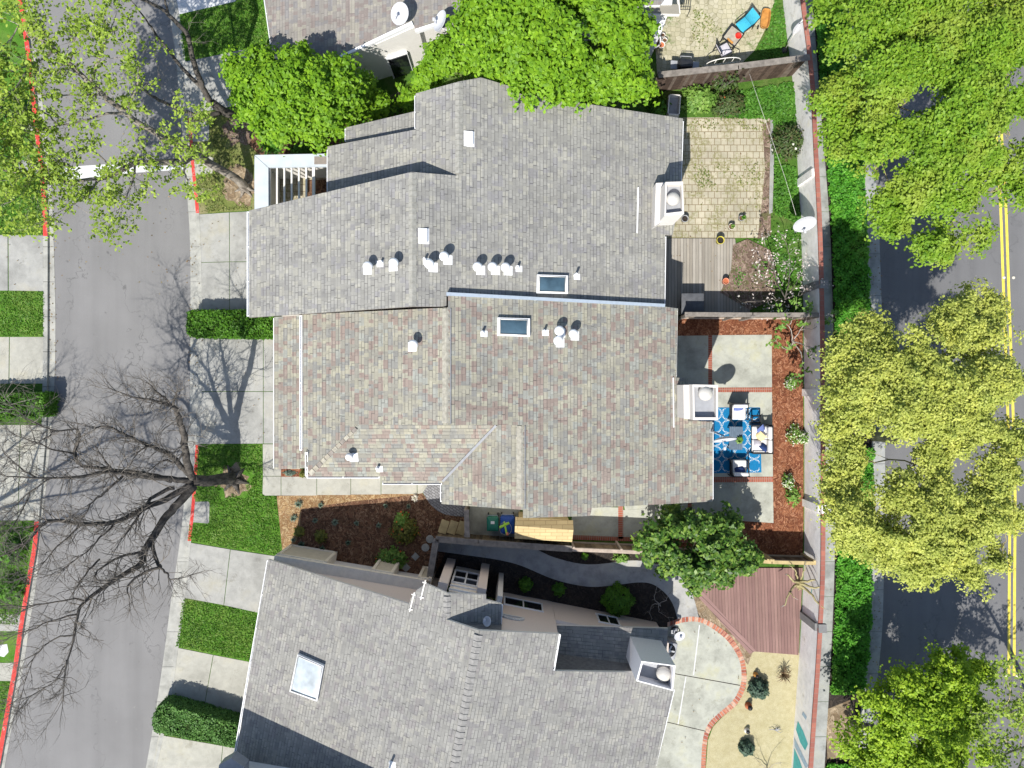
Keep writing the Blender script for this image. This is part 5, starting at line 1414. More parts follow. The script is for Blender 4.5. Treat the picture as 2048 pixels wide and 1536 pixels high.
# ------------------------------------------------------------------ bin yard and shed
def wheelie(label, px, py, mat, w, d, rz=0.0):
    g = P(px, py, 1.0); root = thing('wheelie_bin', label, 'bin', (g.x, g.y, .12), rz, 'bins beside the tan shed')
    m = MB()
    def rg_(w_, d_, z): return [Vector((sx * w_ / 2, sy * d_ / 2, z)) for sx, sy in ((-1, -1), (1, -1), (1, 1), (-1, 1))]
    m.prism(rg_(w * .8, d * .8, .05), rg_(w * .96, d * .96, .95)); m.build('body', MAT[mat], root, True)
    m = MB(); m.rbox((0, 0, .99), (w, d, .08), .12, puff=.05); m.build('lid', MAT[mat], root, True)
    m = MB(); m.tube([(-w * .42, d * .5, .95), (-w * .42, d * .6, .97), (w * .42, d * .6, .97), (w * .42, d * .5, .95)], .018, 6); m.build('handle', MAT['grey_metal'], root, True)
    for s in (-1, 1):
        m = MB(); m.lathe((s * w * .42, d * .42, .1), [(.001, -.03), (.1, -.03), (.1, .03), (.001, .03)], 14, M=Matrix.Rotation(math.pi / 2, 3, 'Y')); m.build('wheel', MAT['black'], root, True)
    return root
b1 = wheelie('green wheelie bin with pale sticker on its lid', 985.5, 1047, 'bin_green', .54, .66)
m = MB(); m.box((0, .08, 1.085), (.17, .13, .004)); m.build('sticker', MAT['offwhite'], b1, True)
wheelie('blue wheelie bin under the lime toy', 1015, 1049, 'bin_blue', .66, .80)
g = P(1011, 1056, 1.15); tw = thing('sprinkler', 'lime green cross-shaped sprinkler with hose coil lying on the blue bin', 'sprinkler', (g.x, g.y, 1.165), math.radians(12))
m = MB(); m.rbox((0, 0, .03), (.09, .62, .05), .03); m.rbox((-.02, .15, .05), (.50, .11, .05), .03, rz=.25); m.build('body', MAT['lime'], tw, True)
m = MB(); m.rbox((.03, -.27, .05), (.11, .14, .05), .03); m.build('nozzle', MAT['coral'], tw, True)
m = MB(); m.tube([(.28 * math.cos(k * .5), -.02 + .3 * math.sin(k * .5), .012 + .0015 * k) for k in range(30)], .010, 5); m.build('hose', MAT['grey_metal'], tw, True)
sh = thing('shed', 'small garden shed with tan shingled gable roof beside the blue bin', 'shed', P(1085, 1062, 0))
zr, ze = 2.3, 1.95
A0, A1 = P(1031, 1034, ze), P(1146, 1041, ze); Rg0, Rg1 = P(1030, 1052, zr), P(1147, 1060, zr); B0, B1 = P(1029, 1077, ze), P(1144, 1084, ze)
m = MB()
for q in ((A0, A1, Rg1, Rg0), (Rg0, Rg1, B1, B0)):
    m.prism([p - Vector((0, 0, .05)) for p in q], list(q))
m.build('roof', MAT['shed_roof'], sh)
m = MB(); q = [A0.lerp(B1, .06), A1.lerp(B0, .06), B1.lerp(A0, .06), B0.lerp(A1, .06)]; m.prism([Vector((p.x, p.y, .1)) for p in q], [Vector((p.x, p.y, ze - .08)) for p in q]); m.build('wall', MAT['wood_tan'], sh)
g = P(905, 1058, .8); wbx = thing('planter_bench', 'tan wooden bench of three wide planks at the corner of the L-shaped fence', 'bench', (g.x, g.y, .1), math.radians(-4))
m = MB()
for k in range(3): m.box((-.42 + k * .42, .06, .62), (.38, .62, .04), -.25)
m.build('seat_planks', MAT['wood_tan'], wbx, True)
for sx in (-.5, .5):
    for sy in (-.15, .25):
        m = MB(); m.box((sx, sy, .3), (.07, .07, .6)); m.build('leg', MAT['wood_tan'], wbx, True)
# stepping stones
for (x, y, r, n, lab) in ((860, 1078, .19, 14, 'round pale stepping stone nearest the plank bench'), (851, 1095, .19, 14, 'round pale stepping stone below the other round one'), (831, 1113, .2, 4, 'square grey stepping stone turned on its corner, upper of two'), (812, 1135, .22, 4, 'square grey stepping stone in deep shade, lower of two')):
    m = MB(); m.lathe(P(x, y, .108), [(r, 0), (r, .03), (r * .93, .04), (.001, .04)], n, sm=False)
    tag(m.build('stepping_stone', MAT['walk']), lab, 'stepping stone', 'stepping stones in the brown mulch')

# air conditioner by the bottom house
g = P(1337, 1300, .9); ac = thing('air_conditioner', 'grey outdoor air conditioning unit beside the big chimney', 'air conditioner', (g.x, g.y, .12), math.radians(-11))
m = MB(); m.rbox((0, 0, .42), (.72, .78, .84), .06); m.build('casing', MAT['grey_metal'], ac, True)
m = MB(); m.lathe((0, 0, .845), [(.31, 0), (.31, .02), (.001, .02)], 22); m.build('fan_opening', MAT['black'], ac, True)
m = MB()
for k in range(5):
    a = k * 2 * math.pi / 5; M = Matrix.Rotation(a, 3, 'Z') @ Matrix.Rotation(.35, 3, 'X'); m.box(M @ Vector((.16, 0, 0)) + Vector((0, 0, .88)), (.22, .09, .008), M=M)
m.build('fan_blade', MAT['grey_metal'], ac, True)
m = MB(); m.lathe((0, 0, .87), [(.09, 0), (.09, .03), (.001, .035)], 14); m.build('hub', MAT['offwhite'], ac, True)
g = P(1352, 1262, .8); rl = thing('hose_reel', 'wall hose reel with dark hose near the small white dish', 'hose reel', (g.x, g.y, .12), 0)
m = MB(); m.tube([(.2 * math.cos(k * .5), .14 * math.sin(k * .5), .5 + .004 * k) for k in range(40)], .022, 5); m.build('hose', MAT['black'], rl, True)
m = MB(); m.lathe((0, 0, 0), [(.08, 0), (.05, .5), (.12, .52), (.12, .55), (.001, .56)], 12); m.build('reel', MAT['grey_metal'], rl, True)
# small ornaments in the dry yard
def ornament(label, px, py, mat, h, r):
    g = P(px, py, h * .6); root = thing('garden_ornament', label, 'garden ornament', (g.x, g.y, .108), 0, 'ornaments in the dry yard')
    m = MB(); m.lathe((0, 0, 0), [(.001, 0), (r, .01), (r * 1.05, h * .25), (r * .7, h * .5), (r * .45, h * .62)], 12); m.build('body', MAT[mat], root, True)
    m = MB(); m.lathe((0, 0, h * .6), [(.001, 0), (r * .6, .03), (r * .75, h * .18), (r * .5, h * .33), (.001, h * .38)], 12); m.build('head', MAT['black'], root, True)
    return root
ornament('small orange ornament just above the larger round shrub', 1512, 1350, 'orange', .4, .11)
ornament('brown and orange ornament below the larger round shrub', 1498, 1413, 'terracotta', .45, .16)
ornament('dark striped ornament above the smaller round shrub', 1494, 1461, 'offwhite', .3, .13)
g = P(1552, 1462, .2); m = MB(); rg = random.Random(4)
for k in range(7):
    a = rg.uniform(0, 6.28); m.tube([(0, 0, .02), (.2 * math.cos(a), .15 * math.sin(a), .12), (.34 * math.cos(a + .4), .26 * math.sin(a + .4), .06)], [.02, .014, .006], 5)
o = m.build('driftwood', MAT['grey_metal']); o.location = (g.x, g.y, .108); tag(o, 'grey twisted driftwood piece on the dry ground near the mural', 'driftwood')

# ------------------------------------------------------------------ vegetation
def leaf_object(name, pts, nrm, size, mat, parent, seed=1, long=1.5):
    """many single leaf faces (folded rhombs) as one mesh"""
    rng = np.random.default_rng(seed)
    N = len(pts)
    nrm = nrm / np.maximum(1e-6, np.linalg.norm(nrm, axis=1, keepdims=True))
    a = rng.normal(size=(N, 3)); a -= nrm * np.sum(a * nrm, axis=1, keepdims=True)
    a /= np.maximum(1e-6, np.linalg.norm(a, axis=1, keepdims=True))
    b = np.cross(nrm, a)
    s = (size * rng.uniform(.65, 1.3, N))[:, None]
    L_ = a * s * .5 * long; Wd = b * s * .5; dn = nrm * s * .12
    v = np.empty((N, 4, 3))
    v[:, 0] = pts - L_ - dn; v[:, 1] = pts + Wd * .9 - L_ * .1; v[:, 2] = pts + L_ - dn * 1.4; v[:, 3] = pts - Wd * .9 - L_ * .1
    if parent is not None:
        o_ = wloc(parent); v -= np.array([o_.x, o_.y, o_.z])
    me = bpy.data.meshes.new(name)
    me.vertices.add(N * 4); me.vertices.foreach_set("co", v.reshape(-1))
    me.loops.add(N * 4); me.loops.foreach_set("vertex_index", np.arange(N * 4, dtype=np.int32))
    me.polygons.add(N); me.polygons.foreach_set("loop_start", np.arange(0, N * 4, 4, dtype=np.int32))
    try: me.polygons.foreach_set("loop_total", np.full(N, 4, dtype=np.int32))
    except Exception: pass
    me.materials.append(MAT[mat])
    me.update(calc_edges=True); me.validate()
    o = bpy.data.objects.new(name, me); link(o)
    if parent is not None: o.parent = parent
    return o

def vnoise(p, s, seed):
    """cheap smooth 3-D noise from summed sines, about -1..1"""
    r = np.random.default_rng(seed); v = np.zeros(len(p))
    for k in range(6):
        d = r.normal(size=3); d /= np.linalg.norm(d)
        v += np.sin(p @ d * s * r.uniform(.7, 1.6) + r.uniform(0, 6.28))
    return v / 3.2

def crown_points(blobs, ncl, lpc, cr, rng, flat=.6, low=-.35, holes=-.35, seed=0):
    """clusters of leaves spread through a set of ellipsoids with gaps between; returns points, normals, cluster centres"""
    C = np.array([list(P(x, y, h)) for x, y, h, r in blobs]); Rr = np.array([r * (CAMZ - h) / F for x, y, h, r in blobs])
    w = Rr ** 2; w = w / w.sum()
    m0 = ncl * 3
    idx = rng.choice(len(blobs), m0, p=w)
    d = rng.normal(size=(m0, 3)); d /= np.linalg.norm(d, axis=1, keepdims=True)
    d[:, 2] = np.where(d[:, 2] < low, -d[:, 2], d[:, 2])
    f = rng.uniform(.05, 1.0, m0) ** .5 * rng.uniform(.85, 1.14, m0)
    c = C[idx] + d * (Rr[idx] * f)[:, None] * np.array([1, 1, flat])
    c[:, 2] += rng.normal(0, .22, m0)
    c[:, 2] = np.maximum(c[:, 2], .5)
    ok = np.where(vnoise(c * np.array([1, 1, .5]), 3.4, seed + 3) * .7 + vnoise(c * np.array([1, 1, .4]), 1.9, seed + 9) * .6 > holes)[0][:ncl]
    c, d = c[ok], d[ok]; ncl = len(ok)
    crs = cr * rng.uniform(.5, 1.4, ncl)
    ii = np.repeat(np.arange(ncl), lpc)
    n = len(ii)
    ang = rng.uniform(0, 2 * np.pi, n); rad = np.sqrt(rng.uniform(0, 1, n))
    lob = 1 + .38 * np.sin(ang * 5 + rng.uniform(0, 6.28, ncl)[ii])       # star-like sprays
    rad = rad * lob
    off_ = np.stack([np.cos(ang) * rad, np.sin(ang) * rad, np.zeros(n)], 1)
    p = c[ii] + off_ * crs[ii][:, None]
    p[:, 2] += -.5 * crs[ii] * rad ** 2 + rng.normal(0, .2, n) * crs[ii]
    p[:, 2] += (off_[:, 0] * -d[ii][:, 0] + off_[:, 1] * -d[ii][:, 1]) * crs[ii] * .5
    nr = off_ * .6 + np.array([0, 0, 1.0]) + rng.normal(0, .42, (n, 3)) + d[ii] * .3
    return p, nr, c

def wiggle(A, B, n, amp, rg):
    pts = [A + (B - A) * (k / n) for k in range(n + 1)]
    for k in range(1, n):
        pts[k] = pts[k] + Vector((rg.uniform(-amp, amp), rg.uniform(-amp, amp), rg.uniform(-amp, amp) * .5))
    return pts

def tree(name, label, base, blobs, ncl, lpc, cr, leaf, mat, barkm, seed, cat='tree', flat=.6, trunk_r=.16, fork_h=1.6, group=None, low=-.35, twigs=True, holes=-.35):
    rng = np.random.default_rng(seed); rg = random.Random(seed)
    B0 = P(*base, .05)
    root = thing(name, label, cat, (B0.x, B0.y, .05), 0, group)
    p, nr, c = crown_points(blobs, ncl, lpc, cr, rng, flat, low, holes, seed)
    m = MB()
    cc = sum((P(x, y, h) for x, y, h, r in blobs), Vector()) / len(blobs)
    fork = Vector((B0.x + (cc.x - B0.x) * .25, B0.y + (cc.y - B0.y) * .25, fork_h))
    m.tube(wiggle(B0 - Vector((0, 0, .05)), fork, 4, .04, rg), [trunk_r * 1.45, trunk_r * 1.12, trunk_r, trunk_r * .95, trunk_r * .9], 9)
    nodes = [(fork, trunk_r * .62)]
    for (x, y, h, r) in sorted(blobs, key=lambda q: (P(q[0], q[1], q[2]) - fork).length):
        T = P(x, y, h - .35)
        # spring from the existing limb that points this way
        st, sr = min(nodes, key=lambda q: (q[0] - T).length * 1.0 + (q[0] - fork).length * .45 + (4 if (q[0] - fork).length > (T - fork).length else 0))
        L_ = (T - st).length; r0 = min(sr * .8, trunk_r * .6); r1 = max(.02, r0 * .38)
        pts = wiggle(st, T, 5, L_ * .07, rg)
        rr = [r0 + (r1 - r0) * k / 5 for k in range(6)]
        m.tube(pts, rr, 6)
        nodes += [(pts[k], rr[k]) for k in (2, 3, 4)]
        if twigs:
            rw = r * (CAMZ - h) / F
            near = [Vector(q) for q in c if (Vector(q) - T).length < rw * 1.1]
            rg.shuffle(near)
            for q in near[:12]:
                k = rg.choice([2, 3, 4, 5]); s = pts[k]
                m.tube(wiggle(s, q - Vector((0, 0, .05)), 3, .08, rg), [rr[k] * .5, rr[k] * .38, rr[k] * .25, .006], 4, cap=False)
    m.build('trunk', MAT[barkm], root)
    leaf_object('crown', p, nr, leaf, mat, root, seed)
    return root

def bush(name, label, px, py, r_px, h, n, leaf, mat, seed, cat='shrub', group=None, elong=(1, 1), parts=(), stem='twig', long=1.5, solid=False):
    """rounded or loose shrub: short stems and a leaf mass down to the ground"""
    rng = np.random.default_rng(seed); rg = random.Random(seed)
    g = P(px, py, h * .5); r = r_px * (CAMZ - h * .6) / F
    root = thing(name, label, cat, (g.x, g.y, .1), 0, group)
    d = rng.normal(size=(n, 3)); d /= np.linalg.norm(d, axis=1, keepdims=True); d[:, 2] = np.abs(d[:, 2])
    lump = 1 + .16 * np.sin(d[:, 0] * 7 + seed) * np.cos(d[:, 1] * 6 + seed * 2) + rng.normal(0, .05, n)
    f = (rng.uniform(.80 if solid else .35, 1.0, n) ** .6) * lump
    p = np.stack([g.x + d[:, 0] * r * f * elong[0], g.y + d[:, 1] * r * f * elong[1], .12 + d[:, 2] * (h - .12) * f], 1)
    nr = d + np.array([0, 0, .55]) + rng.normal(0, .4, (n, 3))
    m = MB()
    for k in range(6):
        a = rg.uniform(0, 6.28); q = r * .6
        m.tube(wiggle(Vector((g.x, g.y, .1)), Vector((g.x + q * math.cos(a), g.y + q * math.sin(a), h * .75)), 3, .03, rg), [.025, .018, .012, .005], 4, cap=False)
    m.build('stem', MAT[stem], root)
    leaf_object('foliage', p, nr, leaf, mat, root, seed, long)
    for (pm, cnt, sz) in parts:
        k = rng.choice(n, cnt, replace=False)
        leaf_object('blossom', p[k] * 1.0 + d[k] * .04 + np.array([0, 0, .03]), nr[k], sz, pm, root, seed + 5, 1.0)
    return root

def hedge(label, top_px, h, dens, leaf, mat, seed, hh=None):
    """clipped hedge: box-like leaf shell standing on its outline (pixels of the top edge)"""
    rng = np.random.default_rng(seed)
    q = [P(x, y, h) for x, y in top_px]
    cx = sum(p.x for p in q) / len(q); cy = sum(p.y for p in q) / len(q)
    root = thing('hedge', label, 'hedge', (cx, cy, .1), 0)
    poly = [(p.x, p.y) for p in q]
    x0, x1 = min(a for a, b in poly), max(a for a, b in poly); y0, y1 = min(b for a, b in poly), max(b for a, b in poly)
    n = int((x1 - x0) * (y1 - y0) * dens)
    X = rng.uniform(x0, x1, n); Y = rng.uniform(y0, y1, n)
    k = np.array([inpoly(a, b, poly) for a, b in zip(X, Y)])
    X, Y = X[k], Y[k]
    Z = h + rng.normal(0, .035, len(X)) + .08 * np.sin(X * 3.1 + seed) * np.sin(Y * 3.7) + .04 * np.sin(X * 8.3) * np.sin(Y * 7.1 + seed)
    P1 = np.stack([X, Y, Z], 1); N1 = np.tile([0, 0, 1.0], (len(X), 1)) + rng.normal(0, .5, (len(X), 3))
    PS = [P1]; NS = [N1]
    for A, B in zip(q, q[1:] + q[:1]):
        L_ = (B - A).length; nn = int(L_ * h * dens); t = rng.uniform(0, 1, nn)
        nx, ny = (B.y - A.y) / L_, -(B.x - A.x) / L_
        if nx * (A.x - cx) + ny * (A.y - cy) < 0: nx, ny = -nx, -ny
        e = rng.normal(0, .03, nn)
        PS.append(np.stack([A.x + (B.x - A.x) * t + nx * e, A.y + (B.y - A.y) * t + ny * e, rng.uniform(.12, h, nn)], 1))
        NS.append(np.tile([nx, ny, .35], (nn, 1)) + rng.normal(0, .5, (nn, 3)))
    m = MB(); c = Vector((cx, cy, 0))
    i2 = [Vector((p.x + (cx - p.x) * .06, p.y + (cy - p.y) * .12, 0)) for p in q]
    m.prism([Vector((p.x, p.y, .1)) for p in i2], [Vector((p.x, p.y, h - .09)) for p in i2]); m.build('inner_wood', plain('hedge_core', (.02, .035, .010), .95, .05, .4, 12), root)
    leaf_object('foliage', np.concatenate(PS), np.concatenate(NS), leaf, mat, root, seed)
    return root

def scatter(name, polys, dens, size, mat, seed, z=.12, zr=.08, tilt=.5, long=1.5, lump=0.0, kind='stuff', mask=None, avoid=()):
    rng = np.random.default_rng(seed); PS = []
    for poly in polys:
        w = [P(x, y, z) for x, y in poly]; pw = [(p.x, p.y) for p in w]
        x0, x1 = min(a for a, b in pw), max(a for a, b in pw); y0, y1 = min(b for a, b in pw), max(b for a, b in pw)
        n = int((x1 - x0) * (y1 - y0) * dens)
        X = rng.uniform(x0, x1, n); Y = rng.uniform(y0, y1, n)
        k = np.array([inpoly(a, b, pw) for a, b in zip(X, Y)], dtype=bool)
        X, Y = X[k], Y[k]
        for ax, ay, ar in avoid:
            ac = P(ax, ay, z); kk = np.hypot(X - ac.x, Y - ac.y) > ar / 42.0 * (1 + .25 * np.sin(np.arctan2(Y - ac.y, X - ac.x) * 5)); X, Y = X[kk], Y[kk]
        L_ = lump * (.5 + .5 * np.sin(X * 4.3 + seed) * np.sin(Y * 3.9 + 1) + .4 * np.sin(X * 9.1) * np.cos(Y * 8.3))
        if mask is not None:
            kk = (np.sin(X * 2.1 + seed) + np.sin(Y * 2.7) + np.sin((X + Y) * 4.1) * .7 + rng.normal(0, .5, len(X))) > mask
            X, Y, L_ = X[kk], Y[kk], L_[kk]
        PS.append(np.stack([X, Y, z + rng.uniform(0, zr, len(X)) + L_], 1))
    p = np.concatenate(PS); nr = np.tile([0, 0, 1.0], (len(p), 1)) + rng.normal(0, tilt, (len(p), 3))
    o = leaf_object(name, p, nr, size, mat, None, seed, long)
    return tag(o, None, None, None, kind)

# --- big green crowns
tree('maple_tree', 'smaller round bright green maple over the driveway, left of the beige house gable', (585, 230),
     [(600, 180, 4.6, 92), (520, 170, 4.0, 58), (548, 112, 3.9, 44), (650, 175, 4.4, 72), (560, 235, 4.0, 58), (640, 235, 4.0, 52), (505, 225, 3.6, 40), (690, 200, 3.6, 50), (470, 130, 3.3, 24), (725, 165, 3.2, 24), (600, 130, 4.6, 45)],
     900, 44, .33, .125, 'leaf_maple', 'bark_dark', 11, trunk_r=.14, flat=.6, holes=-.5)
tree('maple_tree', 'huge bright green maple crown over the top of the grey house', (1080, 60),
     [(1080, 60, 6.6, 125), (975, 60, 5.8, 78), (1190, 60, 6.0, 105), (1000, 120, 5.4, 75), (1120, 140, 5.3, 72), (1230, 140, 5.0, 66), (888, 112, 4.9, 36), (1270, 60, 4.9, 42), (1060, -40, 6.4, 130), (1180, -60, 6.2, 110), (980, -30, 5.8, 60), (1200, 178, 4.6, 36), (1285, 180, 4.2, 26), (1060, 165, 4.7, 34), (855, 150, 4.0, 28)],
     1900, 44, .35, .13, 'leaf_maple', 'bark_dark', 12, trunk_r=.22, flat=.55, fork_h=2.2, holes=-.5)
tree('young_tree', 'small leafy sapling in the shade beside the grey house lower roof', (805, 185), [(800, 180, 2.2, 28), (820, 195, 2.0, 20), (735, 222, 1.6, 30), (760, 205, 1.8, 22)], 75, 45, .3, .13, 'leaf_maple', 'bark_dark', 13, trunk_r=.05, fork_h=.7)
tree('street_tree', 'wide mid-green street tree filling the top right corner above the avenue', (1700, 275),
     [(1812, 205, 8.8, 46), (1950, 290, 9.0, 62), (1965, 385, 8.6, 46), (1860, 230, 9.0, 60), (1750, 340, 8.0, 44), (2030, 190, 9.2, 60), (1750, 60, 8.2, 100), (1690, 180, 7.6, 62), (1820, 140, 9.2, 95), (1900, 60, 9.2, 110), (1930, 190, 9.4, 100), (2010, 110, 9.2, 95), (1790, 270, 8.6, 80), (1700, 270, 7.4, 50), (1880, 290, 9.0, 70), (1850, 370, 8.6, 62), (1780, 400, 7.8, 48), (1790, 445, 7.4, 36), (1920, 420, 8.2, 55), (1870, 480, 7.8, 42), (1960, 470, 7.8, 28), (2020, 270, 9.2, 70), (2030, 370, 8.6, 40), (1700, 20, 7.4, 70), (1850, 0, 8.6, 80), (2000, -40, 8.6, 110), (1890, 505, 7.2, 22)],
     3300, 42, .31, .09, 'leaf_green', 'bark_yellow', 21, trunk_r=.24, flat=.36, fork_h=3.2, low=-.2, holes=-.36, group='street trees along the avenue')
tree('street_tree', 'yellow-green street tree with airy crown half way down the avenue', (1746, 868),
     [(1895, 845, 8.8, 48), (1965, 850, 8.6, 42), (1680, 962, 7.2, 40), (1880, 990, 8.6, 46), (1800, 1000, 8.3, 34), (1668, 850, 7.0, 32), (1840, 760, 8.8, 50), (1985, 1010, 8.3, 40), (1960, 620, 7.6, 57), (1920, 660, 8.2, 64), (1860, 700, 8.6, 66), (1990, 690, 8.0, 55), (1740, 680, 7.6, 55), (1700, 720, 7.2, 51), (1770, 760, 8.4, 68), (1690, 790, 7.2, 42), (1880, 780, 9.0, 79), (1960, 780, 9.0, 66), (1740, 820, 7.8, 48), (1820, 830, 9.0, 55), (2000, 760, 8.6, 51), (1700, 910, 7.2, 48), (1860, 920, 8.4, 44), (1810, 945, 8.0, 31), (1690, 1010, 7.4, 46), (1740, 1040, 8.2, 66), (1830, 1040, 8.9, 73), (1780, 1100, 7.9, 51), (1900, 1080, 8.7, 64), (1960, 1040, 8.6, 61), (2000, 960, 8.4, 55), (2030, 880, 8.2, 44), (1930, 1160, 7.8, 42), (1850, 1130, 8.0, 48), (2020, 1060, 8.0, 55), (1920, 890, 8.6, 31), (1700, 1080, 7.0, 33), (1830, 1150, 7.4, 26), (2000, 1120, 7.6, 33)],
     4000, 46, .28, .075, 'leaf_yellow', 'bark_yellow', 22, trunk_r=.24, flat=.36, fork_h=3.0, low=-.2, holes=-.42, group='street trees along the avenue')
tree('street_tree', 'lime green street tree in the bottom right corner beside the lit sidewalk', (1700, 1450),
     [(1850, 1440, 4.4, 85), (1780, 1480, 4.1, 66), (1900, 1370, 4.2, 56), (1830, 1380, 4.2, 46), (1940, 1430, 4.0, 44), (1750, 1410, 3.8, 36), (1720, 1500, 3.7, 42), (1890, 1500, 4.1, 60), (1960, 1340, 3.6, 26), (1880, 1320, 3.7, 22), (1800, 1360, 3.6, 22), (1850, 1540, 4.1, 80), (1770, 1560, 3.8, 70), (1960, 1510, 3.6, 34), (1920, 1305, 3.4, 14)],
     1100, 46, .30, .10, 'leaf_lime', 'bark_pale', 23, trunk_r=.2, flat=.5, fork_h=1.5, holes=-.4, group='street trees along the avenue')
tree('evergreen_tree', 'dark glossy-leaved evergreen tree at the corner of the red deck', (1400, 1090),
     [(1390, 1085, 3.6, 70), (1330, 1080, 3.2, 46), (1440, 1070, 3.3, 52), (1350, 1040, 2.9, 30), (1470, 1110, 3.0, 44), (1390, 1135, 3.0, 40), (1430, 1140, 2.8, 36), (1310, 1110, 2.6, 30), (1390, 1170, 2.3, 18), (1290, 1090, 2.5, 22), (1450, 1150, 2.4, 24), (1500, 1120, 2.4, 28), (1330, 1130, 2.4, 22), (1460, 1040, 2.7, 22)],
     520, 34, .25, .135, 'leaf_dark', 'bark_dark', 24, trunk_r=.1, fork_h=1.2, flat=.55, holes=-.5)

# --- traced limbs with side twigs
def grow(m, p, d, L_, r, depth, rg, tips, spread=.75, n=3, up=.12):
    pts = [p]; dd = d.copy()
    for k in range(3):
        dd = (dd + Vector((rg.gauss(0, .16), rg.gauss(0, .16), rg.gauss(0, .12) + up * .3))).normalized()
        pts.append(pts[-1] + dd * (L_ / 3))
    m.tube(pts, [r, r * .82, r * .6, r * .32], 4 if depth > 0 else 3, cap=False)
    if depth == 0:
        tips.append(pts[-1]); tips.append(pts[2]); return
    for k in range(n):
        s = rg.choice([1, 2, 2, 3]); q = pts[s]
        nd = (dd + Vector((rg.gauss(0, spread), rg.gauss(0, spread), rg.gauss(0, spread * .5) + up))).normalized()
        grow(m, q, nd, L_ * rg.uniform(.5, .8), r * .55, depth - 1, rg, tips, spread, n, up)

def limb_tree(name, label, trunk, limbs, barkm, twigm, seed, twig_len=.9, per_m=2.6, start=.3, depth=2, leaf=None, lpt=4, leaf_size=.11, out=.35, group=None, twig_r=.02, nsub=3, thick=1.0):
    rg = random.Random(seed); rng = np.random.default_rng(seed)
    b = P(trunk[0][0], trunk[0][1], .05)
    root = thing(name, label, 'tree', (b.x, b.y, .05), 0, group)
    m = MB(); mt = MB(); tips = []
    tw = smooth_line([tuple(P(x, y, h)) for x, y, h, r in trunk], 3); tr = [q[0] for q in smooth_line([(r, 0) for x, y, h, r in trunk], 3)]
    tw[0] = (tw[0][0], tw[0][1], 0.0)
    m.tube(tw, tr, 10)
    # root flare
    for k in range(6):
        a = k * 1.05 + rg.uniform(-.3, .3); q = Vector((math.cos(a), math.sin(a), 0))
        m.tube([b + q * tr[0] * .4 + Vector((0, 0, .3)), b + q * tr[0] * 1.2 + Vector((0, 0, .12)), b + q * tr[0] * 2.2 + Vector((0, 0, .05))], [tr[0] * .5, tr[0] * .3, tr[0] * .1], 6)
    for lb in limbs:
        pts = smooth_line([tuple(P(x, y, h)) for x, y, h, r in lb], 4); rad = [q[0] for q in smooth_line([(r, 0) for x, y, h, r in lb], 4)]
        pts = [Vector(p) + Vector((rg.gauss(0, .018), rg.gauss(0, .018), rg.gauss(0, .02))) for p in pts]
        m.tube(pts, [max(.008, r * thick) for r in rad], 7, cap=True)
        tot = sum((q - p).length for p, q in zip(pts, pts[1:])); acc = 0
        for p, q, r in zip(pts, pts[1:], rad):
            seg = (q - p).length; d = (q - p).normalized()
            t = acc / tot
            if t >= start:
                k = seg * per_m * (.6 + .9 * t); k = int(k) + (1 if rg.random() < k - int(k) else 0)
                for _ in range(k):
                    side = Vector((rg.gauss(0, 1), rg.gauss(0, 1), rg.gauss(.25, .6)))
                    dd = (d * .6 + side * .75).normalized()
                    grow(mt, p.lerp(q, rg.random()), dd, twig_len * rg.uniform(.5, 1.25), max(twig_r * .6, min(twig_r, r * .5)), depth, rg, tips, n=nsub)
            acc += seg
        grow(mt, pts[-1], (pts[-1] - pts[-2]).normalized(), twig_len * 1.1, max(.012, rad[-1] * .9), depth, rg, tips, n=nsub + 1)
    m.build('trunk', MAT[barkm], root)
    mt.build('twigs', MAT[twigm], root)
    if leaf:
        T = np.array([list(p) for p in tips]); ii = np.repeat(np.arange(len(T)), lpt)
        p = T[ii] + rng.normal(0, .085, (len(ii), 3)); nr = np.tile([0, 0, 1.0], (len(ii), 1)) + rng.normal(0, .45, (len(ii), 3))
        leaf_object('crown', p, nr, leaf_size, leaf, root, seed)
    return root
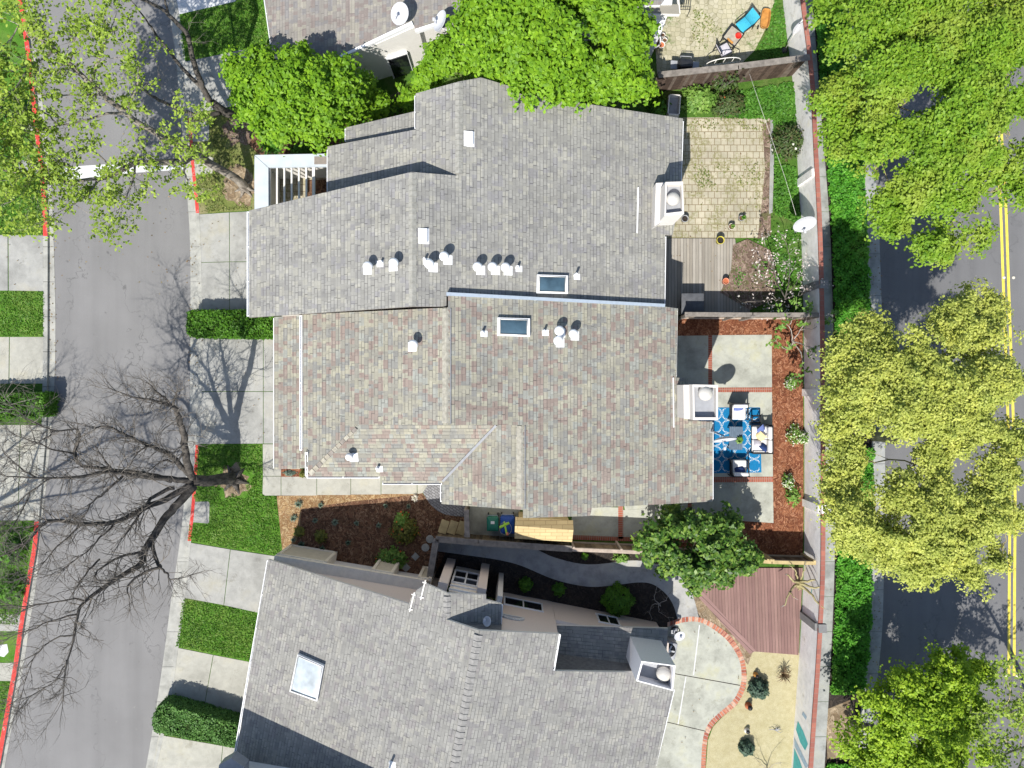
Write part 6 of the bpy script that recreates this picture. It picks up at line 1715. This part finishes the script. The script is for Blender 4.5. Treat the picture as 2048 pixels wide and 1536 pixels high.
limb_tree('bare_tree', 'leafless tree leaning over the street from the small front lawn', [(470, 958, .05, .34), (444, 958, 1.0, .27), (415, 962, 2.0, .25), (385, 960, 2.9, .24)], [
    [(384, 958, 2.9, .13), (374, 925, 3.4, .12), (371, 895, 3.9, .11), (366, 862, 4.5, .10), (357, 832, 5.0, .085), (345, 812, 5.4, .07), (328, 808, 5.8, .05), (301, 799, 6.2, .035), (260, 793, 6.7, .025), (215, 776, 7.2, .012)],
    [(345, 812, 5.4, .05), (330, 796, 5.8, .04), (318, 788, 6.2, .03), (300, 768, 6.8, .015)],
    [(345, 812, 5.4, .04), (352, 790, 5.9, .03), (365, 778, 6.4, .012)],
    [(386, 955, 2.9, .10), (362, 932, 3.3, .09), (336, 908, 3.9, .08), (315, 898, 4.4, .065), (274, 880, 5.2, .05), (238, 864, 5.9, .035), (219, 854, 6.3, .028), (180, 857, 6.8, .012)],
    [(384, 962, 2.9, .11), (342, 958, 3.6, .09), (274, 952, 4.8, .07), (219, 944, 5.8, .055), (159, 952, 6.7, .04), (82, 957, 7.6, .028), (0, 950, 8.2, .015)],
    [(345, 962, 3.5, .08), (300, 948, 4.2, .065), (250, 943, 4.9, .055), (197, 936, 5.5, .05), (160, 930, 5.9, .045), (150, 908, 6.2, .05), (159, 875, 6.6, .045), (150, 858, 6.9, .03), (109, 862, 7.3, .022), (55, 838, 7.8, .014), (10, 794, 8.2, .006)],
    [(384, 970, 2.9, .12), (342, 993, 3.5, .10), (287, 1018, 4.4, .085), (232, 1044, 5.2, .07), (164, 1047, 6.0, .06), (109, 1041, 6.6, .05), (82, 1052, 6.9, .042), (49, 1088, 7.2, .03), (-10, 1118, 7.6, .02)],
    [(388, 972, 2.8, .14), (356, 1008, 3.4, .13), (328, 1038, 3.9, .12), (303, 1078, 4.5, .11), (286, 1108, 4.9, .10), (281, 1128, 5.1, .09), (235, 1157, 5.8, .065), (170, 1202, 6.6, .05), (156, 1228, 6.9, .042), (150, 1270, 7.2, .03), (133, 1330, 7.5, .02), (126, 1400, 7.7, .010)],
    [(170, 1202, 6.6, .03), (142, 1199, 6.9, .025), (70, 1210, 7.4, .018), (-10, 1214, 7.8, .008)],
    [(156, 1228, 6.9, .03), (113, 1239, 7.2, .022), (57, 1259, 7.6, .014), (0, 1284, 7.9, .006)],
    [(150, 1270, 7.2, .025), (110, 1278, 7.3, .02), (80, 1300, 7.5, .015), (55, 1345, 7.7, .010), (34, 1430, 7.9, .005)],
    [(133, 1320, 7.4, .02), (115, 1355, 7.6, .015), (90, 1375, 7.7, .012), (57, 1398, 7.9, .008), (50, 1420, 8.0, .004)],
    [(303, 1078, 4.5, .07), (306, 1100, 4.8, .06), (316, 1128, 5.2, .055), (320, 1134, 5.3, .05), (284, 1148, 5.7, .04), (254, 1172, 6.1, .028), (258, 1195, 6.3, .012)],
    [(318, 1132, 5.3, .035), (335, 1148, 5.6, .03), (342, 1158, 5.8, .02), (385, 1150, 6.2, .006)],
    [(348, 975, 3.5, .07), (303, 996, 4.1, .055), (285, 1020, 4.6, .045), (270, 1042, 5.0, .038), (246, 1076, 5.6, .02)],
    [(290, 1102, 4.8, .05), (255, 1110, 5.2, .04), (222, 1122, 5.6, .032), (190, 1148, 6.1, .022), (199, 1162, 6.4, .012)],
    [(246, 950, 5.2, .04), (210, 985, 5.9, .03), (180, 1010, 6.3, .022), (150, 1060, 6.8, .01)],
    [(200, 1118, 5.9, .03), (170, 1150, 6.4, .022), (143, 1190, 6.9, .014)],
    [(100, 957, 7.3, .025), (60, 985, 7.6, .018), (10, 1030, 8.0, .008)],
    [(-10, 1118, 7.5, .04), (-60, 1140, 7.8, .03), (-130, 1150, 8.1, .015)], [(-10, 1214, 7.7, .035), (-70, 1205, 7.9, .025), (-140, 1215, 8.2, .012)], [(-40, 1130, 7.7, .03), (-80, 1090, 7.9, .02), (-130, 1060, 8.1, .01)],
    [(0, 1284, 7.8, .03), (-60, 1270, 8.0, .02), (-120, 1280, 8.2, .01)], [(-50, 1208, 7.9, .025), (-90, 1245, 8.0, .02), (-130, 1250, 8.2, .01)], [(-30, 1212, 7.8, .025), (-60, 1175, 8.0, .018), (-110, 1170, 8.2, .01)],
    [(75, 958, 7.4, .03), (40, 935, 7.7, .02), (5, 900, 8.0, .01)], [(60, 985, 7.5, .02), (45, 1020, 7.7, .015), (20, 1060, 8.0, .008)],
    [(150, 908, 6.2, .03), (110, 900, 6.8, .022), (70, 885, 7.3, .014), (30, 870, 7.6, .006)], [(109, 862, 7.3, .018), (85, 880, 7.5, .014), (50, 905, 7.8, .006)],
    [(164, 1047, 6.0, .03), (130, 1080, 6.5, .022), (100, 1110, 6.9, .015), (70, 1150, 7.3, .006)], [(232, 1044, 5.2, .035), (200, 1075, 5.8, .025), (165, 1110, 6.4, .015), (120, 1140, 7.0, .006)],
    [(372, 900, 3.8, .035), (352, 925, 4.1, .03), (330, 920, 4.6, .022), (300, 940, 5.2, .012)],
    [(236, 958, 5.5, .03), (205, 915, 6.0, .02), (190, 890, 6.4, .01)],
    [(300, 890, 4.8, .03), (275, 905, 5.3, .02), (262, 930, 5.6, .01)],
    ], 'bark_dark', 'twig', 31, twig_len=.9, per_m=8.5, start=.18, depth=2, twig_r=.022, thick=1.35)
limb_tree('bare_tree', 'leafless tree across the street, only its outer twigs entering at the left edge', [(-330, 1240, .05, .3), (-335, 1235, 1.5, .25), (-345, 1230, 3, .22)], [
    [(-345, 1230, 3, .14), (-300, 1230, 4.5, .1), (-230, 1215, 6, .07), (-140, 1190, 7.2, .04), (-40, 1165, 8, .015)], [(-300, 1230, 4.5, .08), (-240, 1260, 6, .05), (-160, 1300, 7.2, .03), (-70, 1310, 8, .012)],
    [(-345, 1230, 3, .14), (-370, 1200, 4.8, .1), (-380, 1150, 6.4, .06), (-350, 1090, 7.6, .03), (-310, 1050, 8.2, .012)], [(-345, 1230, 3, .12), (-400, 1260, 5, .08), (-440, 1300, 6.6, .05), (-450, 1370, 7.8, .02)],
    [(-380, 1150, 6.4, .05), (-430, 1110, 7.2, .03), (-470, 1060, 8, .012)], [(-345, 1230, 3, .12), (-330, 1290, 5, .08), (-320, 1360, 6.6, .05), (-300, 1420, 7.8, .02)],
    [(-230, 1215, 6, .05), (-250, 1150, 7, .03), (-230, 1090, 7.9, .012)], [(-320, 1330, 6, .05), (-260, 1370, 7, .03), (-200, 1390, 7.8, .012)], [(-345, 1230, 3, .12), (-420, 1220, 5.4, .07), (-480, 1210, 7, .04), (-540, 1200, 8, .015)],
    [(-370, 1200, 4.8, .07), (-320, 1170, 6.2, .045), (-280, 1130, 7.4, .025), (-270, 1090, 8, .01)], [(-400, 1260, 5, .06), (-380, 1320, 6.4, .04), (-390, 1390, 7.6, .015)]],
    'bark_dark', 'twig', 40, twig_len=1.0, per_m=6.0, start=.2, depth=2, twig_r=.026, thick=1.2)
limb_tree('street_tree', 'tree of young yellow-green leaves arching over the street, rooted by the courtyard wall', [(492, 378, .05, .24), (472, 357, 1.1, .19), (420, 327, 2.4, .17), (390, 307, 3.2, .16)], [
    [(390, 307, 3.2, .12), (368, 322, 3.8, .11), (320, 325, 4.4, .10), (272, 325, 5.0, .085), (235, 345, 5.4, .07), (200, 356, 5.7, .055), (120, 362, 6.3, .04), (60, 350, 6.8, .025), (-10, 335, 7.1, .012)],
    [(390, 307, 3.2, .12), (345, 280, 4.0, .11), (310, 265, 4.5, .10), (250, 225, 5.4, .085), (180, 165, 6.4, .07), (110, 100, 7.3, .05), (40, 50, 7.9, .025)],
    [(250, 225, 5.4, .05), (200, 232, 5.9, .035), (120, 252, 6.5, .022), (30, 272, 7.0, .01)],
    [(180, 165, 6.4, .05), (205, 100, 6.9, .03), (228, 40, 7.3, .012)],
    [(200, 356, 5.7, .04), (165, 395, 6.1, .025), (120, 425, 6.4, .01)],
    [(272, 325, 5.0, .04), (262, 375, 5.5, .025), (235, 425, 5.9, .008)],
    [(310, 265, 4.5, .04), (335, 290, 4.7, .03), (375, 285, 5.0, .02), (385, 262, 5.2, .01)],
    [(250, 225, 5.4, .04), (278, 160, 6.0, .025), (270, 100, 6.5, .01)],
    [(110, 100, 7.3, .03), (60, 130, 7.5, .02), (0, 150, 7.8, .01)],
    [(140, 130, 6.9, .035), (150, 70, 7.3, .02), (150, 20, 7.6, .01)],
    [(120, 362, 6.3, .03), (80, 300, 6.8, .02), (20, 250, 7.2, .01)],
    [(235, 345, 5.4, .03), (180, 300, 6.1, .02), (130, 310, 6.5, .012), (70, 390, 6.8, .008)],
    [(210, 190, 6.0, .03), (140, 190, 6.6, .02), (60, 190, 7.1, .01)],
    [(370, 320, 3.8, .04), (368, 345, 4.0, .03), (376, 365, 4.2, .015)],
    [(110, 100, 7.3, .03), (90, 60, 7.6, .02), (60, 10, 7.9, .01)], [(60, 350, 6.8, .025), (30, 320, 7.1, .02), (-20, 300, 7.5, .01)], [(60, 130, 7.5, .02), (20, 190, 7.8, .014), (-20, 210, 8, .008)], [(120, 252, 6.5, .022), (70, 215, 7, .015), (10, 225, 7.4, .008)], [(60, 350, 6.8, .02), (40, 390, 7, .014), (0, 410, 7.3, .008)], [(40, 50, 7.9, .02), (10, 90, 8, .014), (-30, 100, 8.2, .008)],
    ], 'bark_pale', 'twig_pale', 32, twig_len=.85, per_m=5.0, start=.22, depth=2, leaf='leaf_young', lpt=3, leaf_size=.1, twig_r=.018, thick=1.3)
limb_tree('street_tree', 'dark forked tree almost without leaves, its base hidden by the smaller maple', [(508, 256, .05, .22), (480, 236, .9, .2), (450, 224, 1.6, .19), (424, 205, 2.2, .18)], [
    [(424, 205, 2.2, .14), (408, 180, 2.7, .13), (396, 150, 3.2, .12), (384, 110, 3.9, .11), (372, 65, 4.7, .10), (340, 32, 5.4, .08), (322, 16, 5.8, .07), (270, -8, 6.5, .05)],
    [(336, 28, 5.5, .05), (330, 0, 6.0, .035), (322, -30, 6.4, .02)],
    [(408, 180, 2.7, .10), (372, 145, 3.4, .08), (340, 105, 4.1, .065), (308, 62, 4.8, .045), (285, 30, 5.4, .03), (262, 0, 5.8, .015)],
    [(440, 226, 1.8, .10), (412, 233, 2.3, .10), (385, 228, 2.9, .09), (350, 215, 3.4, .075), (332, 207, 3.7, .07), (306, 193, 4.1, .06)],
    [(308, 62, 4.8, .02), (312, 95, 5.0, .015), (310, 120, 5.1, .008)],
    ], 'bark_dark', 'twig', 33, twig_len=.8, per_m=.9, start=.45, depth=2, twig_r=.013)
limb_tree('blossom_tree', 'leafless cherry tree with pale pink blossom in front of the white wall', [(1578, 614, .1, .07), (1574, 606, .5, .06), (1570, 596, .9, .05)], [
    [(1570, 596, .9, .035), (1555, 565, 1.3, .025), (1545, 530, 1.7, .02), (1530, 490, 2.1, .01)], [(1570, 596, .9, .03), (1578, 560, 1.4, .02), (1580, 520, 1.8, .015), (1570, 480, 2.2, .008)],
    [(1572, 600, .8, .03), (1545, 598, 1.1, .02), (1510, 604, 1.3, .008)], [(1572, 600, .8, .03), (1556, 622, 1.0, .015), (1535, 628, 1.2, .008)], [(1570, 596, .9, .03), (1590, 570, 1.4, .02), (1605, 530, 1.8, .008)],
    [(1570, 596, .9, .03), (1600, 590, 1.4, .015), (1625, 575, 1.8, .006)], [(1560, 575, 1.2, .02), (1535, 560, 1.5, .012), (1520, 540, 1.7, .006)]],
    'bark_dark', 'twig_pale', 34, twig_len=.5, per_m=4.5, start=.2, depth=1, leaf='petal', lpt=1, leaf_size=.07, twig_r=.009)
limb_tree('fruit_tree', 'small white-stemmed tree with fresh green tufts at the top corner of the red mulch', [(1578, 694, .1, .06), (1583, 690, .5, .05), (1586, 684, .8, .045)], [
    [(1586, 684, .8, .03), (1582, 660, 1.2, .02), (1565, 640, 1.6, .01)], [(1586, 684, .8, .03), (1600, 660, 1.2, .02), (1615, 635, 1.6, .01)], [(1586, 684, .8, .03), (1610, 690, 1.3, .02), (1640, 700, 1.7, .008)],
    [(1586, 684, .8, .03), (1575, 700, 1.1, .02), (1560, 690, 1.4, .01)], [(1586, 684, .8, .03), (1605, 715, 1.2, .02), (1600, 745, 1.6, .008)], [(1600, 660, 1.2, .02), (1630, 655, 1.6, .01), (1645, 640, 1.8, .006)], [(1580, 650, 1.3, .02), (1590, 625, 1.6, .008)]],
    'twig_pale', 'twig_pale', 35, twig_len=.42, per_m=2.8, start=.35, depth=1, leaf='leaf_fresh', lpt=2, leaf_size=.13, twig_r=.010)
limb_tree('pruned_tree', 'hard-pruned tree with stubby pale branches by the wall end of the red deck', [(1598, 1172, .12, .11), (1596, 1168, .7, .10), (1598, 1164, 1.2, .095)], [
    [(1598, 1164, 1.2, .07), (1585, 1160, 1.6, .05), (1575, 1150, 1.9, .035)], [(1598, 1164, 1.2, .07), (1620, 1162, 1.6, .05), (1630, 1160, 1.8, .035)], [(1598, 1166, 1.2, .07), (1622, 1174, 1.7, .05), (1650, 1174, 2.0, .025)],
    [(1598, 1168, 1.2, .07), (1620, 1186, 1.6, .05), (1634, 1205, 1.9, .04), (1650, 1218, 2.1, .02)], [(1598, 1168, 1.2, .07), (1585, 1175, 1.5, .05), (1578, 1188, 1.7, .04), (1568, 1212, 1.9, .03)], [(1578, 1185, 1.7, .03), (1590, 1196, 1.9, .015)], [(1596, 1160, 1.2, .05), (1592, 1145, 1.6, .03), (1580, 1132, 1.8, .015)], [(1602, 1160, 1.2, .05), (1608, 1140, 1.7, .02), (1612, 1128, 1.9, .01)]],
    'bark_yellow', 'twig_pale', 36, twig_len=.16, per_m=.5, start=.6, depth=0, twig_r=.012)
limb_tree('street_tree', 'thin young-leaved tree at the bottom right corner beyond the lime green one', [(2100, 1500, .05, .14), (2095, 1490, 2, .12), (2085, 1480, 4, .1)], [
    [(2085, 1480, 4, .08), (2050, 1440, 5, .05), (2010, 1420, 5.6, .03), (1985, 1418, 5.8, .012)], [(2010, 1420, 5.6, .03), (2020, 1390, 5.9, .015), (2015, 1365, 6.1, .006)], [(2050, 1440, 5, .04), (2040, 1410, 5.5, .02), (2045, 1370, 6, .008)], [(2085, 1480, 4, .06), (2030, 1500, 5, .04), (1990, 1520, 5.6, .015)], [(2085, 1480, 4, .08), (2070, 1540, 5.4, .06), (2010, 1580, 6.6, .04), (1930, 1600, 7.4, .015)], [(2070, 1540, 5.4, .05), (2080, 1620, 6.6, .03), (2040, 1680, 7.4, .012)], [(2010, 1580, 6.6, .03), (1990, 1650, 7.2, .02), (1930, 1680, 7.8, .01)], [(2085, 1480, 4, .07), (2130, 1560, 5.6, .05), (2150, 1640, 6.8, .03), (2110, 1700, 7.6, .012)], [(2030, 1500, 5, .03), (2000, 1470, 5.6, .015)], [(2060, 1500, 4.6, .03), (2030, 1545, 5.2, .012)], [(2040, 1500, 5, .03), (2045, 1460, 5.6, .012)]],
    'bark_yellow', 'twig_pale', 37, twig_len=.8, per_m=3.6, start=.3, depth=2, leaf='leaf_young', lpt=2, leaf_size=.10, twig_r=.011, group='street trees along the avenue')
# bare shrubs
limb_tree('bare_shrub', 'leafless grey shrub in the dark soil inside the bend of the side path', [(1318, 1208, .1, .03), (1318, 1207, .3, .028)], [[(1318, 1207, .3, .02), (1308, 1195, .6, .012), (1312, 1180, .9, .006)], [(1318, 1207, .3, .02), (1330, 1200, .7, .010), (1338, 1188, .9, .005)], [(1318, 1207, .3, .02), (1318, 1222, .6, .01), (1330, 1232, .8, .005)], [(1318, 1207, .3, .02), (1302, 1212, .6, .01), (1300, 1228, .8, .005)]], 'twig_pale', 'twig_pale', 38, twig_len=.3, per_m=3.5, start=.3, depth=1, twig_r=.008)
limb_tree('bare_shrub', 'leafless grey shrub on the dry ground at the bottom edge', [(1535, 1545, .1, .03), (1534, 1540, .3, .026)], [[(1534, 1540, .3, .02), (1525, 1530, .6, .01), (1518, 1522, .8, .005)], [(1534, 1540, .3, .02), (1545, 1530, .6, .01), (1556, 1526, .8, .005)], [(1534, 1540, .3, .02), (1512, 1538, .6, .01)]], 'twig_pale', 'twig_pale', 39, twig_len=.3, per_m=3.5, start=.3, depth=1, twig_r=.008)

# --- hedges and shrubs
hedge('clipped rounded green hedge between the two driveways of the middle houses', [(381, 621), (374, 628), (373, 662), (380, 672), (470, 674), (549, 674), (549, 632), (500, 621)], 1.05, 560, .085, 'leaf_hedge', 41)
hedge('fine-leaved clipped hedge at the bottom beside the light grey house', [(316, 1412), (307, 1430), (305, 1455), (310, 1464), (400, 1482), (472, 1494), (490, 1455), (400, 1428), (330, 1408)], 1.15, 700, .07, 'leaf_hedge2', 42)
hedge('loose green hedge on the far side of the street, between two driveways', [(-40, 789), (88, 786), (90, 800), (88, 832), (-40, 838)], 1.1, 480, .09, 'leaf_hedge', 43)
bush('shrub', 'big dark leafy shrub across the street near the top left pads', 12, 225, 34, 1.4, 1500, .12, 'leaf_hedge', 51)
bush('shrub', 'dark low shrub across the street at the left edge below the young-leaved tree', 2, 285, 30, 1.0, 1100, .12, 'leaf_hedge', 52)
bush('shrub', 'rounded shrub among bare twigs at the left edge across the street, upper one', 22, 1105, 26, .9, 900, .1, 'leaf_hedge', 53)
bush('shrub', 'rounded shrub among bare twigs at the left edge across the street, lower one', 18, 1178, 28, .9, 1000, .1, 'leaf_hedge', 54)
bush('shrub', 'clipped round green bush in the dark soil beside the side path', 1237, 1203, 31, 1.15, 2600, .07, 'leaf_hedge', 55, solid=True)
bush('shrub', 'larger blue-green round shrub with its shadow on the dry yard', 1519, 1379, 20, .8, 1300, .075, 'leaf_blue', 56, solid=True)
bush('shrub', 'smaller blue-green round shrub on the dry yard near the bottom edge', 1494, 1497, 15.5, .65, 1000, .07, 'leaf_blue', 57, solid=True)
bush('rose_bush', 'rose bush with one red bloom behind the paver patio', 1462, 206, 34, 1.2, 900, .095, 'leaf_rose', 58, elong=(1.05, .8), parts=(('red' if False else 'petal_o', 5, .16),), cat='rose bush')
bush('rose_bush', 'rose bush with pale yellow blooms against the white wall', 1580, 279, 38, 1.3, 1300, .09, 'leaf_rose', 59, elong=(.95, 1.0), parts=(('petal_w', 14, .12),), cat='rose bush')
bush('shrub', 'bright green citrus shrub beside the white tub', 1400, 195, 34, 1.2, 1100, .12, 'leaf_fresh', 60, elong=(1.1, .85))
bush('shrub', 'dark leafy shrub in the gap between grey house and brown fence', 1318, 212, 24, .8, 500, .12, 'leaf_hedge', 61)
bush('climber', 'arching rose shoots leaning over the brown fence top', 1455, 160, 22, 2.2, 220, .1, 'leaf_rose', 62, elong=(1.6, .6), cat='climber')
for k, (x, y, r, lab) in enumerate(((1582, 765, 13, 'upper white-flowered shrub in the red mulch strip'), (1590, 868, 20, 'largest white-flowered shrub in the red mulch strip beside the sofa'), (1577, 963, 13, 'lower white-flowered shrub in the red mulch strip'), (1608, 875, 11, 'small white-flowered shrub touching the white wall'))):
    bush('flowering_shrub', lab, x, y, r, .7, 260, .08, 'leaf_fresh', 63 + k, parts=(('petal_w', 90, .07),), cat='flowering shrub', group='white-flowered shrubs along the wall', elong=(.9, 1.2))
bush('flowering_shrub', 'loose green shrub below the lower white-flowered one', 1588, 990, 18, .8, 160, .1, 'leaf_fresh', 69, cat='shrub', elong=(.9, 1.3))
bush('shrub', 'leafy green plant beside the pale topped fence and side path', 1243, 1115, 13, .5, 260, .1, 'leaf_fresh', 70, elong=(1.3, .8))
bush('shrub', 'dim low plant in the dark soil between shed fence and side path', 1170, 1112, 8, .4, 120, .09, 'leaf_hedge', 71)
bush('shrub', 'dark shrub in the shade of the side path, left of the two', 1052, 1170, 15, .7, 500, .08, 'leaf_hedge', 72)
bush('shrub', 'dark shrub in the shade of the side path, right of the two', 1118, 1180, 14, .6, 400, .08, 'leaf_hedge', 73)
bush('flowering_shrub', 'orange-flowered green shrub in the brown mulch bed, larger upper one', 808, 1062, 30, .8, 900, .085, 'leaf_olive', 74, parts=(('petal_o', 22, .1),), cat='flowering shrub', group='orange-flowered shrubs in the mulch')
bush('flowering_shrub', 'sunlit pale tip of the orange-flowered shrub group', 802, 1040, 16, .9, 300, .085, 'leaf_fresh', 75, parts=(('petal_o', 8, .1),), cat='flowering shrub', group='orange-flowered shrubs in the mulch')
bush('flowering_shrub', 'orange-flowered green shrub in the brown mulch bed, lower one by the square stone', 782, 1118, 30, .6, 800, .085, 'leaf_fresh', 76, parts=(('petal_o', 12, .09),), cat='flowering shrub', group='orange-flowered shrubs in the mulch', elong=(1.1, .8))
bush('shrub', 'olive-yellow shrub at the sunny edge of the brown mulch bed', 598, 1064, 11, .5, 300, .08, 'leaf_olive', 77)
bush('shrub', 'olive-green shrub in the shaded mulch right of the sunny edge', 641, 1073, 14, .45, 350, .08, 'leaf_olive', 78)
bush('shrub', 'yellow-green shrub in the small planter by the path', 606, 948, 8, .5, 200, .08, 'leaf_olive', 79)
bush('ground_plant', 'grey-green plant in the small planter by the path', 580, 946, 9, .25, 160, .08, 'leaf_sage', 80, elong=(1.5, .6), cat='plant')
def tuft(name, label, px, py, r_px, n, w, mat, seed, h=.35, group=None, cat='plant', base=.1, spread=1.0):
    rng = random.Random(seed); g = P(px, py, .15); r = r_px * CAMZ / F
    m = MB()
    for k in range(n):
        a = 2 * math.pi * (k + rng.uniform(-.4, .4)) / n; L_ = r * rng.uniform(.65, 1.1); c, s = math.cos(a), math.sin(a)
        z1 = h * rng.uniform(.5, 1.0)
        p0 = Vector((0, 0, .02)); p1 = Vector((c * L_ * .5, s * L_ * .5, z1)); p2 = Vector((c * L_, s * L_, z1 * rng.uniform(.4, .95))); sd_ = Vector((-s, c, 0)) * w
        m.face([p0 - sd_ * .5, p0 + sd_ * .5, p1 + sd_, p1 - sd_]); m.face([p1 - sd_, p1 + sd_, p2])
    o = m.build(name, MAT[mat]); o.location = (g.x, g.y, base)
    return tag(o, label, cat, group)
tuft('yucca', 'bronze spiky yucca on the dry yard near the red deck', 1565, 1346, 20, 26, .022, 'spike', 81, .5, cat='yucca')
for k, (x, y, r, lab) in enumerate(((598, 1008, 10, 'grey-green tuft in the sunlit mulch, nearest the lawn'), (642, 1010, 7, 'grey-green tuft on the shadow edge of the mulch'), (588, 1036, 9, 'grey-green tuft in the sunlit mulch above the olive shrub'), (631, 1040, 7, 'dim grey-green tuft in shaded mulch, second from the lawn'), (671, 1044, 9, 'grey-green tuft in the middle of the shaded mulch'), (714, 1046, 7, 'dark tuft in shaded mulch, third from the lawn'), (758, 1050, 7, 'grey-green tuft in shaded mulch left of the orange-flowered shrub'), (772, 1011, 6, 'dim tuft in the mulch below the path, left of two'), (818, 1012, 6, 'dim tuft in the mulch below the path, right of two'), (604, 1088, 9, 'dark green tuft under the olive-yellow shrub'), (587, 1079, 6, 'tiny blue-green tuft beside the olive-yellow shrub'), (646, 1097, 8, 'dark tuft low in the mulch near the garage wall'), (697, 1085, 7, 'dim green tuft low in the middle of the mulch'))):
    tuft('ground_plant', lab, x, y, r, 26, .018, 'leaf_sage' if k not in (9, 11, 12) else 'leaf_blue', 82 + k, .22, 'tufts planted in the front mulch bed')
tuft('ground_plant', 'pale striped grass tuft at the end of the front path', 830, 995, 9, 30, .012, 'petal_w', 101, .25)
tuft('succulent', 'green rosette succulent on the slate coffee table', 1473, 879, 9, 22, .05, 'leaf_fresh', 102, .2, cat='succulent', base=.56)
tuft('succulent', 'green plant in the white pot nearer the deck', 1462, 455, 5.5, 14, .03, 'leaf_fresh', 103, .16, cat='plant', base=.37)
tuft('succulent', 'green seedling in the grey pot farther from the deck', 1484, 438, 6, 12, .03, 'leaf_weed', 104, .2, cat='plant', base=.34)
tuft('ground_plant', 'strappy green lily leaves at the foot of the smaller maple', 545, 296, 30, 60, .03, 'leaf_weed', 105, .5)
bush('flowering_shrub', 'pink-flowered small plant at the wall corner of the red deck', 1576, 1163, 12, .5, 260, .09, 'leaf_weed', 106, parts=(('pink', 40, .09),), cat='flowering shrub') if False else None
bush('shrub', 'low plant with bronze leaves under the smaller maple', 745, 225, 18, .7, 350, .1, 'leaf_olive', 107)
bush('shrub', 'mixed green plants beside the courtyard wall', 610, 298, 26, .5, 500, .1, 'leaf_hedge', 108, elong=(1.3, .5))

# --- ground covers nobody could count
def strip_poly(A, B, y0, y1, inset=1.5, step=30):
    ys = list(range(y0, y1, step)) + [y1]
    return [(interp(A, y) + inset, y) for y in ys] + [(interp(B, y) - inset, y) for y in ys[::-1]]
scatter('ground_cover', [strip_poly(WK, SR, -40, 236), strip_poly(WK, SR, 306, 845), strip_poly(WK, SR, 895, 1385), strip_poly(WK, SR, 1525, 1600)], 620, .105, 'leaf_ivy', 111, z=.12, zr=.16, tilt=.6, lump=.2)
scatter('weeds', [[(1440, 190), (1586, 165), (1592, 240), (1594, 260), (1550, 330), (1545, 240), (1440, 236)], [(1547, 330), (1590, 335), (1600, 450), (1548, 428)]], 520, .10, 'leaf_weed', 112, z=.11, zr=.1, lump=.1)
scatter('weeds', [[(1500, 485), (1604, 450), (1605, 620), (1510, 600)], [(1478, 490), (1500, 480), (1505, 600), (1460, 600)]], 260, .09, 'leaf_weed', 113, z=.11, zr=.09, mask=.2)
scatter('weeds', [[(1548, 0), (1566, 15), (1580, 140), (1475, 140), (1515, 98), (1534, 60)]], 480, .085, 'leaf_weed', 114, z=.115, zr=.08, mask=-.5)
scatter('weeds', [[(1380, 300), (1520, 300), (1520, 420), (1400, 420)], [(1370, 238), (1535, 238), (1535, 262), (1370, 256)], [(1385, -20), (1480, -20), (1470, 140), (1380, 140)]], 120, .075, 'grassdry', 115, z=.118, zr=.04, mask=.85)
scatter('shade_plants', [[(700, 262), (690, 240), (760, 215), (828, 190), (828, 235), (692, 275)]], 200, .11, 'leaf_hedge', 116, z=.11, zr=.2)
LAWNS = [[(0, 350), (86, 383), (86, 470), (0, 470)], [(0, 584), (88, 584), (88, 673), (0, 673)], [(0, 1045), (70, 1045), (62, 1089), (48, 1171), (36, 1248), (0, 1248)], [(0, 1366), (20, 1366), (8, 1412), (0, 1440)],
         [(358, 31), (470, 5), (520, -5), (540, 90), (517, 91), (368, 121)], [(395, 890), (523, 890), (523, 992), (552, 994), (563, 1111), (420, 1090), (420, 1000), (386, 1000)], [(378, 1050), (420, 1050), (420, 1088), (377, 1081)], [(366, 1199), (540, 1230), (530, 1327), (353, 1292)]]
scatter('grass', LAWNS, 520, .05, 'grassblade', 117, z=.112, zr=.045, tilt=.8, long=2.6, avoid=((466, 962, 34), (399, 1025, 20)))
scatter('grass', [[(392, 350), (420, 350), (505, 330), (505, 418), (400, 426)], [(420, 225), (500, 220), (500, 330), (430, 345), (420, 290)]], 380, .05, 'grassdry', 118, z=.112, zr=.045, tilt=.8, long=2.6, mask=-.8, avoid=((482, 372, 42), (478, 262, 34)))

# fallen leaves in the gutters, on the drives and roofs' shade side
scatter('fallen_leaves', [[(92, 380), (112, 400), (116, 760), (96, 760)], [(355, 60), (375, 60), (392, 380), (378, 400)], [(372, 480), (398, 480), (398, 780), (376, 780)], [(1738, 480), (1762, 480), (1775, 900), (1748, 900)], [(1740, 1100), (1765, 1100), (1760, 1330), (1735, 1330)]], 14, .06, 'dead_leaf', 121, z=.02, zr=.01, tilt=.2)
scatter('fallen_leaves', [[(110, 120), (370, 120), (380, 600), (115, 600)]], 1.6, .06, 'dead_leaf', 122, z=.006, zr=.01, tilt=.2)
scatter('fallen_leaves', [[(398, 430), (500, 425), (548, 880), (396, 880)], [(366, 124), (520, 100), (480, 210), (380, 225)], [(0, 475), (86, 475), (86, 580), (0, 580)], [(1370, 240), (1536, 240), (1536, 475), (1370, 475)], [(1310, 480), (1465, 480), (1450, 600), (1310, 600)], [(1640, 400), (1662, 400), (1670, 1300), (1645, 1300)], [(1310, 1260), (1480, 1260), (1480, 1400), (1320, 1520)]], 1.6, .045, 'dead_leaf', 123, z=.165, zr=.01, tilt=.2)
